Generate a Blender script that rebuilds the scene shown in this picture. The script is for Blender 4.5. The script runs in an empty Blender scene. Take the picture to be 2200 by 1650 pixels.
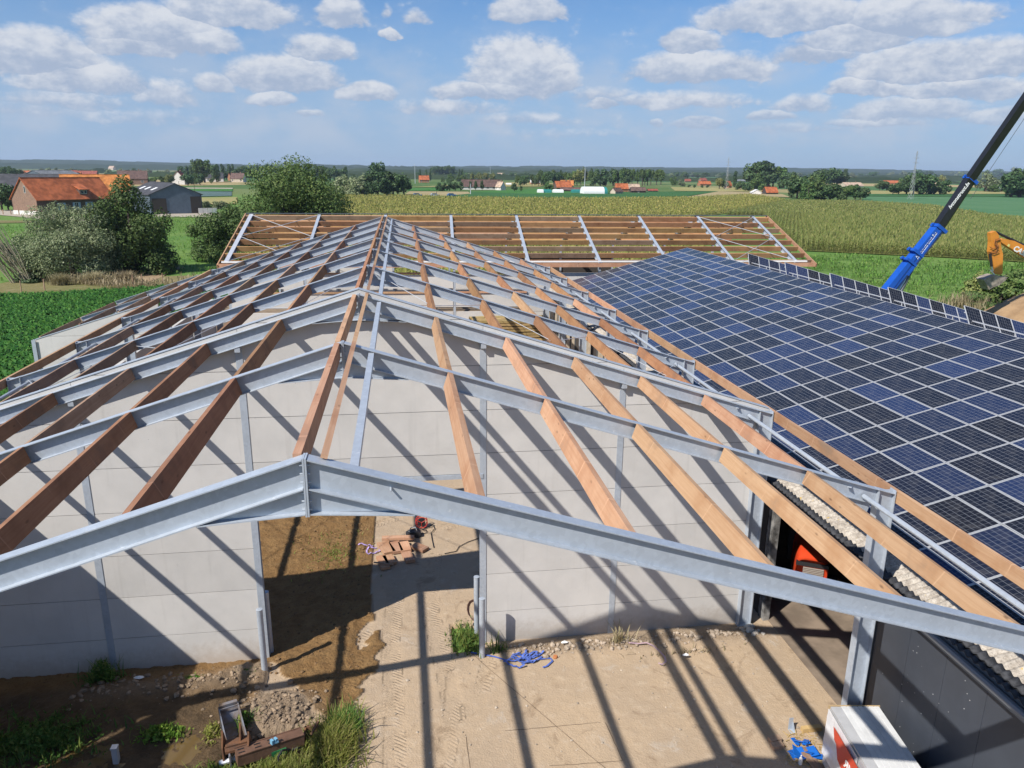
import bpy, bmesh, math, random
import numpy as np
from mathutils import Vector, Matrix, Euler

random.seed(7)
S = bpy.context.scene
COL = S.collection
R = math.radians
PI = math.pi

# ------------------------------------------------------------------ camera
CAM = np.array([0.996, -7.105, 12.05])
YAW, PIT, ROL, FPX = 0.1454, 0.2753, 0.0104, 1621.0     # pixels of a 2200 wide picture
cF = np.array([math.sin(YAW)*math.cos(PIT), math.cos(YAW)*math.cos(PIT), -math.sin(PIT)])
cR = np.array([math.cos(YAW), -math.sin(YAW), 0.0])
cU = np.cross(cR, cF)
cR, cU = (math.cos(ROL)*cR + math.sin(ROL)*cU, -math.sin(ROL)*cR + math.cos(ROL)*cU)

def ray(px, py):
    d = cF + cR*(px-1100)/FPX - cU*(py-825)/FPX
    return d
def at(px, py, X=None, Y=None, Z=None):
    """point of the place seen at a pixel of the photograph, on a plane of known X, Y or Z"""
    d = ray(px, py)
    if X is not None: t = (X-CAM[0])/d[0]
    elif Y is not None: t = (Y-CAM[1])/d[1]
    else: t = ((Z or 0.0)-CAM[2])/d[2]
    return CAM + d*t
def g(px, py, z=0.0):
    p = at(px, py, Z=z); return (float(p[0]), float(p[1]))
def pxof(P):
    d = np.array(P)-CAM; z = d@cF
    return 1100+FPX*(d@cR)/z, 825-FPX*(d@cU)/z, z

cam = bpy.data.objects.new('camera', bpy.data.cameras.new('camera'))
COL.objects.link(cam)
cam.data.sensor_fit = 'HORIZONTAL'; cam.data.sensor_width = 36.0
cam.data.lens = 36.0*FPX/2200.0
cam.data.clip_start = 0.1; cam.data.clip_end = 20000
M = Matrix(((cR[0], cU[0], -cF[0], CAM[0]), (cR[1], cU[1], -cF[1], CAM[1]), (cR[2], cU[2], -cF[2], CAM[2]), (0, 0, 0, 1)))
cam.matrix_world = M
S.camera = cam

# ------------------------------------------------------------------ sun and sky
LDIR = Vector((6.99, 5.0, -8.54)).normalized()          # the way the sunlight travels
SUN_EL = math.asin(-LDIR.z)
SUN_AZ = math.atan2(-LDIR.x, -LDIR.y)                   # compass angle of the sun, from +Y towards +X
sun = bpy.data.objects.new('sun', bpy.data.lights.new('sun', 'SUN')); COL.objects.link(sun)
sun.data.energy = 5.0; sun.data.angle = R(0.53); sun.data.color = (1.0, 0.955, 0.89)
sun.rotation_euler = LDIR.to_track_quat('-Z', 'Y').to_euler()

S.view_settings.view_transform = 'Standard'
try: S.view_settings.look = 'None'
except Exception: pass
S.view_settings.gamma = 1.0
S.view_settings.use_curve_mapping = False
S.view_settings.exposure = 0.37
S.cycles.max_bounces = 6
S.cycles.diffuse_bounces = 3
S.cycles.transparent_max_bounces = 6
S.cycles.volume_bounces = 0
S.cycles.sample_clamp_indirect = 4.0
S.cycles.caustics_reflective = False; S.cycles.caustics_refractive = False

class NT:
    """small helper for node trees"""
    def __init__(s, nt):
        s.nt = nt; nt.nodes.clear()
    def n(s, t, **kw):
        nd = s.nt.nodes.new(t)
        for k, v in kw.items():
            if k.startswith('i_'):
                key = k[2:]; key = int(key) if key.isdigit() else key.replace('_', ' ')
                sock = nd.inputs[key]
                if hasattr(v, 'is_output') or isinstance(v, bpy.types.NodeSocket): s.nt.links.new(v, sock)
                else: sock.default_value = v
            else: setattr(nd, k, v)
        return nd
    def m(s, op, a, b=0.0, c=0.0, clamp=False):
        nd = s.nt.nodes.new('ShaderNodeMath'); nd.operation = op; nd.use_clamp = clamp
        for i, v in enumerate((a, b, c)):
            if i >= len(nd.inputs): break
            if isinstance(v, bpy.types.NodeSocket): s.nt.links.new(v, nd.inputs[i])
            else: nd.inputs[i].default_value = v
        return nd.outputs[0]
    def mix(s, f, a, b, blend='MIX'):
        nd = s.nt.nodes.new('ShaderNodeMix'); nd.data_type = 'RGBA'; nd.blend_type = blend
        for sock, v in ((nd.inputs[0], f), (nd.inputs[6], a), (nd.inputs[7], b)):
            if isinstance(v, bpy.types.NodeSocket): s.nt.links.new(v, sock)
            else: sock.default_value = v if not isinstance(v, tuple) or len(v) == 4 else (*v, 1)
        return nd.outputs[2]
    def ss(s, x, lo, hi, a=0.0, b=1.0):
        nd = s.nt.nodes.new('ShaderNodeMapRange'); nd.interpolation_type = 'SMOOTHSTEP'
        s.nt.links.new(x, nd.inputs[0])
        for i, v in enumerate((lo, hi, a, b)): nd.inputs[i+1].default_value = v
        return nd.outputs[0]
    def noise(s, vec, scale, detail=3.0, rough=0.5, dist=0.0):
        nd = s.n('ShaderNodeTexNoise'); nd.inputs['Scale'].default_value = scale
        nd.inputs['Detail'].default_value = detail; nd.inputs['Roughness'].default_value = rough
        nd.inputs['Distortion'].default_value = dist
        if vec is not None: s.nt.links.new(vec, nd.inputs['Vector'])
        return nd.outputs[0]
    def l(s, a, b): s.nt.links.new(a, b)

CLOUDS = [ # px, py, half width, height above base, brightness, softness   (photo pixels, at infinity)
 (70,112,125,58,.95,1),(185,165,125,48,.8,1.2),(330,60,130,55,.97,1),(300,90,100,40,.9,1),(410,85,90,42,.95,1),(500,22,140,45,.9,1),
 (735,25,50,45,.9,1),(690,105,72,36,.85,1),(832,72,24,16,.95,.8),(895,35,28,24,.6,1.3),(828,22,14,22,.5,1.4),
 (610,160,118,52,.93,1),(580,212,48,20,1,.7),(465,180,40,28,.85,1),(350,200,75,40,.72,1.5),(790,197,66,26,1,.8),(670,243,30,10,.75,1),
 (1120,150,128,88,.95,1),(1090,180,100,45,.92,1),(1200,165,60,50,.9,1),(1135,18,85,40,.97,1),(1010,195,90,28,.88,1.1),(960,230,130,25,.65,1.6),
 (1300,222,38,18,.85,1),(1290,205,110,25,.55,1.6),(1485,88,70,34,.97,1),(1475,145,130,48,.93,1),(1560,145,120,40,.8,1.3),(1690,30,170,50,.97,1),
 (1440,215,180,26,.7,1.5),(1510,265,62,16,.97,.8),(1412,264,18,10,.8,.8),(1945,40,130,55,.97,1),(1830,80,120,42,.92,1),(1760,110,90,36,.8,1.2),(2080,25,70,26,.7,1.4),
 (2010,135,175,52,.95,1),(2120,120,110,44,.85,1.2),(1830,185,62,26,1,.7),(1900,190,70,22,.75,1.3),(2090,190,130,30,.8,1.3),
 (1950,235,120,32,.9,1),(1655,250,48,16,.97,.7),(1720,222,60,26,.7,1.4),(1880,262,110,14,.8,1.2),(2150,250,70,22,.8,1),
 (150,215,120,28,.6,1.7),(60,235,110,20,.5,1.7),(300,250,160,22,.5,1.8),(1130,255,120,20,.6,1.6),(1700,275,160,14,.5,1.6),(1230,285,200,14,.42,1.8),
]
def build_world():
    w = bpy.data.worlds.new('World'); S.world = w; w.use_nodes = True
    t = NT(w.node_tree)
    out = t.n('ShaderNodeOutputWorld'); bg = t.n('ShaderNodeBackground')
    t.l(bg.outputs[0], out.inputs[0])
    sky = t.n('ShaderNodeTexSky', sky_type='NISHITA')
    sky.sun_disc = False; sky.sun_elevation = SUN_EL; sky.sun_rotation = SUN_AZ
    sky.altitude = 20; sky.air_density = 1.0; sky.dust_density = 0.4; sky.ozone_density = 2.2
    tc = t.n('ShaderNodeTexCoord'); sep = t.n('ShaderNodeSeparateXYZ'); t.l(tc.outputs['Generated'], sep.inputs[0])
    x, y, z = sep.outputs
    az = t.m('ARCTAN2', x, y); el = t.m('ARCSINE', z)
    # billowy warp of the cloud outlines
    sc = t.n('ShaderNodeCombineXYZ'); t.l(az, sc.inputs[0]); t.l(t.m('MULTIPLY', el, 1.6), sc.inputs[1])
    v = sc.outputs[0]
    n1 = t.noise(v, 26.0, 5.0, 0.62); n2 = t.noise(v, 9.0, 3.0, 0.5); n3 = t.noise(v, 60.0, 4.0, 0.6)
    azw = t.m('ADD', az, t.m('MULTIPLY', t.m('SUBTRACT', n2, 0.5), 0.06))
    elw = t.m('ADD', el, t.m('MULTIPLY', t.m('SUBTRACT', n1, 0.5), 0.018))
    best = None; bri = None
    for (px, py, hw, hh, br, soft) in CLOUDS:
        d = ray(px, py); d = d/np.linalg.norm(d)
        a0 = math.atan2(d[0], d[1]); e0 = math.asin(d[2]) - 0.25*hh/FPX
        wa = 1.08*hw/FPX; we = 1.15*hh/FPX
        u = t.m('MULTIPLY', t.m('SUBTRACT', azw, a0), 1/wa)
        q = t.m('MULTIPLY', t.m('SUBTRACT', elw, e0), 1/we)
        q0 = q; q = t.m('MAXIMUM', q, t.m('MULTIPLY', q, -2.6))          # flatter base
        f = t.m('MULTIPLY', t.m('SUBTRACT', 1.0, t.m('ADD', t.m('MULTIPLY', u, u), t.m('MULTIPLY', q, q))), br/(0.55+0.45*soft))
        if best is None: best, bq = f, q0
        else:
            gt = t.m('GREATER_THAN', f, best); bq = t.m('ADD', bq, t.m('MULTIPLY', gt, t.m('SUBTRACT', q0, bq))); best = t.m('MAXIMUM', best, f)
    # the same kind of cloud elsewhere in the sky, on a layer seen in perspective
    zz = t.m('MAXIMUM', z, 0.03)
    pl = t.n('ShaderNodeCombineXYZ'); t.l(t.m('DIVIDE', x, zz), pl.inputs[0]); t.l(t.m('DIVIDE', y, zz), pl.inputs[1])
    ng = t.noise(pl.outputs[0], 0.55, 5.0, 0.55)
    away = t.m('MAXIMUM', t.ss(t.m('ABSOLUTE', t.m('SUBTRACT', az, YAW)), 0.62, 0.85), t.ss(el, 0.27, 0.40))
    gen = t.m('MULTIPLY', t.m('MULTIPLY', t.m('SUBTRACT', ng, 0.56), 5.0), away)
    gen = t.m('MULTIPLY', gen, t.ss(z, 0.02, 0.12))
    f = t.m('MAXIMUM', best, gen)
    det = t.m('ADD', t.m('MULTIPLY', t.m('SUBTRACT', n1, 0.5), 1.1), t.m('MULTIPLY', t.m('SUBTRACT', n3, 0.5), 0.7))
    f2 = t.m('ADD', f, t.m('MULTIPLY', det, 0.80))
    mask = t.m('MULTIPLY', t.ss(f2, 0.06, 0.50), 0.93)
    # self shade: thick middle lower parts greyer
    shade = t.ss(t.m('ADD', t.m('MULTIPLY', det, 1.5), t.m('MULTIPLY', bq, 0.75)), -0.35, 0.75)
    ccol = t.mix(shade, (5.6, 6.7, 8.8), (10.2, 10.6, 11.4))
    # milky band low over the horizon
    haz = t.m('MULTIPLY', t.ss(el, 0.02, 0.27, 1.0, 0.0), 0.80)
    skyc = t.mix(1.0, sky.outputs[0], (0.72, 1.18, 1.66), 'MULTIPLY')
    skyc = t.mix(haz, skyc, (5.2, 6.9, 9.9))
    veil = t.m('MULTIPLY', t.m('MULTIPLY', t.ss(el, 0.03, 0.24, 1.0, 0.0), t.ss(el, 0.0, 0.05)), t.ss(t.m('ADD', t.m('MULTIPLY', n2, 0.7), t.m('MULTIPLY', n1, 0.3)), 0.42, 0.62, 0.0, 0.60))
    skyc = t.mix(veil, skyc, (7.3, 8.2, 9.8))
    fin = t.mix(t.m('MULTIPLY', mask, t.ss(el, 0.005, 0.10, 0.25, 1.0)), skyc, ccol)
    t.l(fin, bg.inputs[0])
    bg.inputs[1].default_value = 0.055
build_world()

# ------------------------------------------------------------------ materials
def mat(name, col, rough=0.7, metal=0.0, var=0.0, scale=4.0, col2=None, bump=0.0, bscale=30.0, objrand=0.0, spec=0.4, stretch=None, coord='Object', detail=4.0, coat=0.0):
    m = bpy.data.materials.new(name); m.use_nodes = True
    t = NT(m.node_tree)
    out = t.n('ShaderNodeOutputMaterial'); b = t.n('ShaderNodeBsdfPrincipled'); t.l(b.outputs[0], out.inputs[0])
    b.inputs['Roughness'].default_value = rough; b.inputs['Metallic'].default_value = metal
    b.inputs['Specular IOR Level'].default_value = spec
    if coat: b.inputs['Coat Weight'].default_value = coat
    c = None
    tc = t.n('ShaderNodeTexCoord'); v = tc.outputs[coord]
    if objrand or stretch:
        oi = t.n('ShaderNodeObjectInfo')
        ad = t.n('ShaderNodeVectorMath', operation='ADD'); t.l(v, ad.inputs[0])
        off = t.m('MULTIPLY', oi.outputs['Random'], 37.0)
        cb = t.n('ShaderNodeCombineXYZ'); t.l(off, cb.inputs[0]); t.l(off, cb.inputs[1]); t.l(off, cb.inputs[2])
        t.l(cb.outputs[0], ad.inputs[1]); v = ad.outputs[0]
    if stretch:
        mp = t.n('ShaderNodeMapping'); mp.inputs['Scale'].default_value = stretch; t.l(v, mp.inputs[0]); v = mp.outputs[0]
    if var > 0 or col2:
        nz = t.noise(v, scale, detail, 0.6)
        a = t.ss(nz, 0.3, 0.7)
        c2 = col2 or tuple(min(1, k*(1-var)) for k in col)
        c1 = col if col2 else tuple(min(1, k*(1+var*0.6)) for k in col)
        c = t.mix(a, c1, c2)
    else:
        rgb = t.n('ShaderNodeRGB'); rgb.outputs[0].default_value = (*col, 1); c = rgb.outputs[0]
    if objrand:
        hv = t.n('ShaderNodeHueSaturation'); t.l(c, hv.inputs['Color'])
        oi = t.n('ShaderNodeObjectInfo')
        t.l(t.m('ADD', 1-objrand, t.m('MULTIPLY', oi.outputs['Random'], 2*objrand)), hv.inputs['Value'])
        t.l(t.m('ADD', 0.5-objrand*0.04, t.m('MULTIPLY', t.m('FRACT', t.m('MULTIPLY', oi.outputs['Random'], 13.7)), objrand*0.08)), hv.inputs['Hue'])
        c = hv.outputs[0]
    t.l(c, b.inputs['Base Color'])
    if bump:
        bp = t.n('ShaderNodeBump'); bp.inputs['Strength'].default_value = bump; bp.inputs['Distance'].default_value = 0.02
        t.l(t.noise(v, bscale, 4.0, 0.6), bp.inputs['Height']); t.l(bp.outputs[0], b.inputs['Normal'])
    return m

def steel_mat(name, base=(0.455, 0.50, 0.555), rough=0.42, metal=0.28):
    m = bpy.data.materials.new(name); m.use_nodes = True
    t = NT(m.node_tree)
    out = t.n('ShaderNodeOutputMaterial'); b = t.n('ShaderNodeBsdfPrincipled'); t.l(b.outputs[0], out.inputs[0])
    tc = t.n('ShaderNodeTexCoord'); v = tc.outputs['Object']
    vo = t.n('ShaderNodeTexVoronoi'); vo.inputs['Scale'].default_value = 17; t.l(v, vo.inputs['Vector'])
    sp = t.n('ShaderNodeSeparateColor'); t.l(vo.outputs['Color'], sp.inputs[0])
    n = t.noise(v, 2.2, 4.0, 0.6)
    n2 = t.noise(v, 9.0, 5.0, 0.7)
    f = t.m('ADD', t.m('MULTIPLY', sp.outputs[0], 0.30), t.m('MULTIPLY', n, 0.5))
    c = t.mix(f, tuple(k*0.82 for k in base), tuple(min(1, k*1.18) for k in base))
    c = t.mix(t.ss(n2, 0.60, 0.72, 0.0, 0.5), c, (0.72, 0.73, 0.74))
    c = t.mix(t.ss(t.noise(v, 1.3, 6.0, 0.75), 0.63, 0.80, 0.0, 0.35), c, (0.30, 0.30, 0.30))
    t.l(c, b.inputs['Base Color']); b.inputs['Metallic'].default_value = metal
    t.l(t.m('ADD', rough-0.06, t.m('MULTIPLY', n, 0.2)), b.inputs['Roughness'])
    return m

def wood_mat(name, c1, c2, c3):
    m = bpy.data.materials.new(name); m.use_nodes = True
    t = NT(m.node_tree)
    out = t.n('ShaderNodeOutputMaterial'); b = t.n('ShaderNodeBsdfPrincipled'); t.l(b.outputs[0], out.inputs[0])
    b.inputs['Roughness'].default_value = 0.72; b.inputs['Specular IOR Level'].default_value = 0.25
    tc = t.n('ShaderNodeTexCoord'); oi = t.n('ShaderNodeObjectInfo')
    off = t.m('MULTIPLY', oi.outputs['Random'], 91.0)
    cb = t.n('ShaderNodeCombineXYZ'); t.l(off, cb.inputs[0]); t.l(off, cb.inputs[1]); t.l(off, cb.inputs[2])
    ad = t.n('ShaderNodeVectorMath', operation='ADD'); t.l(tc.outputs['Object'], ad.inputs[0]); t.l(cb.outputs[0], ad.inputs[1])
    mp = t.n('ShaderNodeMapping'); mp.inputs['Scale'].default_value = (14, 0.55, 14); t.l(ad.outputs[0], mp.inputs[0])
    nz = t.noise(mp.outputs[0], 1.6, 5.0, 0.65, 0.6)
    big = t.noise(ad.outputs[0], 1.4, 3.0, 0.6)
    c = t.mix(t.ss(nz, 0.32, 0.72), c1, c2)
    c = t.mix(t.ss(big, 0.42, 0.7, 0.0, 0.75), c, c3)
    c = t.mix(t.ss(t.noise(ad.outputs[0], 0.7, 5.0, 0.7), 0.55, 0.75, 0.0, 0.55), c, tuple(0.5*(c2[0]+c2[1])*k for k in (0.80, 0.66, 0.5)))
    # knots
    mk = t.n('ShaderNodeMapping'); mk.inputs['Scale'].default_value = (2.5, 1.0, 2.5); t.l(ad.outputs[0], mk.inputs[0])
    vo = t.n('ShaderNodeTexVoronoi'); vo.inputs['Scale'].default_value = 2.4; t.l(mk.outputs[0], vo.inputs['Vector'])
    c = t.mix(t.ss(vo.outputs['Distance'], 0.03, 0.16, 0.8, 0.0), c, tuple(k*0.40 for k in c2))
    # pale saw and strap marks across the board
    sp = t.n('ShaderNodeSeparateXYZ'); t.l(ad.outputs[0], sp.inputs[0])
    st = t.m('FRACT', t.m('ADD', t.m('MULTIPLY', sp.outputs[1], 0.83), t.m('MULTIPLY', sp.outputs[2], 0.25)))
    line = t.m('MULTIPLY', t.ss(st, 0.0, 0.03, 1.0, 0.0), t.ss(big, 0.4, 0.6, 0.0, 0.45))
    c = t.mix(line, c, tuple(min(1, k*1.5+0.05) for k in c1))
    hv = t.n('ShaderNodeHueSaturation'); t.l(c, hv.inputs['Color'])
    t.l(t.m('ADD', 0.72, t.m('MULTIPLY', oi.outputs['Random'], 0.42)), hv.inputs['Value'])
    t.l(t.m('ADD', 0.492, t.m('MULTIPLY', t.m('FRACT', t.m('MULTIPLY', oi.outputs['Random'], 7.3)), 0.018)), hv.inputs['Hue'])
    t.l(hv.outputs[0], b.inputs['Base Color'])
    bp = t.n('ShaderNodeBump'); bp.inputs['Strength'].default_value = 0.25; bp.inputs['Distance'].default_value = 0.01
    t.l(nz, bp.inputs['Height']); t.l(bp.outputs[0], b.inputs['Normal'])
    return m

def leaf_mat(name, c1, c2, c3, trans=0.25, rnd=0.25):
    m = bpy.data.materials.new(name); m.use_nodes = True
    t = NT(m.node_tree)
    out = t.n('ShaderNodeOutputMaterial')
    d = t.n('ShaderNodeBsdfPrincipled'); d.inputs['Roughness'].default_value = 0.6; d.inputs['Specular IOR Level'].default_value = 0.25
    tr = t.n('ShaderNodeBsdfTranslucent'); mx = t.n('ShaderNodeMixShader'); mx.inputs[0].default_value = trans
    geo = t.n('ShaderNodeNewGeometry'); oi = t.n('ShaderNodeObjectInfo')
    rp = geo.outputs['Random Per Island']
    c = t.mix(t.ss(rp, 0.1, 0.9), c1, c2)
    c = t.mix(t.ss(t.m('FRACT', t.m('MULTIPLY', rp, 17.3)), 0.55, 0.95, 0.0, 0.8), c, c3)
    hv = t.n('ShaderNodeHueSaturation'); t.l(c, hv.inputs['Color'])
    t.l(t.m('ADD', 1-rnd, t.m('MULTIPLY', oi.outputs['Random'], 2*rnd)), hv.inputs['Value'])
    t.l(t.m('ADD', 0.485, t.m('MULTIPLY', t.m('FRACT', t.m('MULTIPLY', oi.outputs['Random'], 11.1)), 0.03)), hv.inputs['Hue'])
    t.l(hv.outputs[0], d.inputs['Base Color']); t.l(hv.outputs[0], tr.inputs[0])
    t.l(d.outputs[0], mx.inputs[1]); t.l(tr.outputs[0], mx.inputs[2]); t.l(mx.outputs[0], out.inputs[0])
    return m

MT = {}
MT['steel'] = steel_mat('galvanised steel')
MT['steel_dark'] = mat('dark steel edge', (0.12, 0.13, 0.14), 0.5, 0.4)
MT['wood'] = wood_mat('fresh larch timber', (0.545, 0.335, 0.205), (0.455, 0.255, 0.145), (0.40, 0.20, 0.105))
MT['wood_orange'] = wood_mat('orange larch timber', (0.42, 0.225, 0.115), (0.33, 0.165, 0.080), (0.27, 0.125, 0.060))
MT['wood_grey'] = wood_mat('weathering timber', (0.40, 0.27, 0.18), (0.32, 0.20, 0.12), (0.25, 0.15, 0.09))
MT['wood_shade'] = wood_mat('shade-darkened larch timber', (0.34, 0.185, 0.10), (0.27, 0.135, 0.068), (0.20, 0.10, 0.052))  # larch with the shade of the left-slope faces put into its colour
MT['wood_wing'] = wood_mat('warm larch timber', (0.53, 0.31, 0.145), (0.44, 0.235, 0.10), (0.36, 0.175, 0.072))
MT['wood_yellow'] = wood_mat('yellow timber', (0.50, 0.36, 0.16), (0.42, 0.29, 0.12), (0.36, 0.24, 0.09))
MT['anthracite'] = mat('anthracite sheet', (0.047, 0.054, 0.068), 0.45, 0.0, 0.08, 2.0)
MT['alu'] = mat('aluminium', (0.72, 0.73, 0.75), 0.4, 0.5, 0.05, 3.0)
MT['white'] = mat('white lacquer', (0.78, 0.78, 0.76), 0.45, 0.0, 0.05, 3.0)
MT['black'] = mat('black rubber', (0.02, 0.02, 0.022), 0.6)
MT['dark'] = mat('dark interior timber', (0.05, 0.042, 0.036), 0.9)

def concrete_mat():
    m = bpy.data.materials.new('pale concrete'); m.use_nodes = True
    t = NT(m.node_tree)
    out = t.n('ShaderNodeOutputMaterial'); b = t.n('ShaderNodeBsdfPrincipled'); t.l(b.outputs[0], out.inputs[0])
    b.inputs['Roughness'].default_value = 0.85; b.inputs['Specular IOR Level'].default_value = 0.25
    tc = t.n('ShaderNodeTexCoord'); v = tc.outputs['Object']; oi = t.n('ShaderNodeObjectInfo')
    n = t.noise(v, 0.9, 6.0, 0.65); sm = t.noise(v, 42.0, 3.0, 0.6); md = t.noise(v, 5.0, 5.0, 0.7)
    c = t.mix(t.ss(n, 0.3, 0.7), (0.585, 0.56, 0.525), (0.52, 0.50, 0.47))
    c = t.mix(t.ss(md, 0.58, 0.75, 0.0, 0.25), c, (0.47, 0.44, 0.41))
    mp = t.n('ShaderNodeMapping'); mp.inputs['Scale'].default_value = (3.0, 1, 0.15); t.l(v, mp.inputs[0])
    st = t.noise(mp.outputs[0], 2.0, 4.0, 0.6)
    c = t.mix(t.ss(st, 0.56, 0.76, 0.0, 0.34), c, (0.42, 0.40, 0.37))
    sz = t.n('ShaderNodeSeparateXYZ'); t.l(v, sz.inputs[0])
    mud = t.m('MULTIPLY', t.ss(t.m('SUBTRACT', sz.outputs[2], t.m('MULTIPLY', md, 0.9)), -0.45, 0.35, 1.0, 0.0), 0.55)
    c = t.mix(mud, c, (0.33, 0.26, 0.19))
    c = t.mix(t.ss(t.noise(v, 0.45, 5.0, 0.7, 0.8), 0.55, 0.72, 0.0, 0.30), c, (0.44, 0.415, 0.38))
    vo = t.n('ShaderNodeTexVoronoi'); vo.inputs['Scale'].default_value = 3.2; t.l(v, vo.inputs['Vector'])
    c = t.mix(t.ss(vo.outputs['Distance'], 0.012, 0.035, 0.8, 0.0), c, (0.12, 0.11, 0.10))
    hv = t.n('ShaderNodeHueSaturation'); t.l(c, hv.inputs['Color']); t.l(t.m('ADD', 0.92, t.m('MULTIPLY', oi.outputs['Random'], 0.125)), hv.inputs['Value'])
    t.l(hv.outputs[0], b.inputs['Base Color'])
    bp = t.n('ShaderNodeBump'); bp.inputs['Strength'].default_value = 0.22; bp.inputs['Distance'].default_value = 0.012
    t.l(t.m('ADD', t.m('MULTIPLY', sm, t.ss(n, 0.4, 0.7)), t.m('MULTIPLY', md, 0.6)), bp.inputs['Height']); t.l(bp.outputs[0], b.inputs['Normal'])
    return m
MT['concrete'] = concrete_mat()

# ------------------------------------------------------------------ mesh helpers
class MB:
    def __init__(s): s.v = []; s.f = []; s.mi = []; s.uv = {}; s.smooth = False
    def add(s, vs, fs, mi=0):
        o = len(s.v); s.v += [tuple(map(float, p)) for p in vs]
        for f in fs: s.f.append([i+o for i in f]); s.mi.append(mi)
        return o
    def frame_box(s, c, ax, ay, az, hx, hy, hz, mi=0):
        c = Vector(c); ax = Vector(ax)*hx; ay = Vector(ay)*hy; az = Vector(az)*hz
        vs = [c+i*ax+j*ay+k*az for k in (-1, 1) for j in (-1, 1) for i in (-1, 1)]
        s.add(vs, [(0, 2, 3, 1), (4, 5, 7, 6), (0, 1, 5, 4), (2, 6, 7, 3), (0, 4, 6, 2), (1, 3, 7, 5)], mi)
    def box(s, x0, x1, y0, y1, z0, z1, mi=0):
        s.frame_box(((x0+x1)/2, (y0+y1)/2, (z0+z1)/2), (1, 0, 0), (0, 1, 0), (0, 0, 1), abs(x1-x0)/2, abs(y1-y0)/2, abs(z1-z0)/2, mi)
    def bar(s, p0, p1, w, h, up=(0, 0, 1), mi=0):
        """bar from p0 to p1, w across, h along up, centred"""
        p0 = Vector(p0); p1 = Vector(p1); d = (p1-p0); L = d.length; d.normalize(); up = Vector(up)
        x = d.cross(up); 
        if x.length < 1e-6: x = d.cross(Vector((1, 0, 0)))
        x.normalize(); u = x.cross(d).normalized()
        s.frame_box((p0+p1)/2, x, d, u, w/2, L/2, h/2, mi)
    def ibeam(s, p0, p1, up, depth, width, tf, tw, mi=0):
        """I section; p0,p1 run along the middle of its top face"""
        p0 = Vector(p0); p1 = Vector(p1); d = (p1-p0); L = d.length; d.normalize(); up = Vector(up); up = (up-up.dot(d)*d).normalized()
        x = d.cross(up); c = (p0+p1)/2
        s.frame_box(c-up*tf/2, x, d, up, width/2, L/2, tf/2, mi)
        s.frame_box(c-up*(depth-tf/2), x, d, up, width/2, L/2, tf/2, mi)
        s.frame_box(c-up*depth/2, x, d, up, tw/2, L/2, depth/2-tf, mi)
    def prism(s, poly, ax, ay, az, o, th, mi=0):
        """polygon (a,b) in plane o+a*ax+b*ay, thickness th along az"""
        o = Vector(o); ax = Vector(ax); ay = Vector(ay); az = Vector(az); n = len(poly)
        vs = [o+ax*a+ay*b for a, b in poly]+[o+ax*a+ay*b+az*th for a, b in poly]
        fs = [tuple(range(n))[::-1], tuple(range(n, 2*n))]+[(i, (i+1) % n, n+(i+1) % n, n+i) for i in range(n)]
        s.add(vs, fs, mi)
    def tube(s, pts, r, n=8, mi=0, caps=True):
        pts = [Vector(p) for p in pts]; rs = r if isinstance(r, (list, tuple)) else [r]*len(pts)
        rings = []
        prev = None
        for i, p in enumerate(pts):
            d = (pts[min(i+1, len(pts)-1)]-pts[max(i-1, 0)]).normalized()
            a = prev if prev is not None else (Vector((0, 0, 1)) if abs(d.z) < 0.9 else Vector((1, 0, 0)))
            u = (a-a.dot(d)*d)
            if u.length < 1e-5: u = d.orthogonal()
            u.normalize(); w = d.cross(u); prev = u
            rings.append([p+(u*math.cos(2*PI*k/n)+w*math.sin(2*PI*k/n))*rs[i] for k in range(n)])
        vs = [q for r_ in rings for q in r_]; fs = []
        for i in range(len(pts)-1):
            for k in range(n):
                a = i*n+k; b = i*n+(k+1) % n
                fs.append((a, b, b+n, a+n))
        if caps: fs.append(tuple(range(n))[::-1]); fs.append(tuple(range((len(pts)-1)*n, len(pts)*n)))
        s.add(vs, fs, mi)
    def lathe(s, prof, c=(0, 0, 0), n=16, mi=0):
        vs = []; fs = []
        for (r, z) in prof:
            for k in range(n): vs.append((c[0]+r*math.cos(2*PI*k/n), c[1]+r*math.sin(2*PI*k/n), c[2]+z))
        for i in range(len(prof)-1):
            for k in range(n):
                a = i*n+k; b = i*n+(k+1) % n; fs.append((a, b, b+n, a+n))
        fs.append(tuple(range(n))[::-1]); fs.append(tuple(range((len(prof)-1)*n, len(prof)*n)))
        s.add(vs, fs, mi)
    def mesh(s, name, mats, smooth=False):
        me = bpy.data.meshes.new(name); me.from_pydata(s.v, [], s.f)
        for m in (mats if isinstance(mats, (list, tuple)) else [mats]): me.materials.append(m)
        me.polygons.foreach_set('material_index', s.mi)
        if smooth: me.polygons.foreach_set('use_smooth', [True]*len(s.f))
        me.update(); return me

def np_mesh(name, V, Fq, mats, smooth=False):
    """mesh from numpy arrays; Fq (m,k) faces of one size"""
    me = bpy.data.meshes.new(name); V = np.asarray(V, np.float32); Fq = np.asarray(Fq, np.int32)
    k = Fq.shape[1]; m = len(Fq)
    me.vertices.add(len(V)); me.vertices.foreach_set('co', V.ravel())
    me.loops.add(m*k); me.loops.foreach_set('vertex_index', Fq.ravel())
    me.polygons.add(m); me.polygons.foreach_set('loop_start', np.arange(0, m*k, k, dtype=np.int32))
    try: me.polygons.foreach_set('loop_total', np.full(m, k, np.int32))
    except Exception: pass
    for mm in (mats if isinstance(mats, (list, tuple)) else [mats]): me.materials.append(mm)
    if smooth: me.polygons.foreach_set('use_smooth', np.ones(m, bool))
    me.update(calc_edges=True); me.validate(); return me

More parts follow.
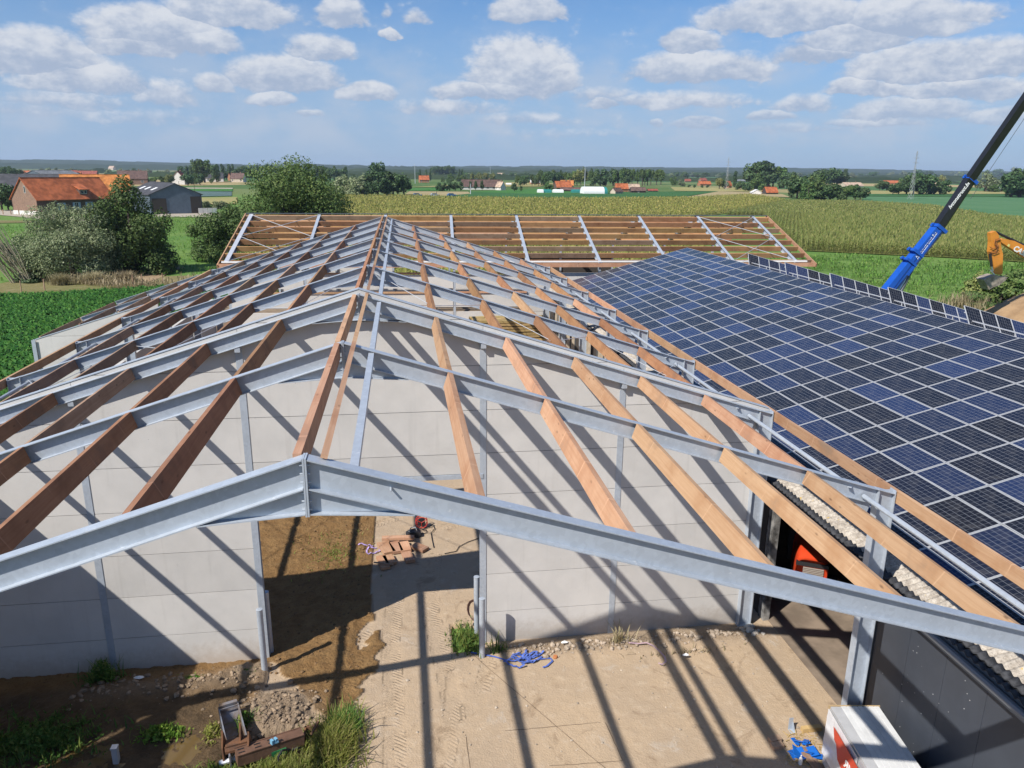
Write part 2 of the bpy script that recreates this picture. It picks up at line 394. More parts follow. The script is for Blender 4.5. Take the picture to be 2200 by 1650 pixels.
def wloc(o):
    v = Vector((0, 0, 0))
    while o is not None: v += o.location; o = o.parent
    return v
def link(name, me, parent=None, loc=None, rot=None, local=False):
    o = bpy.data.objects.new(name, me); COL.objects.link(o)
    if rot is not None: o.rotation_euler = rot
    if parent is not None:
        o.parent = parent
        base = Vector((0, 0, 0)) if local else -wloc(parent)
        o.location = base + (Vector(loc) if loc is not None else Vector((0, 0, 0)))
    elif loc is not None: o.location = loc
    return o
def tag(o, label=None, cat=None, group=None, kind=None):
    if label: o['label'] = label
    if cat: o['category'] = cat
    if group: o['group'] = group
    if kind: o['kind'] = kind
    return o
def thing(name, label, cat, loc=(0, 0, 0), rotz=0.0, group=None):
    o = bpy.data.objects.new(name, None); COL.objects.link(o); o.location = loc; o.rotation_euler = (0, 0, rotz)
    o.empty_display_size = 0.3
    return tag(o, label, cat, group)
def node(name, parent, loc=None):
    """an Empty part that only holds sub-parts (in world coordinates, unrotated)"""
    o = bpy.data.objects.new(name, None); COL.objects.link(o); o.parent = parent
    o.location = (Vector(loc)-wloc(parent)) if loc is not None else (0, 0, 0)
    return o
def part(name, mb, mats, parent, label=None, smooth=False, local=False, kind=None, loc=None, rot=None):
    o = link(name, mb.mesh(name, mats, smooth), parent, loc, rot, local)
    if label: o['label'] = label
    if kind: o['kind'] = kind
    return o

# value noise for terrain
def vnoise(x, y, seed=0):
    xi = np.floor(x).astype(np.int64); yi = np.floor(y).astype(np.int64); xf = x-xi; yf = y-yi
    def h(a, b):
        n = (a*374761393 + b*668265263 + seed*982451653) & 0xFFFFFFFF
        n = ((n ^ (n >> 13))*1274126177) & 0xFFFFFFFF
        return ((n ^ (n >> 16)) & 0xFFFF)/65535.0
    u = xf*xf*(3-2*xf); w = yf*yf*(3-2*yf)
    return (h(xi, yi)*(1-u)+h(xi+1, yi)*u)*(1-w)+(h(xi, yi+1)*(1-u)+h(xi+1, yi+1)*u)*w
def fbm(x, y, oct=4, seed=0):
    a = 0.5; r = 0*x
    for i in range(oct): r = r + a*vnoise(x*2**i, y*2**i, seed+i); a *= 0.5
    return r
def sstep(x, a, b):
    t = np.clip((x-a)/(b-a), 0, 1); return t*t*(3-2*t)

# ------------------------------------------------------------------ the new hall: steel frames, timber purlins, concrete gable wall
YF = [0, 5.15, 10.13, 15.5, 20.3, 24.8, 29.9, 35.0, 40.1]
ZR = 9.35; SL = 0.3128; XN = [1.74, 3.39, 5.05, 6.72, 8.40]; XE = 10.07
NU = math.sqrt(1+SL*SL)
def zr(x): return ZR-SL*abs(x)
hall = thing('steel_hall', 'unfinished barn skeleton of galvanised steel frames and bare timber purlins in the foreground', 'building', (0, 20, 0))

DEP = 0.305
for k, y in enumerate(YF):
    fr = node('portal_frame', hall, (0, y, 0))
    for s in (1, -1):
        up = Vector((s*SL, 0, 1)).normalized(); d = Vector((s, 0, -SL)).normalized()
        b = MB()
        tf, x0 = 0.013, 0.022
        def ln(xx, dn): return Vector((s*xx, y, zr(xx)-dn*NU))          # point dn below the top face
        b.bar(ln(x0+0.002, tf/2), ln(9.9, tf/2), 0.16, tf, up)
        b.bar(ln(x0+0.006, DEP-tf/2), ln(9.9, DEP-tf/2), 0.16, tf, up)
        b.prism([(x0, zr(x0)-tf*NU), (9.9, zr(9.9)-tf*NU), (9.9, zr(9.9)-(DEP-tf)*NU), (x0, zr(x0)-(DEP-tf)*NU)], (s, 0, 0), (0, 0, 1), (0, 1, 0), (0, y-0.005, 0), 0.010)
        # eave haunch under the rafter
        o = Vector((s*9.9, y, zr(9.9)))-up*DEP
        q = o-d*1.0
        b.prism([(0, 0.004), (1.0, 0.004), (1.0, -0.30)], d, up, (0, -1, 0), q+Vector((0, 0.007, 0)), 0.014)
        b.frame_box(q+d*0.5-up*0.155, (d*1.0-up*0.30).normalized(), (0, 1, 0), (up*1.0+d*0.30).normalized(), 0.52, 0.08, 0.006)
        # cleats that carry the purlins, and a web stiffener at each
        for x in XN:
            c = Vector((s*x, y, zr(x)))
            for sy in ((-1, 1) if k else (1,)):
                b.frame_box(c+Vector((s*0.045, sy*0.072, 0))-up*0.15, d, (0, 1, 0), up, 0.006, 0.062, 0.135)
        part('rafter', b, MT['steel'], fr)
    # apex: end plates, bolts and the deep haunch under the ridge
    b = MB()
    for s in (1, -1):
        b.box(s*0.002, s*0.020, y-0.085, y+0.085, ZR-0.61, ZR+0.004)
        for zz in (0.07, 0.16, 0.25, 0.36, 0.45, 0.54):
            for sy in (-1, 1):
                b.tube([(s*0.02, y+sy*0.055, ZR-zz), (s*0.050, y+sy*0.055, ZR-zz)], 0.010, 6)
    if k == 0:
        b2 = MB(); b2.tube([(0.82, y-0.004, 8.98), (0.82, y-0.075, 8.97)], 0.012, 6); part('stud', b2, MT['steel'], fr)
        b2 = MB(); b2.tube([(0.88, y-0.004, 9.03), (0.88, y-0.05, 9.03)], 0.009, 6); part('stud', b2, MT['steel'], fr)
    part('end_plate', b, MT['steel'], fr)
    b = MB()
    for s in (1, -1):
        z0 = ZR-DEP*NU
        b.prism([(s*0.022, z0-0.01), (s*1.02, z0-SL*1.02+0.01), (s*0.022, z0-0.27)], (1, 0, 0), (0, 0, 1), (0, 1, 0), (0, y-0.007, 0), 0.014)
        p0 = Vector((s*0.024, y, z0-0.27)); p1 = Vector((s*1.05, y, z0-SL*1.05-0.008))
        b.bar(p0, p1, 0.16, 0.012, (0, 0, 1))
    part('apex_haunch', b, MT['steel'], fr)
    for s in (1, -1):
        if s < 0 and k == 2: pass
        b = MB()
        zt = zr(9.75)-0.02
        b.ibeam((s*(XE+0.18), y, 0.0), (s*(XE+0.18), y, zt-0.06), (s, 0, 0), 0.36, 0.18, 0.015, 0.010)
        b.box(s*(XE-0.2), s*(XE+0.2), y-0.10, y+0.10, 0.0, 0.02)
        b.bar((s*(XE-0.18), y, zr(XE-0.18)-0.0), (s*(XE+0.19), y, zr(XE+0.19)), 0.17, 0.012)
        part('column', b, MT['steel'], fr)

# purlins, bay by bay
def purlin(name, x, y0, y1, mi='wood', w=0.085, h=0.27, ztop=None, tilt=True, parent=None):
    s = 1 if x >= 0 else -1
    b = MB(); L = y1-y0
    b.box(-w/2, w/2, 0, L, -h, 0)
    zt = zr(x) if ztop is None else ztop
    rot = (0, s*math.atan(SL), 0) if tilt else (0, 0, 0)
    return part(name, b, MT[mi], parent or hall, loc=(x, y0, zt), rot=rot)
rp = random.Random(3)
for k in range(8):
    y0 = YF[k]+0.02; y1 = YF[k+1]-0.02
    if k: y0 = YF[k]+0.085
    for x in XN:
        far = k >= 3
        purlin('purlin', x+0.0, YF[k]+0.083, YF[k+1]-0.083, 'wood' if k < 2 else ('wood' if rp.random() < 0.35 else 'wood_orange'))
        purlin('purlin', -x, YF[k]+0.083, YF[k+1]-0.083, 'wood_shade' if rp.random() < 0.7 else 'wood_grey')  # left slope: darker timbers carry the shade on the visible faces
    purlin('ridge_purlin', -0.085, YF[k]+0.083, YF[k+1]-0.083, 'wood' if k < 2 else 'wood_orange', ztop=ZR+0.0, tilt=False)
    purlin('ridge_batten', 0.19, YF[k]+0.02, YF[k+1]-0.02, 'wood', 0.07, 0.045, ztop=ZR+0.005)
    for s in (1, -1):
        purlin('eave_purlin', s*10.32, YF[k]-(0.02 if k else 1.6), YF[k+1]-0.03, 'wood', 0.075, 0.25, ztop=zr(10.25)+0.06, tilt=False)
        b = MB(); b.tube([(s*9.62, YF[k]+(0.03 if k else -1.6), 6.12), (s*9.62, YF[k+1]-0.03, 6.12)], 0.048, 8)
        part('eave_strut', b, MT['steel'], hall)
    b = MB(); b.box(0.41, 0.50, YF[k]+0.03, YF[k+1]-0.03, 9.08, 9.17)
    part('ridge_strut', b, MT['steel'], hall)
# eave knee plates seen beside the columns
for k in range(9):
    for s in (1,):
        b = MB(); b.bar((s*9.25, YF[k]-0.10, zr(9.25)-0.10), (s*10.05, YF[k]+0.85, 6.02), 0.07, 0.012)
        part('knee_plate', b, MT['steel'], hall)
# wind bracing rods of the bay behind the gable wall and of the last bay
def rod(p0, p1, r=0.018, sag=0.0):
    b = MB(); p0 = Vector(p0); p1 = Vector(p1)
    b.tube([p0, (p0+p1)/2-Vector((0, 0, sag)), p1], r, 6)
    part('bracing_rod', b, MT['alu'], hall)
for (k, cells) in ((2, ((0.2, 3.39), (3.39, 6.72), (6.72, 9.7))), (7, ((0.2, 3.39), (3.39, 6.72), (6.72, 9.7)))):
    for a, c in cells:
        for s in (1, -1):
            h0 = -0.16
            rod((s*a, YF[k]+0.05, zr(a)+h0), (s*c, YF[k+1]-0.05, zr(c)+h0), 0.010, 0.05)
            rod((s*c, YF[k]+0.05, zr(c)+h0), (s*a, YF[k+1]-0.05, zr(a)+h0), 0.010, 0.08)

# gable wall of concrete panels with a wide doorway
gw = node('gable_wall', hall, (0, 10.2, 0))
POSTX = [-10.0, -6.36, -2.72, 2.83, 6.30, 10.36]
JZ = [-0.25]+[0.90+1.115*i for i in range(9)]
WY = 10.21; TH = 0.15
def clip_top(x0, x1, z0, z1, off=0.075):
    """rectangle x0..x1, z0..z1 cut by the roof line"""
    pts = [(x0, z0), (x1, z0)]
    xs = [x1, x0] if not (x0 < 0 < x1) else [x1, 0.0, x0]
    top = []
    def lim(x): return zr(x)+off
    # walk the top edge from x1 to x0 in small exact steps: crossings of z1 with the roof line
    cand = set(xs)
    for sg in (1, -1):
        xc = sg*(ZR+off-z1)/SL
        if x0 < xc < x1: cand.add(xc)
        xb = sg*(ZR+off-z0)/SL
        if x0 < xb < x1: cand.add(xb)
    for x in sorted(cand, reverse=True): top.append((x, max(z0, min(z1, lim(x)))))
    if max(t[1] for t in top)-z0 < 0.03: return None
    poly = pts[:]
    r = lim(x1) <= z0; l_ = lim(x0) <= z0
    out = [(x0, z0)] if not l_ else []
    if not r: out.append((x1, z0))
    for t in top:
        if t[1] > z0+1e-6 or (abs(t[1]-z0) < 1e-6 and abs(lim(t[0])-z0) < 1e-4): out.append(t)
    return out if len(out) >= 3 else None
DOORZ = 4.83
spans = list(zip(POSTX[:-1], POSTX[1:]))
for (x0, x1) in spans:
    door = abs(x0+2.72) < 0.01
    for i in range(len(JZ)-1):
        z0, z1 = JZ[i], JZ[i+1]
        if door:
            if z1 <= DOORZ: continue
            z0 = max(z0, DOORZ)
        q = 0.007
        pl = clip_top(x0+0.004, x1-0.004, z0+q, z1-q)
        if not pl: continue
        b = MB()
        b.prism(pl, (1, 0, 0), (0, 0, 1), (0, 1, 0), (0, WY, 0), TH)
        # tongue that closes the joint, set back
        inner = [(min(max(a, x0+0.02), x1-0.02), c) for a, c in pl]
        zt = min(max(c for a, c in pl), z1)
        if not door or z0 > DOORZ: 
            xa = min(a for a, c in pl); xb = max(a for a, c in pl)
            b.box(xa+0.02, xb-0.02, WY+0.035, WY+TH-0.035, z0-0.02, z0+0.02)
        part('wall_panel', b, MT['concrete'], gw, loc=None)
for x in POSTX[1:-1]:
    b = MB()
    zt = zr(x)-DEP*NU-0.01
    b.ibeam((x, WY-0.014, -0.1), (x, WY-0.014, zt), (0, -1, 0), 0.16, 0.155, 0.012, 0.008)
    b.box(x-0.06, x+0.06, WY-0.15, WY-0.015, zt-0.10, zt+0.010)
    part('wall_post', b, MT['steel'], gw)
b = MB(); b.box(-2.72, 2.83, WY-0.03, WY+0.12, DOORZ-0.12, DOORZ-0.005)
part('door_lintel', b, MT['steel'], gw)
for s in (1, -1):     # metal cap along the sloping top of the wall
    b = MB(); up = Vector((s*SL, 0, 1)).normalized()
    b.bar((0, WY+0.075, ZR+0.10), (s*10.2, WY+0.075, zr(10.2)+0.10), 0.17, 0.02, up)
    part('wall_cap', b, MT['steel'], gw)

# long side walls of the hall
lw = node('side_wall', hall, (-9.6, 0, 0))
for (ya, yb, zb) in ((-14, -9.6, 6.3), (-9.5, -4.85, 6.3), (-4.75, -0.1, 6.3), (0.1, 5.05, 6.3), (5.25, 10.0, 6.3)):
    z = 0.0
    while z < zb-0.1:
        z1 = min(z+1.115, zb); b = MB(); b.box(-9.62, -9.50, ya, yb, z+0.006, z1-0.006); b.box(-9.60, -9.52, ya+0.05, yb-0.05, z-0.02, z+0.02)
        part('wall_panel', b, MT['concrete'], lw); z = z1
lw2 = node('side_wall', hall, (-10.25, 20, 0))
for k in range(2, 8):
    z = 0.0
    while z < 4.4:
        b = MB(); b.box(-10.42, -10.28, YF[k]+0.12, YF[k+1]-0.12, z+0.006, z+1.109)
        part('wall_panel', b, MT['concrete'], lw2); z += 1.115

# ------------------------------------------------------------------ cross wing at the far end (built in its own axes)
WA = R(-2.4)
wing = thing('timber_wing', 'long low roof skeleton of timber purlins across the far end of the hall', 'building', (10.0, 55.15, 0), WA)
WR, WEV, WD = 8.60, 5.78, 8.9
WX = [-20.6, -15.4, -10.2, -5.0, 0.3, 5.5, 10.5, 15.5, 20.3]
ws = (WR-WEV)/WD
def wz(y): return WR-ws*abs(y)
wcos = math.sqrt(1+ws*ws)
for x in WX:
    for s in (-1, 1):
        b = MB(); up = Vector((0, s*ws, 1)).normalized()
        b.ibeam((x, 0.01*s, WR), (x, s*(WD+0.1), wz(WD+0.1)), up, 0.34, 0.22, 0.014, 0.010)
        for j in range(8):
            yy = s*(0.35+j*1.165); c = Vector((x, yy, wz(yy)))
            for sx in (-1, 1): b.frame_box(c+Vector((sx*0.08, -s*0.05, 0))-up*0.14, (1, 0, 0), (0, s*1.0, -ws), up, 0.075, 0.007, 0.11)
        part('rafter', b, MT['steel'], wing, local=True)
    for s in (-1, 1):
        b = MB(); b.ibeam((x, s*(WD-0.15), 0), (x, s*(WD-0.15), wz(WD)-0.05), (0, s, 0), 0.28, 0.17, 0.014, 0.010)
        part('column', b, MT['steel'], wing, local=True)
wx0, wx1 = WX[0]-0.45, WX[-1]+1.25
rw = random.Random(11)
for s in (-1, 1):
    for j in range(8):
        yy = s*(0.35+j*1.165)
        for i in range(len(WX)+1):
            if i == 0: xa, xb = wx0, WX[0]-0.09
            elif i == len(WX): xa, xb = WX[-1]+0.09, wx1
            else: xa, xb = WX[i-1]+0.09, WX[i]-0.09
            b = MB(); L = xb-xa; b.box(-0.045, 0.045, 0, L, -0.37, 0)
            # local Y along the length: turn it to the wing's X axis
            o = part('purlin', b, MT[(('wood_orange', 'wood_wing', 'wood_wing', 'wood_grey') if s < 0 else ('wood_wing', 'wood_wing', 'wood_orange', 'wood'))[rw.randrange(4)]], wing, local=True,
                     loc=(xa, yy, wz(yy)), rot=(0, 0, -PI/2))
            o.rotation_euler = Euler((math.atan(ws)*(s), 0, 0)).to_matrix().to_4x4().to_euler() if False else (Matrix.Rotation(-s*math.atan(ws), 3, 'X') @ Matrix.Rotation(-PI/2, 3, 'Z')).to_euler()
    # eave purlin and white gutter
    b = MB(); b.box(-0.04, 0.04, 0, wx1-wx0, -0.28, 0)
    o = part('eave_purlin', b, MT['wood'], wing, local=True, loc=(wx0, s*(WD+0.28), wz(WD)-0.02), rot=(0, 0, -PI/2))
    b = MB(); b.box(wx0+0.2, wx1-0.6, s*(WD+0.02), s*(WD+0.20), wz(WD)+0.03, wz(WD)+0.12)
    part('gutter', b, MT['white'], wing, local=True)
for x, sgn in ((wx0, -1), (wx1, 1)):
    for s in (-1, 1):
        b = MB(); up = Vector((0, s*ws, 1)).normalized()
        b.bar((x+sgn*0.05, 0, WR-0.10), (x+sgn*0.05, s*(WD+0.35), wz(WD+0.35)-0.10), 0.075, 0.26, up)
        part('barge_board', b, MT['wood'], wing, local=True)
        if sgn < 0:
            b = MB(); b.bar((x+0.42, 0, WR+0.01), (x+0.42, s*(WD+0.1), wz(WD+0.1)+0.01), 0.30, 0.02, up); part('verge_flashing', b, MT['alu'], wing, local=True)
b = MB(); b.bar((wx0, 0, WR+0.03), (wx1, 0, WR+0.03), 0.24, 0.05); part('ridge_cap', b, MT['steel_dark'], wing, local=True)
for s in (-1, 1):       # crossed wind braces at both ends
    for (xa, xb) in ((WX[0], WX[1]), (WX[7], WX[8])):
        for (ya, yb) in ((0.3, WD/2), (WD/2, WD-0.2)):
            for f in (0, 1):
                p = Vector((xa, s*(ya if f else yb), wz(ya if f else yb)+0.02)); q = Vector((xb, s*(yb if f else ya), wz(yb if f else ya)+0.02))
                b = MB(); b.tube([p, q], 0.020, 6); part('bracing_rod', b, MT['alu'], wing, local=True)
for j, yy in enumerate((0.35, 1.515, 2.68, 3.845, 5.01, 6.175)):   # purlin shoes on the far slope
    for x in WX[3:]:
        b = MB(); c = Vector((x, yy, wz(yy)-0.15)); b.box(x-0.26, x-0.02, yy-0.10, yy-0.055, c.z-0.08, c.z+0.06); b.box(x-0.26, x-0.02, yy-0.28, yy-0.10, c.z-0.08, c.z-0.068)
        part('purlin_shoe', b, MT['steel'], wing, local=True)
# front wall panels under the eave, in rows with timber rails between
for i in range(8):
    xa, xb = WX[i]+0.1, WX[i+1]-0.1
    inside = i <= 3
    if inside: rows = ((0.0, 1.1), (1.15, 2.25), (2.6, 3.55), (3.95, 4.9))
    else: rows = ((0.0, 1.1), (1.12, 2.22), (2.24, 3.34), (3.36, 4.46), (4.48, 5.02))
    for (z0, z1) in rows:
        b = MB(); b.box(xa, xb, -WD+0.12, -WD+0.26, z0, z1); part('wall_panel', b, MT['concrete'], wing, local=True)
    if inside:
        for zz in (3.62, 4.98):
            b = MB(); b.box(-0.06, 0.06, 0, xb-xa, -0.02, 0.10); part('wall_rail', b, MT['wood'], wing, local=True, loc=(xa, -WD+0.10, zz), rot=(0, 0, -PI/2))
for i in range(7):      # low rear wall, pale concrete, open above
    xa, xb = WX[i]+0.1, WX[i+1]-0.1
    for (z0, z1) in (((0, 1.1), (1.12, 2.2)) if i > 1 else ((0, 1.1), (1.12, 2.2), (2.22, 3.3), (3.32, 4.4))):
        b = MB(); b.box(xa, xb, WD-0.26, WD-0.12, z0, z1); part('wall_panel', b, MT['concrete'], wing, local=True)
for i in (4, 5):
    b = MB(); b.box(WX[i]+0.1, WX[i+1]-0.1, WD-0.30, WD-0.27, 2.3, 4.3); part('dark_cladding', b, MT['dark'], wing, local=True)

# ------------------------------------------------------------------ lean-to on the left side of the hall
lean = thing('lean_to', 'pale concrete lean-to with a sloping top on the left side of the hall', 'annex', (-13, 32, 0))
def lz(x): return zr(x)
b0 = -16.05; b1 = -10.45
z = 0.0; i = 0
while z < 6.2:
    z1 = z+1.1
    poly = [(b0, z+0.006)]
    xa = b0; xb = b1
    zl, zrr = lz(b0)-0.10, lz(b1)-0.10
    if z < zrr:
        def xat(zz): return -(ZR-0.10-zz)/SL
        pl = []
        if z+0.006 < zl: pl.append((b0, z+0.006))
        else: pl.append((xat(z+0.006), z+0.006))
        pl.append((b1, z+0.006))
        if z1 < zrr: pl.append((b1, z1-0.006))
        else: pl.append((b1, zrr))
        if z1 < zl: pl.append((b0, z1-0.006))
        elif z1 < zrr: pl.append((xat(z1-0.006), z1-0.006)); 
        if z1 >= zl and z+0.006 < zl: pl.append((b0, zl))
        mb = MB(); mb.prism(pl, (1, 0, 0), (0, 0, 1), (0, 1, 0), (0, 30.1, 0), 0.15)
        part('wall_panel', mb, MT['concrete'], lean)
    z = z1; i += 1
b = MB(); b.ibeam((b0-0.05, 30.02, 0), (b0-0.05, 30.02, lz(b0)-0.08), (0, -1, 0), 0.2, 0.17, 0.014, 0.01); part('corner_post', b, MT['steel'], lean)
upl = Vector((-SL, 0, 1)).normalized()
b = MB(); b.bar((b0, 30.17, lz(b0)-0.07), (b1, 30.17, lz(b1)-0.07), 0.17, 0.03, upl); part('wall_cap', b, MT['steel'], lean)
for yy in (34.9, 40.0):
    b = MB(); b.ibeam((b0+0.2, yy, lz(b0+0.2)), (-10.2, yy, lz(-10.2)), upl, 0.28, 0.15, 0.012, 0.01); part('rafter', b, MT['steel'], lean)
    b = MB(); b.ibeam((b0, yy, 0), (b0, yy, lz(b0)-0.2), (-1, 0, 0), 0.2, 0.15, 0.012, 0.01); part('column', b, MT['steel'], lean)
for x in (-15.9, -14.1, -12.3):
    for ya, yb in ((30.25, 34.8), (35.0, 39.9)):
        b = MB(); b.box(-0.04, 0.04, 0, yb-ya, -0.26, 0)
        part('purlin', b, MT['wood_grey'], lean, loc=(x, ya, lz(x)), rot=(0, -math.atan(SL), 0))

# ------------------------------------------------------------------ old barn on the right, and its solar roof
SP0 = np.array([12.537, 8.640, 4.7547]); SS = 0.2706; SC = math.sqrt(1+SS*SS)
PW, PH = 1.4195, 0.8585            # pitch of the panels along the ridge and up the slope
barn = thing('old_barn', 'old low barn with dark sheet walls and mossy corrugated eaves under the solar roof', 'barn', (20.9, 18, 0))
XW = 10.72; XR = 20.87; BY0, BY1 = -9.0, 44.2
def bz(x):      # top of the corrugated roof
    zt = SP0[2]-0.11+SS*(x-SP0[0]); zrr = SP0[2]-0.11+SS*(XR-SP0[0])
    return zt if x <= XR else zrr-SS*(x-XR)
def corr_mat():
    m = bpy.data.materials.new('mossy fibre cement'); m.use_nodes = True
    t = NT(m.node_tree); out = t.n('ShaderNodeOutputMaterial'); b = t.n('ShaderNodeBsdfPrincipled'); t.l(b.outputs[0], out.inputs[0])
    b.inputs['Roughness'].default_value = 0.95; b.inputs['Specular IOR Level'].default_value = 0.1
    v = t.n('ShaderNodeTexCoord').outputs['Object']
    c = t.mix(t.ss(t.noise(v, 7.0, 6.0, 0.75), 0.35, 0.62), (0.50, 0.45, 0.38), (0.30, 0.26, 0.215))
    c = t.mix(t.ss(t.noise(v, 30.0, 5.0, 0.8), 0.52, 0.66, 0.0, 0.9), c, (0.10, 0.088, 0.075))
    c = t.mix(t.ss(t.noise(v, 5.5, 3.0, 0.7), 0.66, 0.71, 0.0, 0.95), c, (0.50, 0.33, 0.06))
    c = t.mix(t.ss(t.noise(v, 11.0, 4.0, 0.7, 0.8), 0.67, 0.73, 0.0, 0.8), c, (0.62, 0.60, 0.54))
    t.l(c, b.inputs['Base Color'])
    bp = t.n('ShaderNodeBump'); bp.inputs['Strength'].default_value = 0.6; bp.inputs['Distance'].default_value = 0.02
    t.l(t.noise(v, 40.0, 5.0, 0.7), bp.inputs['Height']); t.l(bp.outputs[0], b.inputs['Normal'])
    return m
MT['corr'] = corr_mat()
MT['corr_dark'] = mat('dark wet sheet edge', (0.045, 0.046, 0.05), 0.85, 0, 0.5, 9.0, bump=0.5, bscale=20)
def corr_sheet(y0, y1, x0, x1, lift=0.0, per=0.177, amp=0.026):
    n = int((y1-y0)/per*8); V = []; F = []
    xs = [x0, x1]
    for i in range(n+1):
        y = y0+(y1-y0)*i/n; w = amp*math.cos(2*PI*(y)/per)
        for x in xs: V.append((x, y, bz(x)+w+lift))
        for x in xs: V.append((x, y, bz(x)+w+lift-0.012))
    for i in range(n):
        a = i*4; c = a+4
        F += [(a, a+1, c+1, c), (a+2, c+2, c+3, a+3), (a, c, c+2, a+2), (a+1, a+3, c+3, c+1)]
    mb = MB(); mb.add(V, F); return mb
yk = BY0
while yk < BY1-0.1:
    y1 = min(yk+1.1, BY1)
    nice = yk < 16
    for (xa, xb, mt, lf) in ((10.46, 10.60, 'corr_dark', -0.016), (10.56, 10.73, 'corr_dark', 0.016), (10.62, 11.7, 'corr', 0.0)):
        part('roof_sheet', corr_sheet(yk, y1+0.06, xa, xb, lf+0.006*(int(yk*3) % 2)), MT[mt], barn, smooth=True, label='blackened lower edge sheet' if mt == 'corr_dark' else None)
    yk = y1
b = MB()          # rest of the roof below the solar panels, and the slope behind
V = [(11.6, BY0, bz(11.6)-0.03), (11.6, BY1, bz(11.6)-0.03), (XR, BY1, bz(XR)-0.03), (XR, BY0, bz(XR)-0.03), (31.6, BY1, bz(31.6)), (31.6, BY0, bz(31.6))]
V2 = [(x, y, z-0.06) for x, y, z in V]
b.add(V+V2, [(0, 3, 2, 1), (3, 5, 4, 2), (6, 7, 8, 9), (9, 8, 10, 11), (0, 1, 7, 6), (4, 5, 11, 10), (1, 2, 8, 7), (2, 4, 10, 8), (3, 0, 6, 9), (5, 3, 9, 11)])
part('roof', b, MT['corr'], barn)
b = MB(); b.tube([(10.50, BY0, bz(10.46)-0.22), (10.50, BY1, bz(10.46)-0.22)], 0.075, 10); part('gutter', b, mat('grey gutter', (0.20, 0.215, 0.235), 0.5, 0.2), barn)
b = MB(); b.box(10.57, 10.63, BY0, BY1, bz(10.5)-0.42, bz(10.5)-0.06); part('fascia', b, mat('blue grey fascia', (0.16, 0.18, 0.205), 0.5), barn)
b = MB(); b.box(10.85, 31.2, BY0, BY1, -0.14, 0.02); part('floor', b, mat('barn floor', (0.22, 0.17, 0.125), 0.95, 0, 0.3, 1.0), barn)
def bead_mat():
    m = MT['anthracite'].copy(); m.name = 'anthracite sheet with white beads'; nt = m.node_tree
    b = next(n for n in nt.nodes if n.type == 'BSDF_PRINCIPLED'); src = b.inputs['Base Color'].links[0].from_socket
    N = NT.__new__(NT); N.nt = nt
    v = N.n('ShaderNodeTexCoord').outputs['Object']; vo = N.n('ShaderNodeTexVoronoi'); vo.inputs['Scale'].default_value = 9; N.l(v, vo.inputs['Vector'])
    sp = N.n('ShaderNodeSeparateXYZ'); N.l(v, sp.inputs[0])
    nz = N.noise(v, 1.6, 3.0, 0.6)
    f = N.m('MULTIPLY', N.m('MULTIPLY', N.ss(vo.outputs['Distance'], 0.05, 0.10, 1.0, 0.0), N.ss(nz, 0.50, 0.56)), N.ss(sp.outputs[1], -14.6, -13.4))
    N.l(N.mix(f, src, (0.7, 0.7, 0.7)), b.inputs['Base Color']); return m
BEAD = bead_mat()
# dark insulated wall panels, doorway, then pale panels between dark posts
y = 5.62; i = 0
while y > BY0:
    y0 = max(y-1.0, BY0); b = MB(); b.box(XW, XW+0.09, y0+0.004, y-0.004, 0.0, bz(10.6)-0.12); b.box(XW+0.02, XW+0.07, y0-0.01, y0+0.01, 0, bz(10.6)-0.13)
    part('wall_panel', b, BEAD, barn); y = y0
b = MB(); b.box(XW-0.03, XW+0.12, 5.63, 5.72, 0, bz(10.6)-0.1); part('door_post', b, MT['steel_dark'], barn)
b = MB(); b.box(XW-0.02, XW+0.16, 10.22, 10.40, 0, bz(10.6)-0.1); b.box(XW-0.04, XW+0.02, 10.41, 10.50, 0, bz(10.6)-0.1)
part('door_post', b, mat('black weathered post', (0.03, 0.028, 0.026), 0.8, 0, 0.9, 3.0, (0.30, 0.29, 0.27)), barn)
pale = mat('beige render', (0.40, 0.33, 0.24), 0.9, 0, 0.25, 6.0, bump=0.4)
y = 10.55; i = 0
while y < BY1-0.3:
    y1 = min(y+1.25, BY1); b = MB(); b.box(XW, XW+0.1, y+0.06, y1-0.06, 0, bz(10.6)-0.12); part('wall_panel', b, pale if i % 3 else MT['dark'], barn)
    b = MB(); b.box(XW-0.05, XW+0.12, y1-0.055, y1+0.055, 0, bz(10.6)-0.1); part('wall_post', b, MT['steel_dark'], barn)
    y = y1; i += 1
b = MB(); b.box(31.2, 31.3, BY0, BY1, 0, bz(31.3)-0.1); part('rear_wall', b, MT['anthracite'], barn)
for yy in (BY0, BY1-0.1):
    b = MB(); b.prism([(XW, 0), (31.3, 0), (31.3, bz(31.3)-0.08), (XR, bz(XR)-0.08), (XW, bz(XW)-0.08)], (1, 0, 0), (0, 0, 1), (0, 1, 0), (0, yy, 0), 0.1)
    part('gable', b, MT['anthracite'], barn)

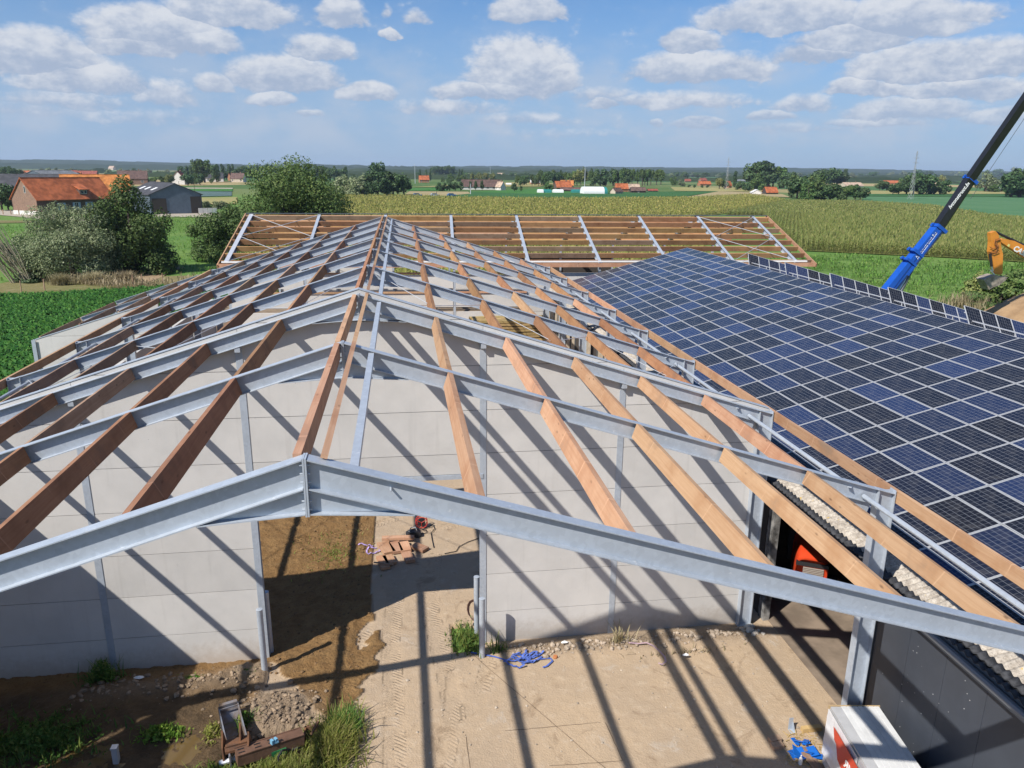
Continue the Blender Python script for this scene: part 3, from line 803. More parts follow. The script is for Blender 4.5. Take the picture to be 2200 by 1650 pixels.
# solar panels
def pv_mat(name, island):
    m = bpy.data.materials.new(name); m.use_nodes = True
    t = NT(m.node_tree); out = t.n('ShaderNodeOutputMaterial'); b = t.n('ShaderNodeBsdfPrincipled'); t.l(b.outputs[0], out.inputs[0])
    uv = t.n('ShaderNodeUVMap').outputs[0]; sp = t.n('ShaderNodeSeparateXYZ'); t.l(uv, sp.inputs[0])
    if island: rnd = t.n('ShaderNodeNewGeometry').outputs['Random Per Island']
    else: rnd = t.n('ShaderNodeObjectInfo').outputs['Random']
    r2 = t.m('FRACT', t.m('MULTIPLY', rnd, 7.77))
    cell = t.mix(t.ss(rnd, 0.25, 0.95), (0.008, 0.010, 0.018), (0.016, 0.029, 0.082))
    cell = t.mix(t.ss(r2, 0.80, 0.9, 0.0, 0.8), cell, (0.008, 0.008, 0.011))
    fu = t.m('FRACT', t.m('MULTIPLY', sp.outputs[0], 10)); fv = t.m('FRACT', t.m('MULTIPLY', sp.outputs[1], 6))
    du = t.m('ABSOLUTE', t.m('SUBTRACT', fu, 0.5)); dv = t.m('ABSOLUTE', t.m('SUBTRACT', fv, 0.5))
    gu = t.ss(du, 0.475, 0.492); gv = t.ss(dv, 0.472, 0.490)
    # busbars along the panel
    fb = t.m('ABSOLUTE', t.m('SUBTRACT', t.m('FRACT', t.m('MULTIPLY', sp.outputs[1], 18)), 0.5)); gb = t.m('MULTIPLY', t.ss(fb, 0.455, 0.49), 0.25)
    ln = t.m('MAXIMUM', t.m('MAXIMUM', t.m('MULTIPLY', gu, 0.62), gv), gb)
    c = t.mix(t.m('MULTIPLY', ln, 0.82), cell, (0.36, 0.375, 0.40))
    dust = t.noise(t.n('ShaderNodeTexCoord').outputs['Object'], 3.0, 4.0, 0.6)
    c = t.mix(t.ss(dust, 0.45, 0.8, 0.0, 0.10), c, (0.35, 0.33, 0.30))
    t.l(c, b.inputs['Base Color']); t.l(t.m('ADD', t.m('MULTIPLY', r2, 0.08), t.m('ADD', 0.08, t.m('MULTIPLY', dust, 0.16))), b.inputs['Roughness'])
    b.inputs['Specular IOR Level'].default_value = 0.22; b.inputs['IOR'].default_value = 1.45
    return m
PVM = [pv_mat('solar cells', False), pv_mat('solar cells far', True)]
FRM = mat('pale aluminium frame', (0.50, 0.505, 0.51), 0.45, 0.25, 0.1, 3.0)
def pv_geo(w, h, fw=0.019, th=0.035):
    """panel in its own plane: x along w, y along h, z up; returns verts, faces, mats, uvs per loop"""
    V = [(-w/2, -h/2, 0), (w/2, -h/2, 0), (w/2, h/2, 0), (-w/2, h/2, 0)]
    a, c = w/2-fw, h/2-fw
    V += [(-a, -c, 0), (a, -c, 0), (a, c, 0), (-a, c, 0)]
    V += [(-a, -c, -0.006), (a, -c, -0.006), (a, c, -0.006), (-a, c, -0.006)]
    V += [(-w/2, -h/2, -th), (w/2, -h/2, -th), (w/2, h/2, -th), (-w/2, h/2, -th)]
    F = [(0, 1, 5, 4), (1, 2, 6, 5), (2, 3, 7, 6), (3, 0, 4, 7), (8, 9, 10, 11), (4, 5, 9, 8), (5, 6, 10, 9), (6, 7, 11, 10), (7, 4, 8, 11),
         (0, 12, 13, 1), (1, 13, 14, 2), (2, 14, 15, 3), (3, 15, 12, 0), (15, 14, 13, 12)]
    return V, F, [0, 0, 0, 0, 1]+[0]*9
def pv_mesh(name, w, h, glass, portrait=False, mats=None):
    V, F, mi = pv_geo(w, h)
    me = bpy.data.meshes.new(name); me.from_pydata(V, [], F); me.materials.append(FRM); me.materials.append(glass)
    me.polygons.foreach_set('material_index', mi)
    uvl = me.uv_layers.new(name='UVMap'); cs = [(0, 0), (1, 0), (1, 1), (0, 1)]
    p = me.polygons[4]
    for j, li in enumerate(p.loop_indices): uvl.data[li].uv = cs[j] if not portrait else (cs[j][1], cs[j][0])
    me.update(); return me
array = thing('solar_array', 'large array of dark blue solar panels covering the old barn roof', 'solar panels', (16, 18, 5.6))
pvm = pv_mesh('solar_panel', PW-0.022, PH-0.022, PVM[0])
# the panel's x runs along the ridge (-Y world), its y up the slope
ux = Vector((0, -1, 0)); uy = Vector((1, 0, SS)).normalized(); uz = ux.cross(uy).normalized()
PROT = Matrix((ux, uy, uz)).transposed().to_euler()
spots = []
for j in range(-2, 10):
    for i in range(-25, 8):
        L = (j+0.5)*PH
        P = Vector((SP0[0]+L/SC, SP0[1]-(i+0.5)*PW+0.0, SP0[2]+SS*L/SC))
        px, py, zc = pxof(P); inside = -60 < px < 2260 and -60 < py < 1700 and zc > 0
        spots.append((0 if inside else 1, (P-Vector(CAM)).length, P, j))
spots.sort(key=lambda t: t[:2])
rest_V = []; rest_F = []; rest_m = []; rest_uv = []
rj = random.Random(31)
pvs = pv_mesh('solar_panel_short', PW-0.022, PH*0.64, PVM[0])
for n, (o_, d_, P, j) in enumerate(spots):
    if j == -2: P = P+uy*(PH*0.18)
    if n < 300 and o_ == 0:
        o = link('solar_panel', pvs if j == -2 else pvm, array, P, (PROT[0]+rj.gauss(0, .004), PROT[1]+rj.gauss(0, .004), PROT[2]))
    else:
        V, F, mi = pv_geo(PW-0.022, PH*0.64 if j == -2 else PH-0.022); base = len(rest_V)
        rest_V += [tuple(P+ux*v[0]+uy*v[1]+uz*v[2]) for v in V]; rest_F += [tuple(a+base for a in f) for f in F]; rest_m += mi
me = bpy.data.meshes.new('far_solar_panels'); me.from_pydata(rest_V, [], rest_F); me.materials.append(FRM); me.materials.append(PVM[1])
me.polygons.foreach_set('material_index', rest_m); uvl = me.uv_layers.new(name='UVMap'); cs = [(0, 0), (1, 0), (1, 1), (0, 1)]
for p in me.polygons:
    if p.material_index == 1:
        for j, li in enumerate(p.loop_indices): uvl.data[li].uv = cs[j]
me.update(); o = link('solar_panel_mass', me, array, (0, 0, 0)); o['kind'] = 'stuff'
b = MB()        # mounting rails under the panels
for j in range(-1, 11):
    L = j*PH; x = SP0[0]+L/SC; z = SP0[2]+SS*L/SC-0.05
    b.box(x-0.02, x+0.02, -2.8, 44.2, z-0.04, z+0.01)
part('mounting_rail', b, FRM, array)
# racks on the far slope: each row runs down the slope and is tilted towards the sun
RW, RH = 0.690, 1.46
pvr = pv_mesh('rack_panel', RW-0.014, RH-0.014, PVM[0], True)
names = ['farthest', 'second farthest', 'middle', 'second nearest', 'nearest', 'frontmost, cut by the picture edge']
for ye, lab in zip((35.3, 30.85, 26.45, 21.95, 17.45, 13.0), names):
    rack = thing('solar_rack', f'{lab} of the tilted solar racks beyond the barn ridge', 'solar rack', (22.0, ye-1.2, 6.7), 0.0, 'tilted solar racks beyond the barn ridge')
    sl = Vector((1, 0, -SS)).normalized(); hn = Vector((0, -1, 0)); nup = Vector((SS, 0, 1)).normalized(); tl = R(45)
    upv = (-hn*math.cos(tl)+nup*math.sin(tl)).normalized(); nz = sl.cross(upv).normalized()
    rot = Matrix((sl, upv, nz)).transposed().to_euler()
    top0 = Vector((21.17, ye, 7.52)); bot0 = top0-upv*RH
    for i in range(13):
        link('solar_panel', pvr, rack, bot0+sl*(i+0.5)*RW+upv*RH/2, rot)
    b = MB()
    for f in (0.2, 0.8):
        q = bot0+upv*RH*f-nz*0.06; b.bar(q, q+sl*13*RW, 0.04, 0.04, nz)
    part('rack_rail', b, FRM, rack)
    for i in (3.3, 6.5, 9.9, 12.9):
        b = MB(); q = bot0+sl*i*RW+upv*RH*0.9-nz*0.06; b.tube([q, q-nup*0.95], 0.014, 6); b.tube([q, bot0+sl*i*RW-nup*0.1], 0.016, 6); part('rack_leg', b, MT['alu'], rack)
b = MB(); b.box(21.22, 21.26, 8.0, 36.0, 7.0, 7.035)
for yy in range(9, 37, 3): b.box(21.23, 21.26, yy-0.015, yy+0.015, 6.75, 7.0)
part('ridge_rail', b, MT['alu'], array)

# ------------------------------------------------------------------ yard: earth, dusty slab, puddles
def yard_mat():
    m = bpy.data.materials.new('yard ground'); m.use_nodes = True
    t = NT(m.node_tree); out = t.n('ShaderNodeOutputMaterial'); b = t.n('ShaderNodeBsdfPrincipled'); t.l(b.outputs[0], out.inputs[0])
    v = t.n('ShaderNodeTexCoord').outputs['Object']
    at_ = t.n('ShaderNodeAttribute', attribute_name='mask'); sp = t.n('ShaderNodeSeparateColor'); t.l(at_.outputs['Color'], sp.inputs[0])
    soil, clod, wet = sp.outputs
    big = t.noise(v, 0.55, 5.0, 0.6); mid = t.noise(v, 3.0, 6.0, 0.68); fine = t.noise(v, 22.0, 5.0, 0.7); med2 = t.noise(v, 1.1, 6.0, 0.7, 0.6)
    sand = t.mix(t.ss(big, 0.35, 0.65), (0.435, 0.325, 0.215), (0.385, 0.292, 0.20))
    sand = t.mix(t.ss(mid, 0.50, 0.72, 0.0, 0.55), sand, (0.50, 0.40, 0.29))
    sand = t.mix(t.ss(med2, 0.58, 0.72, 0.0, 0.65), sand, (0.46, 0.40, 0.33))
    sand = t.mix(t.ss(t.noise(v, 0.8, 7.0, 0.72, 1.2), 0.58, 0.70, 0.0, 0.6), sand, (0.22, 0.155, 0.10))
    sand = t.mix(t.ss(med2, 0.30, 0.44, 0.7, 0.0), sand, (0.255, 0.180, 0.115))
    sand = t.mix(t.ss(fine, 0.62, 0.74, 0.0, 0.45), sand, (0.24, 0.17, 0.11))
    so = t.mix(t.ss(mid, 0.3, 0.7), (0.205, 0.115, 0.045), (0.285, 0.172, 0.072))
    so = t.mix(t.ss(fine, 0.52, 0.70, 0.0, 0.7), so, (0.10, 0.056, 0.024))
    so = t.mix(t.ss(t.noise(v, 6.0, 4.0, 0.75), 0.60, 0.70, 0.0, 0.7), so, (0.07, 0.042, 0.022))
    cl = t.mix(t.ss(mid, 0.3, 0.7), (0.30, 0.225, 0.155), (0.22, 0.160, 0.105))
    cl = t.mix(t.ss(fine, 0.5, 0.7, 0.0, 0.4), cl, (0.14, 0.10, 0.07))
    we = t.mix(t.ss(mid, 0.3, 0.7), (0.070, 0.047, 0.026), (0.125, 0.082, 0.043))
    c = t.mix(soil, sand, so); c = t.mix(clod, c, cl); c = t.mix(wet, c, we)
    t.l(c, b.inputs['Base Color'])
    t.l(t.m('SUBTRACT', 0.95, t.m('MULTIPLY', wet, 0.35)), b.inputs['Roughness']); b.inputs['Specular IOR Level'].default_value = 0.2
    bp = t.n('ShaderNodeBump'); bp.inputs['Strength'].default_value = 0.75; bp.inputs['Distance'].default_value = 0.045
    a2 = t.n('ShaderNodeAttribute', attribute_name='tread'); s2 = t.n('ShaderNodeSeparateXYZ'); t.l(a2.outputs['Vector'], s2.inputs[0])
    tri = t.ss(t.m('ABSOLUTE', t.m('SUBTRACT', t.m('FRACT', t.m('ADD', s2.outputs[0], t.m('MULTIPLY', t.m('SUBTRACT', mid, 0.5), 0.5))), 0.5)), 0.15, 0.30)
    tread = t.m('MULTIPLY', t.m('MULTIPLY', tri, s2.outputs[1]), t.ss(t.noise(v, 1.7, 4.0, 0.7), 0.38, 0.68, 0.05, 1.25))
    cl2 = t.m('MULTIPLY', t.m('MAXIMUM', soil, clod), t.m('MULTIPLY', t.noise(v, 8.0, 6.0, 0.75), 3.2))
    t.l(t.m('ADD', t.m('ADD', t.m('MULTIPLY', fine, 0.6), mid), t.m('ADD', tread, cl2)), bp.inputs['Height']); t.l(bp.outputs[0], b.inputs['Normal'])
    return m
def seg_dist(x, y, pts):
    d = np.full_like(x, 1e9)
    for (a, b) in zip(pts[:-1], pts[1:]):
        ax, ay = a; bx, by = b; L2 = (bx-ax)**2+(by-ay)**2
        t = np.clip(((x-ax)*(bx-ax)+(y-ay)*(by-ay))/L2, 0, 1)
        d = np.minimum(d, np.hypot(x-ax-t*(bx-ax), y-ay-t*(by-ay)))
    return d
def inpoly(x, y, P):
    r = np.zeros(x.shape, bool); n = len(P)
    for i in range(n):
        x1, y1 = P[i]; x2, y2 = P[(i+1) % n]
        c = ((y1 > y) != (y2 > y))
        with np.errstate(divide='ignore', invalid='ignore'):
            xx = (x2-x1)*(y-y1)/(y2-y1+1e-12)+x1
        r ^= c & (x < xx)
    return r
SOILP = [g(795, 1262), g(800, 1330), g(772, 1350), g(775, 1395), g(812, 1352), g(815, 1405), g(803, 1450), g(775, 1472), g(770, 1520), g(700, 1545), g(640, 1500), g(590, 1420), (-2.75, 10.0), (-2.75, 10.5), (-10.3, 10.5), (-10.3, 46), (-0.2, 46)]
def yard_fields(x, y):
    jx = (fbm(x*2.2, y*2.2, 4, 5)-0.5)*0.45; jy = (fbm(x*2.2+9, y*2.2, 4, 8)-0.5)*0.45
    left = sstep(-x, 2.55, 2.75)*(y < 10.3)
    jin = np.where(y > 12.2, 0.18, 1.0)
    soil = np.maximum(inpoly(x+jx*jin, y+jy, SOILP).astype(float), left)
    # grey clods pile and tipped lumps along the left wall
    c1 = np.exp(-(((x+2.15)/0.85)**2+((y-8.05)/0.72)**2)**1.5)
    c2 = np.exp(-((x+4.6)/2.6)**4)*np.exp(-((y-9.30)/0.42)**2)*(x < -2.6)
    c3 = np.exp(-((x+3.0)/0.55)**2-((y-9.75)/0.25)**2)
    rub = np.exp(-((y-9.75)/0.30)**2)*sstep(x, 3.0, 3.3)*(1-sstep(x, 10.2, 10.6))
    clod = np.clip(c1*1.3+c2*0.9+c3, 0, 1)
    wet = sstep(-x+0.5*(fbm(x*1.3, y*1.3, 3, 3)-0.5)*2, 2.55, 3.1)*(1-sstep(y, 9.3, 9.9))*(y < 10.2)
    wet = np.maximum(wet, sstep(-x, 0.95, 1.35)*(1-sstep(y, 7.3, 7.7)))
    wet = np.clip(wet-clod*0.7, 0, 1)
    pud = np.exp(-(((x+4.0)/0.55)**2+((y-7.3)/0.75)**2)**2)+np.exp(-(((x+6.0)/1.2)**2+((y-7.2)/1.0)**2)**2)+np.exp(-(((x+1.75)/0.75)**2+((y-7.15)/0.28)**2)**2)
    z = 0.012*(fbm(x*1.1, y*1.1, 3, 1)-0.5)
    z += soil*(0.035+0.10*(fbm(x*5, y*5, 4, 2)-0.5)+0.05*(fbm(x*15, y*15, 3, 4)-0.5))
    z += clod*(0.17*fbm(x*3.0, y*3.0, 3, 9)+0.15*np.abs(fbm(x*8, y*8, 4, 6)-0.5)+0.05)+c1*0.10
    z += wet*(0.05*(fbm(x*3, y*3, 4, 7)-0.5))
    z += (1-soil)*(1-clod)*(1-wet)*(0.010*(fbm(x*12, y*12, 3, 12)-0.5))
    z += rub*(0.07*fbm(x*9, y*9, 3, 21))
    z -= 0.10*np.clip(pud, 0, 1)
    # tyre tread marks: chevrons along the wheel paths
    tracks = [([(0.55, 5.5), (0.50, 8.6), (0.40, 10.5), (0.55, 13.5)], 0.27, 0.11, 0.020), ([(1.9, 7.5), (1.75, 9.5), (1.5, 11.8), (1.75, 15)], 0.27, 0.12, 0.016),
              ([(2.6, 8.3), (2.9, 9.4), (2.4, 11.3)], 0.22, 0.12, 0.012), ([(1.35, 5.0), (1.75, 7.0), (2.0, 9.0)], 0.24, 0.11, 0.010),
              ([(-0.62, 8.6), (-0.45, 9.6), (-0.32, 11.4), (-0.4, 13.5)], 0.26, 0.13, 0.035), ([(-3, 18.0), (-1.5, 18.3), (0.3, 18.9), (2.8, 19.2)], 0.30, 0.14, 0.045), ([(-3, 16.6), (-1.2, 17.0), (0.5, 18.0)], 0.24, 0.14, 0.03),
              ([(-2.0, 7.6), (-1.3, 8.2)], 0.30, 0.16, 0.06), ([(-1.9, 8.3), (-1.35, 7.7)], 0.28, 0.17, 0.05), ([(0.1, 15.6), (1.2, 16.8), (2.6, 17.2)], 0.25, 0.13, 0.02)]
    ph = np.zeros_like(x); tw = np.zeros_like(x)
    for pts, hw, per, amp in tracks:
        d = seg_dist(x, y, pts); a = np.arctan2(pts[-1][1]-pts[0][1], pts[-1][0]-pts[0][0])
        s_ = x*math.cos(a)+y*math.sin(a); side = np.sign((y-pts[0][1])*math.cos(a)-(x-pts[0][0])*math.sin(a))
        w = (1-sstep(d, hw*0.75, hw))*(0.45+0.8*fbm(x*2, y*2, 2, 31))
        z -= amp*0.9*w; pick_ = w > tw; ph = np.where(pick_, (s_+d*0.75)/per, ph); tw = np.where(pick_, w*min(1.0, amp/0.025), tw)
    # hole with grass beside the right door post
    hole = inpoly(x, y, [g(970, 1340), g(1030, 1340), g(1035, 1400), g(975, 1400)])
    z = np.where(hole, z-0.30+0.1*fbm(x*9, y*9, 2, 3), z)
    soil = np.where(hole, 0.6, soil)
    return soil, np.clip(clod+rub*0.8, 0, 1), wet, z, ph, tw
xs = np.arange(-14.0, 12.0, 0.055)
ys = np.concatenate([np.arange(-3, 4.0, 0.5), np.arange(4.0, 13.5, 0.05), np.arange(13.5, 20.5, 0.09), np.arange(20.5, 47, 0.6)])
X, Y = np.meshgrid(xs, ys)
so_, cl_, we_, Z, PHs, TWs = yard_fields(X, Y)
nx, ny = len(xs), len(ys)
idx = np.arange(nx*ny).reshape(ny, nx)
Fq = np.stack([idx[:-1, :-1], idx[:-1, 1:], idx[1:, 1:], idx[1:, :-1]], -1).reshape(-1, 4)
MT['yard'] = yard_mat()
me = np_mesh('yard', np.stack([X, Y, Z], -1).reshape(-1, 3), Fq, MT['yard'], True)
ca = me.color_attributes.new('mask', 'FLOAT_COLOR', 'POINT')
cols = np.stack([so_, cl_, we_, np.ones_like(so_)], -1).reshape(-1, 4).astype(np.float32)
ca.data.foreach_set('color', cols.ravel())
at2 = me.attributes.new('tread', 'FLOAT_VECTOR', 'POINT')
at2.data.foreach_set('vector', np.stack([PHs, TWs, np.zeros_like(PHs)], -1).reshape(-1, 3).astype(np.float32).ravel())
tag(link('yard_ground', me), kind='structure')
def ground_z(x, y):
    return float(yard_fields(np.array([float(x)]), np.array([float(y)]))[3][0])
def water_mat():
    m = bpy.data.materials.new('muddy water'); m.use_nodes = True
    b = m.node_tree.nodes['Principled BSDF']; b.inputs['Base Color'].default_value = (0.115, 0.075, 0.028, 1); b.inputs['Roughness'].default_value = 0.06
    b.inputs['Specular IOR Level'].default_value = 0.5
    return m
MT['mudwater'] = water_mat()
for (cx, cy, rx, ry, zz) in ((-4.0, 7.3, 1.2, 1.5, -0.06), (-6.0, 7.2, 2.4, 2.0, -0.066), (-1.75, 7.15, 1.3, 0.55, -0.055)):
    b = MB(); n = 28; b.add([(cx+rx*math.cos(2*PI*i/n), cy+ry*math.sin(2*PI*i/n), zz) for i in range(n)], [tuple(range(n))])
    o = part('puddle', b, MT['mudwater'], None); tag(o, kind='structure')
# saw cuts in the slab
b = MB()
def cut(p, q, w=0.014):
    p = g(*p); q = g(*q); d = Vector((q[0]-p[0], q[1]-p[1], 0)); n = max(2, int(d.length/0.12)); nn = Vector((-d.y, d.x, 0)).normalized()
    pts = []
    for i in range(n+1):
        f = i/n; j = (vnoise(np.array([f*9+p[0]]), np.array([1.7]), 4)[0]-0.5)*0.03
        pts.append(Vector((p[0], p[1], 0))+d*f+nn*j)
    vs = []
    for i, pt in enumerate(pts):
        ww = w*(0.6+0.6*vnoise(np.array([i*0.8+p[1]]), np.array([2.2]), 9)[0])
        for s_ in (-1, 1):
            q_ = pt+nn*s_*ww/2; vs.append((q_.x, q_.y, ground_z(q_.x, q_.y)+0.005))
    b.add(vs, [(2*i, 2*i+1, 2*i+3, 2*i+2) for i in range(n)])
cut((1010, 1402), (1320, 1668)); cut((1140, 1566), (1290, 1552)); cut((1300, 1552), (1338, 1634)); cut((1338, 1634), (1180, 1646)); cut((1000, 1578), (1012, 1668)); cut((1085, 1570), (1140, 1566))
tag(part('slab_joint', b, mat('dark joint', (0.12, 0.085, 0.055), 0.95), None), kind='structure')

# ------------------------------------------------------------------ bollards at the doorway
for (x, y, h, lab) in ((-2.66, 9.62, 1.80, 'galvanised round bollard in front of the left doorway post'), (-2.66, 10.50, 1.75, 'thin galvanised bollard just behind the left doorway post'),
                       (2.74, 9.62, 1.68, 'galvanised round bollard in front of the right doorway post'), (2.70, 10.62, 1.72, 'thin galvanised bollard just behind the right doorway post')):
    b = MB(); b.lathe([(0.075, -0.2), (0.075, h), (0.078, h), (0.078, h+0.012), (0.03, h+0.02)], (x, y, 0), 16)
    o = part('bollard', b, MT['steel'], None, smooth=False); tag(o, lab, 'bollard', 'bollards at the doorway')

# ------------------------------------------------------------------ small things on the ground
def ribbon(pts, w, mb, up=0.004):
    """flat strap along pts"""
    vs = []
    for i, p in enumerate(pts):
        d = (Vector(pts[min(i+1, len(pts)-1)])-Vector(pts[max(i-1, 0)])).normalized(); n = Vector((-d.y, d.x, 0)).normalized()
        for s_ in (-1, 1): vs.append(tuple(Vector(p)+n*s_*w/2))
        for s_ in (-1, 1): vs.append(tuple(Vector(p)+n*s_*w/2+Vector((0, 0, up))))
    fs = []
    for i in range(len(pts)-1):
        a = 4*i; c = a+4; fs += [(a+2, c+2, c+3, a+3), (a, a+1, c+1, c), (a, c, c+2, a+2), (a+1, a+3, c+3, c+1)]
    mb.add(vs, fs)
def wander(p, n, step, ang, turn, rnd, z0=0.01, zj=0.03):
    pts = []; x, y = p
    for i in range(n):
        pts.append((x, y, ground_z(x, y)+z0+rnd.random()*zj)); x += step*math.cos(ang); y += step*math.sin(ang); ang += turn*(rnd.random()-0.5)
    return pts
rr = random.Random(21)
b = MB()
for i in range(11):
    p = g(1078+rr.random()*50, 1409+rr.random()*22); ribbon(wander(p, 9, 0.075, rr.uniform(-0.45, 0.45), 1.2, rr, 0.012, 0.09), 0.055, b)
ribbon([(*g(px_, py_), 0.02) for px_, py_ in ((1012, 1403), (1040, 1408), (1062, 1412), (1085, 1419), (1100, 1420))], 0.05, b)
ribbon([(*g(px_, py_), 0.03) for px_, py_ in ((1120, 1428), (1160, 1418), (1182, 1416), (1187, 1422), (1175, 1433), (1166, 1436))], 0.05, b)
tag(part('lifting_strap', b, mat('blue webbing', (0.075, 0.13, 0.42), 0.8, 0, 0.3, 20), None), 'heap of blue webbing straps on the sandy yard by the right wall', 'strap')
b = MB(); ribbon([(*g(px_, py_), 0.09) for px_, py_ in ((1350, 1387), (1372, 1389), (1388, 1387), (1402, 1393), (1418, 1407), (1428, 1418), (1430, 1428), (1422, 1434), (1414, 1431))], 0.045, b)
tag(part('lifting_strap', b, mat('pale pink webbing', (0.46, 0.32, 0.36), 0.8), None), 'faded pink strap trailing over the rubble by the right wall', 'strap')
b = MB()
for i in range(5): ribbon(wander(g(800+rr.random()*20, 1172+rr.random()*14), 9, 0.07, rr.uniform(0, 6), 2.0, rr, 0.012, 0.05), 0.05, b)
tag(part('lifting_strap', b, mat('lilac webbing', (0.40, 0.30, 0.58), 0.8), None), 'lilac webbing strap in a heap beside the timber offcuts inside the doorway', 'strap')
b = MB(); p = g(1193, 1413); b.lathe([(0.06, 0), (0.065, 0.03), (0.05, 0.06)], (p[0], p[1], 0.0), 9)
tag(part('clay_piece', b, mat('orange clay', (0.42, 0.16, 0.06), 0.8), None), 'small orange clay piece right of the blue straps', 'debris')
offc = [((822, 1170), (838, 1193), .20, 'leftmost board of the sunlit offcuts inside the doorway'), ((846, 1170), (856, 1191), .17, 'middle board of the sunlit offcuts inside the doorway'), ((866, 1170), (873, 1189), .17, 'rightmost board of the sunlit offcuts inside the doorway'),
        ((821, 1165), (890, 1163), .10, 'long board lying across the tops of the sunlit offcuts'), ((888, 1176), (915, 1186), .16, 'single timber offcut lying right of the sunlit boards'),
        ((818, 1200), (829, 1226), .15, 'left timber offcut in the shade inside the doorway'), ((832, 1199), (842, 1216), .16, 'middle timber offcut in the shade inside the doorway'), ((872, 1192), (882, 1211), .15, 'right timber offcut in the shade inside the doorway')]
for (p, q, w, lab) in offc:
    p = Vector((*g(*p), 0.06)); q = Vector((*g(*q), 0.06)); L = (q-p).length
    b = MB(); b.box(-w, w, 0, L, 0, 0.09)
    ang = math.atan2(q.y-p.y, q.x-p.x)-PI/2
    o = part('timber_offcut', b, MT['wood'], None, loc=(p.x, p.y, 0.03 if 'across' not in lab else 0.10), rot=(0, 0, ang)); tag(o, lab, 'timber', 'timber offcuts inside the doorway')
b = MB(); ribbon([(*g(px_, py_), 0.16) for px_, py_ in ((804, 1219), (825, 1221), (846, 1224))], 0.05, b, 0.03)
tag(part('wooden_lath', b, MT['wood_grey'], None), 'thin lath lying across the shaded offcuts', 'timber')
# cable reel
cr = Vector((*g(906, 1134), 0)); reel = thing('cable_reel', 'red cable reel with black cable standing on the sand inside the doorway', 'cable reel', cr)
b = MB()
for s_ in (-0.09, 0.09):
    b.tube([cr+Vector((0.20*math.cos(a), s_, 0.24+0.20*math.sin(a))) for a in np.linspace(0, 2*PI, 17)], 0.016, 6)
    for a in (0.5, 2.6, 4.7): b.tube([cr+Vector((0, s_, 0.24)), cr+Vector((0.2*math.cos(a), s_, 0.24+0.2*math.sin(a)))], 0.012, 5)
part('frame', b, mat('red plastic', (0.45, 0.04, 0.03), 0.45), reel)
b = MB(); b.tube([cr+Vector((0, -0.08, 0.24)), cr+Vector((0, 0.08, 0.24))], 0.13, 12); part('cable_coil', b, MT['black'], reel)
b = MB(); b.tube([cr+Vector((-0.2, 0.05, 0.02)), cr+Vector((-0.05, 0.05, 0.45)), cr+Vector((0.15, 0.05, 0.02))], 0.014, 6); part('stand', b, mat('red plastic stand', (0.40, 0.05, 0.04), 0.45), reel)
b = MB(); b.tube([(*g(px_, py_), 0.03) for px_, py_ in ((908, 1140), (930, 1128), (934, 1138), (926, 1146), (928, 1160), (932, 1178))], 0.013, 5)
b.tube([(*g(px_, py_), 0.03) for px_, py_ in ((895, 1150), (915, 1147), (917, 1141), (905, 1138))], 0.013, 5)
part('loose_cable', b, MT['black'], reel)
b = MB(); b.tube([(*g(px_, py_), 0.03) for px_, py_ in ((1028, 1158), (1005, 1166), (986, 1176), (980, 1186), (955, 1191))], 0.013, 5)
tag(part('power_cable', b, MT['black'], None), 'black power cable trailing from the right doorway post into the hall', 'cable')
b = MB(); c = g(1018, 1330)
for i in range(4): b.tube([(c[0]+0.17*math.cos(a)*(0.8+0.1*i), c[1]+0.25*math.sin(a), 0.1+0.30*(1+math.sin(a))*0.5+0.02*i) for a in np.linspace(0, 2*PI, 13)], 0.011, 5)
tag(part('wire_coil', b, mat('brown cable', (0.13, 0.07, 0.05), 0.6), None), 'loops of thin brown cable against the right doorway post', 'cable')
# black tool bag
p = Vector((*g(888, 1152), 0.0)); bag = thing('tool_bag', 'small black tool bag left of the cable reel', 'bag', p)
b = MB(); b.prism([(-0.22, 0), (0.22, 0), (0.26, 0.14), (0.12, 0.22), (-0.10, 0.20), (-0.25, 0.12)], (1, 0, 0), (0, 0, 1), (0, 1, 0), p+Vector((0, -0.14, 0)), 0.28); part('body', b, MT['black'], bag)
b = MB(); b.tube([p+Vector((-0.14, 0, 0.18)), p+Vector((-0.07, 0, 0.33)), p+Vector((0.08, 0, 0.33)), p+Vector((0.14, 0, 0.18))], 0.016, 6); part('handle', b, mat('grey strap', (0.4, 0.42, 0.43), 0.7), bag)
# litter
for (px_, py_, lab, s_) in ((466, 1467, 'white plastic scrap on the bare earth left of the doorway', .16), (299, 1457, 'pale plastic scrap against the left wall in the shade', .14), (1213, 1381, 'white stone lump on the rubble by the right wall', .11), (1474, 1408, 'white chunk of plaster right of the pink strap', .10)):
    p = Vector((*g(px_, py_, 0.1), 0.10)); b = MB(); rs = random.Random(px_)
    b.add([(p.x+s_*math.cos(a)*rs.uniform(.7, 1.2), p.y+s_*0.5*math.sin(a)*rs.uniform(.7, 1.2), p.z+0.02) for a in np.linspace(0, 2*PI, 9)[:-1]]+[(p.x, p.y, p.z+0.07)]+[(p.x, p.y, p.z-0.03)], [(i, (i+1) % 8, 8) for i in range(8)]+[((i+1) % 8, i, 9) for i in range(8)])
    tag(part('litter', b, MT['white'], None), lab, 'debris')
p = g(250, 1632, 0.0); b = MB(); b.box(p[0]-0.055, p[0]+0.055, p[1]-0.06, p[1]+0.06, -0.1, 0.30); b.box(p[0]-0.065, p[0]+0.065, p[1]-0.07, p[1]+0.07, 0.30, 0.33)
tag(part('marker_post', b, MT['alu'], None), 'pale square marker post in the dark puddle', 'post')
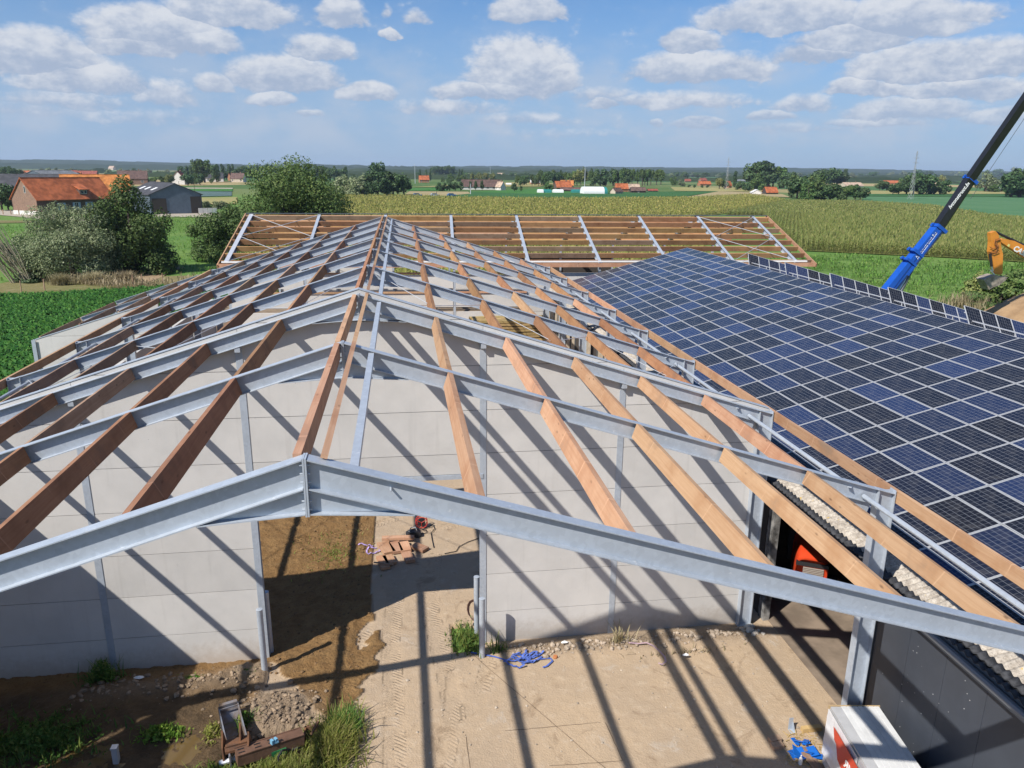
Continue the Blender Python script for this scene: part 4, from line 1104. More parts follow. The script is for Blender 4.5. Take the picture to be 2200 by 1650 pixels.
# rubble strip: one mass
def rocks(n, fn, seed, smin, smax):
    rs = random.Random(seed); V = []; F = []
    ico = [(0, 0, 1), (0.894, 0, 0.447), (0.276, 0.851, 0.447), (-0.724, 0.526, 0.447), (-0.724, -0.526, 0.447), (0.276, -0.851, 0.447), (0.724, 0.526, -0.447), (-0.276, 0.851, -0.447), (-0.894, 0, -0.447), (-0.276, -0.851, -0.447), (0.724, -0.526, -0.447), (0, 0, -1)]
    fi = [(0, 1, 2), (0, 2, 3), (0, 3, 4), (0, 4, 5), (0, 5, 1), (1, 6, 2), (2, 7, 3), (3, 8, 4), (4, 9, 5), (5, 10, 1), (2, 6, 7), (3, 7, 8), (4, 8, 9), (5, 9, 10), (1, 10, 6), (6, 11, 7), (7, 11, 8), (8, 11, 9), (9, 11, 10), (10, 11, 6)]
    for i in range(n):
        x, y = fn(rs); s_ = smin+(smax-smin)*rs.random()**2.5; z = ground_z(x, y)+s_*0.25
        a = rs.random()*6.28; sx, sy, sz = (s_*rs.uniform(.7, 1.3) for _ in range(3)); o = len(V)
        for (u, v_, w) in ico:
            j = rs.uniform(.8, 1.2); u, v_, w = u*sx*j, v_*sy*j, w*sz*0.75*j
            V.append((x+u*math.cos(a)-v_*math.sin(a), y+u*math.sin(a)+v_*math.cos(a), z+w))
        F += [tuple(k+o for k in f) for f in fi]
    return V, F
V, F = rocks(420, lambda r: (r.uniform(3.1, 10.0), 9.72+r.gauss(0, 0.17)), 3, 0.012, 0.085)
b = MB(); b.add(V, F); tag(part('rubble', b, mat('rubble stone', (0.36, 0.29, 0.22), 0.95, 0, 0.4, 3.0, bump=0.4), None), kind='stuff')
V, F = rocks(700, lambda r: (r.gauss(-2.2, 0.55), r.gauss(8.05, 0.42)) if r.random() < .6 else (r.uniform(-7, -2.7), r.gauss(9.35, .3)), 4, 0.012, 0.075)
b = MB(); b.add(V, F); tag(part('earth_clods', b, mat('earth clod', (0.27, 0.20, 0.135), 0.98, 0, 0.4, 3.0, bump=0.5), None), kind='stuff')
V, F = rocks(500, lambda r: (r.uniform(-2.6, -0.2), r.uniform(8.0, 19)), 5, 0.008, 0.05)
b = MB(); b.add(V, F); tag(part('soil_crumbs', b, mat('soil crumb', (0.20, 0.12, 0.055), 0.98, 0, 0.4, 3.0), None), kind='stuff')
V, F = rocks(420, lambda r: (r.uniform(0.2, 10), r.uniform(4.5, 9.6)), 6, 0.004, 0.038)
b = MB(); b.add(V, F); tag(part('loose_grit', b, mat('grit', (0.42, 0.35, 0.27), 0.98, 0, 0.5, 2.0), None), kind='stuff')
b = MB(); V, F = rocks(14, lambda r: (r.gauss(10.15, 0.14), r.gauss(9.75, 0.1)), 8, 0.06, 0.15); b.add(V, F)
tag(part('plaster_heap', b, mat('pale mortar', (0.56, 0.51, 0.44), 0.95, 0, 0.2, 4.0, bump=0.5), None), kind='stuff')

# ------------------------------------------------------------------ weeds and grass tufts
def blades(n, fn, hmin, hmax, w, seed, lean=0.5):
    rs = np.random.RandomState(seed); P = np.array([fn(rs) for _ in range(n)])
    h = rs.uniform(hmin, hmax, n); a = rs.uniform(0, 2*PI, n); le = rs.uniform(0.1, lean, n)*h
    dx, dy = np.cos(a), np.sin(a); wx, wy = -dy*w/2, dx*w/2
    wv = rs.uniform(0.6, 1.4, n)
    V = np.zeros((n, 6, 3))
    for k, (f, ww) in enumerate(((0, 1), (0.55, 0.8), (1, 0.12))):
        cx = P[:, 0]+dx*le*f**2; cy = P[:, 1]+dy*le*f**2; cz = P[:, 2]+h*f*(1-0.25*f*le/h)
        V[:, 2*k] = np.stack([cx-wx*ww*wv, cy-wy*ww*wv, cz], -1); V[:, 2*k+1] = np.stack([cx+wx*ww*wv, cy+wy*ww*wv, cz], -1)
    i = np.arange(n)[:, None]*6
    Fq = np.concatenate([i+np.array([[0, 1, 3, 2]]), i+np.array([[2, 3, 5, 4]])])
    return V.reshape(-1, 3), Fq
def leafy(n, fn, s, seed, up=0.35):
    rs = np.random.RandomState(seed); P = np.array([fn(rs) for _ in range(n)])
    d = rs.normal(size=(n, 3)); d[:, 2] = np.abs(d[:, 2])*0.5+up; d /= np.linalg.norm(d, axis=1)[:, None]
    t = np.cross(d, rs.normal(size=(n, 3))); t /= np.linalg.norm(t, axis=1)[:, None]; u = np.cross(d, t)
    L = s*rs.uniform(0.6, 1.4, n)[:, None]; W = L*0.5
    V = np.stack([P-t*L*0.5, P+u*W*0.5, P+t*L*0.5, P-u*W*0.5], 1)
    return V.reshape(-1, 3), np.arange(n*4).reshape(n, 4)
MT['weed'] = leaf_mat('weed green', (0.055, 0.125, 0.022), (0.12, 0.215, 0.042), (0.23, 0.25, 0.06), 0.35)
MT['weed_bright'] = leaf_mat('bright leaf green', (0.07, 0.17, 0.02), (0.13, 0.26, 0.035), (0.20, 0.26, 0.05), 0.35)
MT['grass_yel'] = leaf_mat('yellowing grass', (0.24, 0.30, 0.06), (0.38, 0.41, 0.10), (0.46, 0.40, 0.16), 0.5)
MT['straw'] = leaf_mat('dry grass', (0.36, 0.29, 0.17), (0.46, 0.38, 0.24), (0.28, 0.24, 0.12), 0.3)
def pick(c, rx, ry, zf=0.0):
    def fn(rs):
        a = rs.uniform(0, 2*PI); r = min(1.7, abs(rs.normal(0, .62))); x = c[0]+rx*r*math.cos(a)+.12*math.sin(9*a)*rx; y = c[1]+ry*r*math.sin(a)
        return (x, y, 0.0)
    return fn
def weeds(name, label, c, rx, ry, nb, hb, nl, sl, zl, mats, seed):
    VV = []; FF = []; o = 0; me_m = []
    if nb:
        V, F = blades(int(nb*.62), pick(c, rx, ry), hb*0.3, hb, 0.027, seed, 1.15); VV.append(V); FF.append(F+o); o += len(V)
    if nl:
        f0 = pick(c, rx*0.9, ry*0.9)
        def f1(rs):
            p = f0(rs); return (p[0], p[1], 0.02+0.75*zl*rs.uniform(0, 1)**1.5*max(0.15, 1-((p[0]-c[0])/rx)**2-((p[1]-c[1])/ry)**2))
        V, F = leafy(nl, f1, sl, seed+1); VV.append(V); FF.append(F+o); o += len(V)
    me = np_mesh(name, np.concatenate(VV), np.concatenate(FF), mats); ob = link(name, me); tag(ob, kind='stuff'); ob['label'] = label
    return ob
weeds('weed_patch', 'bright green leafy weeds by the puddle', g(345, 1572, .1), .42, .26, 160, .25, 900, .10, .30, MT['weed_bright'], 1)
weeds('weed_patch', 'dark green weeds in the shade at the left edge', g(70, 1590, .1), 1.25, 0.85, 1800, .30, 4200, .085, .35, MT['weed'], 2)
weeds('weed_patch', 'tall weed against the foot of the left wall post', g(222, 1455, .1), .40, .22, 260, .65, 900, .08, .75, MT['weed'], 3)
weeds('weed_patch', 'small weeds at the corner of the left doorway post', g(530, 1445, .1), .22, .16, 150, .25, 350, .06, .25, MT['weed'], 4)
weeds('weed_patch', 'low weeds along the left wall', g(415, 1455, .1), .50, .15, 240, .16, 420, .06, .16, MT['weed_bright'], 5)
weeds('weed_patch', 'bush of dark weeds right of the bucket', g(525, 1545, .2), .22, .30, 140, .45, 900, .07, .50, MT['weed'], 6)
weeds('grass_tuft', 'tall yellow green grass in front of the sandy slab', g(712, 1600, .1), .50, .72, 3600, .50, 300, .05, .3, MT['grass_yel'], 7)
weeds('grass_tuft', 'green grass mass beside the sandy slab', g(740, 1560, .1), .30, .46, 1800, .42, 200, .05, .3, MT['weed'], 8)
weeds('grass_tuft', 'yellow grass below the rusty beam', g(590, 1660, .1), 1.05, .42, 4600, .38, 500, .05, .2, MT['grass_yel'], 9)
weeds('weed_patch', 'green weeds below the bucket', g(480, 1665, .1), .65, .32, 900, .28, 900, .07, .2, MT['weed_bright'], 10)
weeds('weed_patch', 'yellowish weeds left of the bucket', g(455, 1575, .0), .20, .34, 160, .20, 380, .06, .2, MT['grass_yel'], 11)
weeds('weed_patch', 'weeds filling the square hole beside the right doorway post', (2.42, 10.35), .36, .62, 900, .30, 900, .07, -.12, MT['weed'], 12)
weeds('grass_tuft', 'dry stems at the foot of the right wall', g(1330, 1375, .1), .34, .14, 90, .65, 0, .05, .3, MT['straw'], 13)
weeds('grass_tuft', 'few stems at the corner by the right bollard', g(1072, 1395, .1), .22, .12, 70, .55, 40, .05, .3, MT['weed'], 14)
weeds('grass_tuft', 'thin stems along the right wall', g(1480, 1395, .1), 1.6, .16, 90, .25, 0, .05, .3, MT['straw'], 15)
weeds('weed_patch', 'straw and seedlings scattered on the soil inside the doorway', (-1.5, 15.6), 1.1, 1.7, 500, .16, 500, .06, .05, MT['grass_yel'], 16)

# ------------------------------------------------------------------ old digger bucket and rusty attachment
rust = mat('rusty steel', (0.185, 0.085, 0.040), 0.8, 0.1, 0.4, 6.0, (0.10, 0.055, 0.035), bump=0.4, bscale=25)
rust2 = mat('red brown painted steel', (0.155, 0.085, 0.055), 0.6, 0.1, 0.3, 4.0, bump=0.2)
o3 = Vector((*g(505, 1600, .3), 0.0))
att = thing('digger_attachment', 'muddy digger bucket with a rusty coupler and long rusty beam in the wet corner', 'machine part', o3)
gw_ = mat('grey blue muddy steel', (0.24, 0.26, 0.31), 0.55, 0.3, 0.4, 3.0, (0.20, 0.135, 0.085), bump=0.3)
A = Vector((*g(490, 1515, .45), .45)); B = Vector((*g(516, 1618, .42), .40)); d = (B-A).normalized(); sx = Vector((-d.y, d.x, 0)).normalized()*-1; L = (B-A).length
b = MB(); prof = [(0.0, 0.02), (0.06, -0.12), (0.22, -0.30), (0.55, -0.38), (L, -0.30)]
W2 = 0.19
for s_ in (-1, 1):
    poly = [(0, 0.03)]+prof[1:]+[(L, 0.02)]
    b.prism(poly, d, (0, 0, 1), sx*s_, A+sx*s_*W2, 0.025)
for (p, q) in zip(prof[:-1], prof[1:]):
    P = A+d*p[0]+Vector((0, 0, p[1])); Q = A+d*q[0]+Vector((0, 0, q[1])); b.bar(P, Q, 2*W2, 0.03, Vector((0, 0, 1)))
b.bar(A+sx*-W2+d*0.02+Vector((0, 0, .05)), A+sx*W2+d*0.02+Vector((0, 0, .05)), 0.09, 0.06); b.bar(A+sx*-W2+d*0.12+Vector((0, 0, .03)), A+sx*W2+d*0.12+Vector((0, 0, .03)), 0.025, 0.03)
part('bucket', b, gw_, att)
b = MB()
def P3(px_, py_, z): return Vector((*g(px_, py_, z), z))
c0 = P3(484, 1604, .5); c1 = P3(538, 1590, .5)
b.bar(c0, c1, 0.20, 0.14)
b.tube([c0+Vector((0, -.06, -.05)), c1+Vector((0, -.06, -.05))], 0.09, 10)
for (px_, py_, hh) in ((482, 1590, .42), (520, 1578, .46), (537, 1585, .34)):
    q = P3(px_, py_+14, .48); b.prism([(-0.10, -0.42), (0.10, -0.42), (0.11, 0.02), (0.03, hh-0.12), (-0.02, hh), (-0.05, hh-0.15), (-0.11, 0.05)], (0.15, 0.98, 0), (0, 0, 1), (0.99, -0.15, 0), q+Vector((-0.02, 0, 0)), 0.035)
part('coupler', b, rust, att)
b = MB(); e0 = P3(508, 1628, .40); e1 = P3(650, 1582, .32); b.bar(e0, e1, 0.26, 0.26)
dd = (e1-e0).normalized(); nn = Vector((-dd.y, dd.x, 0)).normalized()
for k_ in (-1, 1):
    b.bar(e0+nn*0.13*k_+Vector((0, 0, .135)), e1+nn*0.13*k_+Vector((0, 0, .135)), 0.02, 0.02)
part('beam', b, rust2, att)
b = MB()
for f in (0.06, 0.10, 0.30, 0.34, 0.5):
    for k_ in (-.05, .05): q = e0+dd*(e1-e0).length*f+nn*k_+Vector((0, 0, .137)); b.bar(q-dd*0.04, q+dd*0.03, 0.022, 0.012)
part('slot', b, MT['black'], att)
b = MB(); b.bar(P3(560, 1626, .25), P3(615, 1610, .25), 0.10, 0.14); b.bar(P3(556, 1634, .2), P3(570, 1618, .25), 0.07, 0.20); part('green_bracket', b, mat('green paint', (0.02, 0.14, 0.05), 0.5, 0, .3, 8), att)
b = MB(); b.tube([P3(472, 1640, .14), P3(506, 1630, .2)], 0.06, 10); b.tube([P3(503, 1631, .2), P3(511, 1629, .22)], 0.075, 10); part('cylinder', b, MT['alu'], att)
b = MB(); b.tube([P3(598, 1650, .1), P3(598, 1625, .35), P3(606, 1612, .4), P3(622, 1610, .3)], 0.022, 6); b.tube([P3(575, 1628, .16), P3(640, 1606, .2)], 0.03, 6); part('hose', b, MT['black'], att)
b = MB(); b.bar(P3(582, 1592, .56), P3(587, 1596, .56), 0.05, 0.10); b.bar(P3(590, 1588, .56), P3(595, 1592, .56), 0.05, 0.10); b.bar(P3(584, 1597, .53), P3(598, 1592, .53), 0.06, 0.04); part('blue_clip', b, mat('pale blue plastic', (0.16, 0.36, 0.50), 0.5), att)
b = MB(); q = P3(672, 1562, .25)
b.box(q.x-.17, q.x+.17, q.y-.05, q.y+.0, -.05, .30); b.box(q.x-.17, q.x-.13, q.y-.35, q.y, -.05, .30); b.box(q.x+.13, q.x+.17, q.y-.35, q.y, -.05, .26); b.bar(q+Vector((.0, -.3, .05)), q+Vector((.14, -.1, .22)), .05, .04)
part('rusty_box', b, rust, att)

# ------------------------------------------------------------------ wrapped pack of insulated panels
ZT = 1.5
p1 = at(1781, 1517, Z=ZT); p2 = at(1866, 1660, Z=ZT); p3 = at(1891, 1518, Z=ZT)
d = Vector(p2-p1); d.z = 0; d.normalize(); sx = Vector((-d.y, d.x, 0)); sx = sx if sx.dot(Vector(p3-p1)) > 0 else -sx
wd = Vector(p3-p1).dot(sx); LN = 5.0
O = Vector((p1[0], p1[1], 0.0))
pack = thing('panel_pack', 'wrapped pack of white insulated panels with a red print beside the dark barn wall', 'pallet', O+d*LN/2+sx*wd/2)
def pbox(name, a0, a1, c0, c1, z0, z1, m, bulge=0):
    b = MB(); b.frame_box(O+d*(a0+a1)/2+sx*(c0+c1)/2+Vector((0, 0, (z0+z1)/2)), sx, d, (0, 0, 1), (c1-c0)/2, (a1-a0)/2, (z1-z0)/2)
    return part(name, b, m, pack)
grey_p = mat('grey coated panel', (0.42, 0.42, 0.42), 0.5, 0, 0.1, 3); ribm = MT['white']
for i in range(9):
    z0 = 0.10+i*0.150
    pbox('insulated_panel', 0.0, LN, 0.03, wd-0.03, z0, z0+0.138, grey_p if i % 2 else MT['alu'])
pbox('top_strip', 0.012, LN, 0.03, 0.03+wd*0.20, 1.452, ZT-0.004, grey_p)
nr = 7
b = MB(); c0 = 0.03+wd*0.205; c1 = wd-0.02
b.frame_box(O+d*LN/2+sx*(c0+c1)/2+Vector((0, 0, 1.47)), sx, d, (0, 0, 1), (c1-c0)/2, LN/2, 0.022)
for i in range(nr):
    cc = c0+(c1-c0)*(i+0.5)/nr; b.frame_box(O+d*LN/2+sx*cc+Vector((0, 0, 1.495)), sx, d, (0, 0, 1), (c1-c0)/nr*0.40, LN/2, 0.005)
part('ribbed_top_panel', b, mat('off white coated steel', (0.60, 0.60, 0.585), 0.45, 0, 0.12, 2.0), pack)
b = MB(); b.frame_box(O-d*0.012+sx*wd/2+Vector((0, 0, 1.47)), sx, d, (0, 0, 1), wd/2, 0.012, 0.04); part('cardboard_edge', b, mat('cardboard', (0.42, 0.30, 0.16), 0.8), pack)
for a in (0.3, 2.2, 4.2):
    b = MB(); b.frame_box(O+d*a+sx*wd/2+Vector((0, 0, 0.05)), sx, d, (0, 0, 1), wd/2, 0.06, 0.05); part('bearer', b, MT['wood_grey'], pack)
# film wrap on the left flank, crinkled sheet
def film(a0, a1, z0, z1, off, seed, nz=22, na=60):
    V = []; 
    for j in range(nz+1):
        for i in range(na+1):
            a = a0+(a1-a0)*i/na; z = z0+(z1-z0)*j/nz
            w_ = 0.030*fbm(np.array([a*4.0]), np.array([z*9.0]), 3, seed)[0]+0.05*abs(fbm(np.array([a*1.5]), np.array([z*2.0]), 2, seed+3)[0]-.4)
            V.append(tuple(O+d*a-sx*(off+w_*(0.3+0.7*(1-j/nz)))+Vector((0, 0, z))))
    F = [(j*(na+1)+i, j*(na+1)+i+1, (j+1)*(na+1)+i+1, (j+1)*(na+1)+i) for j in range(nz) for i in range(na)]
    b = MB(); b.add(V, F); return b
film_m = mat('white stretch film', (0.72, 0.72, 0.73), 0.25, 0, 0.12, 5, spec=0.6)
part('film_wrap', film(-0.02, 1.35, 0.35, 1.44, -0.01, 4), film_m, pack, smooth=True)
part('film_wrap', film(1.2, LN, 0.2, 1.30, -0.005, 14), mat('clear stretch film', (0.50, 0.50, 0.52), 0.2, 0, 0.3, 4, spec=0.7), pack, smooth=True)
red_m = mat('red print', (0.52, 0.065, 0.03), 0.4)
b = MB(); zz0 = 0.55
pl = [(0.42, 1.36), (1.70, 1.36), (1.85, 0.90), (1.75, 0.60), (0.75, 0.85), (0.62, 1.10), (0.52, 1.12)]
b.prism(pl, d, (0, 0, 1), -sx, O-sx*0.058, 0.002); part('red_label', b, red_m, pack)
def text(name, body, size, loc, xdir, ydir, m, parent, shear=0.0, ext=0.002, bold=0.0, align='LEFT'):
    cu = bpy.data.curves.new(name, 'FONT'); cu.body = body; cu.size = size; cu.extrude = ext; cu.shear = shear; cu.offset = bold; cu.align_x = align
    cu.resolution_u = 3; cu.materials.append(m)
    o = bpy.data.objects.new(name, cu); COL.objects.link(o)
    xd = Vector(xdir).normalized(); yd = Vector(ydir); yd = (yd-yd.dot(xd)*xd).normalized(); zd = xd.cross(yd)
    o.rotation_euler = Matrix((xd, yd, zd)).transposed().to_euler(); bpy.context.view_layer.update(); me = bpy.data.meshes.new_from_object(o.evaluated_get(bpy.context.evaluated_depsgraph_get())); q = bpy.data.objects.new(name, me)
    q.rotation_euler = o.rotation_euler; bpy.data.objects.remove(o); q.name = name; COL.objects.link(q)
    q.parent = parent; q.location = Vector(loc)-wloc(parent); return q
text('print_lettering', 'PIR', 0.27, O+d*1.40-sx*0.066+Vector((0, 0, 0.96)), -d*1.0+Vector((0, 0, 0.02)), (0, 0, 1), MT['white'], pack, bold=0.008)

# ------------------------------------------------------------------ loose things beside the pack
blue = mat('blue plastic', (0.012, 0.13, 0.50), 0.35)
for (px_, py_, s_, a, lab) in ((1710, 1622, .17, .2, 'largest blue plastic piece left of the panel pack'), (1712, 1595, .09, .8, 'upper blue plastic piece nearest the bricks'), (1728, 1596, .09, 2.0, 'blue plastic scrap beside the square timber'), (1745, 1622, .15, 2.6, 'blue plastic piece closest to the panel pack')):
    p = Vector((*g(px_, py_, .06), 0.02)); rs = random.Random(px_); t_ = thing('plastic_scrap', lab, 'plastic scrap', p, 0, 'blue plastic scraps by the panel pack')
    b = MB()
    for k_ in range(3):
        q = p+Vector((rs.uniform(-.4, .4)*s_, rs.uniform(-.4, .4)*s_, 0.03+k_*0.03)); u = Vector((math.cos(a+k_), math.sin(a+k_), rs.uniform(-.4, .4))).normalized(); v_ = Vector((-math.sin(a+k_), math.cos(a+k_), rs.uniform(0, .6))).normalized()
        b.frame_box(q, u, v_, u.cross(v_).normalized(), s_, s_*.6, .006)
    part('sheet', b, blue, t_)
for (px_, py_, a, lab) in ((1665, 1585, 0.15, 'left pale brick on the sand by the blue plastic'), (1670, 1598, 0.1, 'second pale brick nearest the blue plastic')):
    p = g(px_, py_, .1); b = MB(); b.frame_box((0, 0, 0.05), (1, 0, 0), (0, 1, 0), (0, 0, 1), .13, .075, .05)
    tag(part('brick', b, mat('pale brick', (0.40, 0.27, 0.18), 0.9, 0, .2, 8, bump=.3), None, loc=(p[0], p[1], 0), rot=(0, 0, a)), lab, 'brick', 'pale bricks on the sand')
p = Vector((*g(1698, 1566), 0)); t_ = thing('steel_bracket', 'small galvanised angle bracket standing on the sand', 'bracket', p)
b = MB(); b.box(p.x-.06, p.x+.04, p.y-.01, p.y, 0, .30); b.box(p.x-.06, p.x+.04, p.y-.16, p.y, 0, .01); part('plate', b, MT['steel'], t_); b = MB(); b.prism([(0, 0.01), (-.14, 0.01), (0, .2)], (0, 1, 0), (0, 0, 1), (1, 0, 0), (p.x+.035, p.y-.01, 0), .008); part('gusset', b, MT['steel'], t_)
for (a, c, w, h, lab) in (((1722, 1572), (1762, 1568), .11, .10, 'short square timber on the sand behind the blue plastic'), ((1722, 1610), (1762, 1660), .22, .05, 'pale plank leaning towards the panel pack')):
    P = Vector((*g(*a), h/2+.01)); Q = Vector((*g(*c), h/2+.01)); L = (Q-P).length; b = MB(); b.box(-w/2, w/2, 0, L, -h/2, h/2)
    tag(part('timber_block', b, MT['wood_yellow'] if w < .2 else MT['wood_grey'], None, loc=P, rot=(0, 0, math.atan2(Q.y-P.y, Q.x-P.x)-PI/2)), lab, 'timber')
p = Vector((*g(1719, 1642), 0)); b = MB(); b.lathe([(.035, 0), (.04, .01), (.04, .14), (.03, .16), (.012, .19), (.012, .23)], (p.x, p.y, 0), 12)
tag(part('spray_can', b, MT['white'], None), 'white spray can standing by the pale plank', 'can')
b = MB(); rs = random.Random(77)
for i in range(120):
    p = Vector((*g(1690+rs.random()*75, 1575+rs.random()*75), .012)); a = rs.random()*6.3; b.bar(p, p+Vector((math.cos(a), math.sin(a), rs.uniform(0, .3)))*rs.uniform(.04, .16), .014, .008)
tag(part('wood_splinters', b, MT['wood_yellow'], None), kind='stuff')

# ------------------------------------------------------------------ red machine inside the dark barn
RM = Vector((12.35, 10.9, 0)); mach = thing('red_machine', 'red rounded hood of a farm machine inside the dark barn doorway', 'tractor', RM)
redp = mat('red machine paint', (0.60, 0.060, 0.018), 0.35, 0, .08, 3, coat=.3)
yawm = Matrix.Rotation(R(-28), 3, 'Z')
def ML(x, y, z): return RM+yawm @ Vector((x, y, z))
def msec(name, secs, m, smooth=True, n=14):
    """hood lofted along y: (y, half width, z0, z1, roundness)"""
    V = []; F = []
    for (yy, hw, z0, z1, r_) in secs:
        for k_ in range(n):
            a = PI*k_/(n-1); cx = math.copysign(abs(math.cos(a))**r_, math.cos(a))*hw; cz = z0+(z1-z0)*abs(math.sin(a))**r_
            V.append(tuple(ML(cx, yy, cz)))
    for i in range(len(secs)-1):
        for k_ in range(n-1): F.append((i*n+k_, i*n+k_+1, (i+1)*n+k_+1, (i+1)*n+k_))
    F.append(tuple(range(n))); F.append(tuple(range((len(secs)-1)*n, len(secs)*n))[::-1])
    b = MB(); b.add(V, F); return part(name, b, m, mach, smooth=smooth)
msec('hood', [(-.62, .41, .88, 1.70, .36), (-.56, .44, .84, 1.76, .40), (-.2, .47, .82, 1.84, .45), (.5, .48, .82, 1.90, .5), (1.1, .48, .82, 1.94, .5)], redp)
b = MB(); b.frame_box(ML(0, -.60, 1.57), yawm @ Vector((1, 0, 0)), yawm @ Vector((0, 1, 0)), (0, 0, 1), .425, .05, .055); part('dark_band', b, MT['black'], mach)
for k_ in range(5):
    b = MB(); b.frame_box(ML(.04, -.65, 1.28+.048*k_), yawm @ Vector((1, 0, 0)), yawm @ Vector((0, 1, 0)), (0, 0, 1), .27, .02, .011); part('grille_slat', b, mat('grey grille', (.32, .28, .24), .6) if k_ == 0 else bpy.data.materials['grey grille'], mach)
b = MB(); b.frame_box(ML(0, -.60, .82), yawm @ Vector((1, 0, 0)), yawm @ Vector((0, 1, 0)), (0, 0, 1), .43, .10, .16); part('bumper', b, redp, mach)
for sx_ in (-1, 1):
    b = MB(); c = ML(sx_*.62, .2, .45); ax = yawm @ Vector((1, 0, 0)); b.tube([c-ax*.14, c+ax*.14], .45, 20); w_ = part('wheel', b, MT['black'], mach)
    b = MB(); b.tube([c-ax*.15, c+ax*.15], .22, 14); part('rim', b, redp, w_)
b = MB(); b.frame_box(ML(0, 2.0, 1.5), yawm @ Vector((1, 0, 0)), yawm @ Vector((0, 1, 0)), (0, 0, 1), .6, .75, .8); part('cab', b, MT['black'], mach)

# ------------------------------------------------------------------ open country: ground sheet and fields
def country_mat():
    m = bpy.data.materials.new('open country'); m.use_nodes = True
    t = NT(m.node_tree); out = t.n('ShaderNodeOutputMaterial'); b = t.n('ShaderNodeBsdfPrincipled'); t.l(b.outputs[0], out.inputs[0])
    b.inputs['Roughness'].default_value = 0.95; b.inputs['Specular IOR Level'].default_value = 0.1
    v = t.n('ShaderNodeTexCoord').outputs['Object']
    mp = t.n('ShaderNodeMapping'); mp.inputs['Scale'].default_value = (1/260, 1/170, 1); mp.inputs['Rotation'].default_value = (0, 0, 0.35); t.l(v, mp.inputs[0])
    vo = t.n('ShaderNodeTexVoronoi', distance='CHEBYCHEV'); vo.inputs['Scale'].default_value = 1.0; vo.inputs['Randomness'].default_value = 0.8; t.l(mp.outputs[0], vo.inputs['Vector'])
    sp = t.n('ShaderNodeSeparateColor'); t.l(vo.outputs['Color'], sp.inputs[0])
    far = t.mix(t.ss(sp.outputs[0], 0.2, 0.8), (0.0826, 0.1424, 0.0420), (0.1500, 0.1874, 0.0674))
    far = t.mix(t.ss(sp.outputs[1], 0.72, 0.78), far, (0.3900, 0.3000, 0.1500))
    far = t.mix(t.ss(sp.outputs[2], 0.75, 0.80), far, (0.0674, 0.1500, 0.0526))
    near = t.mix(t.ss(t.noise(v, 0.06, 4.0, 0.6), 0.35, 0.65), (0.1044, 0.2002, 0.0452), (0.1478, 0.2350, 0.0592))
    near = t.mix(t.ss(t.noise(v, 0.9, 5.0, 0.7), 0.5, 0.72, 0.0, 0.6), near, (0.0784, 0.1478, 0.0348))
    near = t.mix(t.ss(t.noise(v, 0.22, 5.0, 0.65), 0.58, 0.75, 0.0, 0.6), near, (0.2174, 0.2522, 0.0784))
    ln = t.n('ShaderNodeVectorMath', operation='LENGTH'); t.l(v, ln.inputs[0])
    c = t.mix(t.ss(ln.outputs['Value'], 330, 420), near, far)
    c = t.mix(t.ss(t.noise(v, 0.35, 5.0, 0.7), 0.4, 0.7, 0.0, 0.25), c, (0.03, 0.05, 0.015))
    t.l(c, b.inputs['Base Color'])
    bp = t.n('ShaderNodeBump'); bp.inputs['Strength'].default_value = 0.6; bp.inputs['Distance'].default_value = 0.15
    mpb = t.n('ShaderNodeMapping'); mpb.inputs['Scale'].default_value = (0.6, 1.6, 1); t.l(v, mpb.inputs[0])
    t.l(t.noise(mpb.outputs[0], 1.6, 4.0, 0.6), bp.inputs['Height']); t.l(bp.outputs[0], b.inputs['Normal'])
    return m
MT['country'] = country_mat()
b = MB(); G0 = -0.16
b.add([(-9000, -400, G0), (9000, -400, G0), (9000, 9000, G0), (-9000, 9000, G0)], [(0, 1, 2, 3)])
tag(part('ground', b, MT['country'], None), kind='structure')
lay = [0]
def sheet(name, pts, m, z=None):
    lay[0] += 1; zz = G0+0.03+0.012*lay[0]
    b = MB(); b.add([(x, y, zz) for x, y in pts], [tuple(range(len(pts)))])
    # keep the normal up
    A = sum(pts[i][0]*pts[(i+1) % len(pts)][1]-pts[(i+1) % len(pts)][0]*pts[i][1] for i in range(len(pts)))
    if A < 0: b.f = [f[::-1] for f in b.f]
    return tag(part(name, b, m, None), kind='structure')
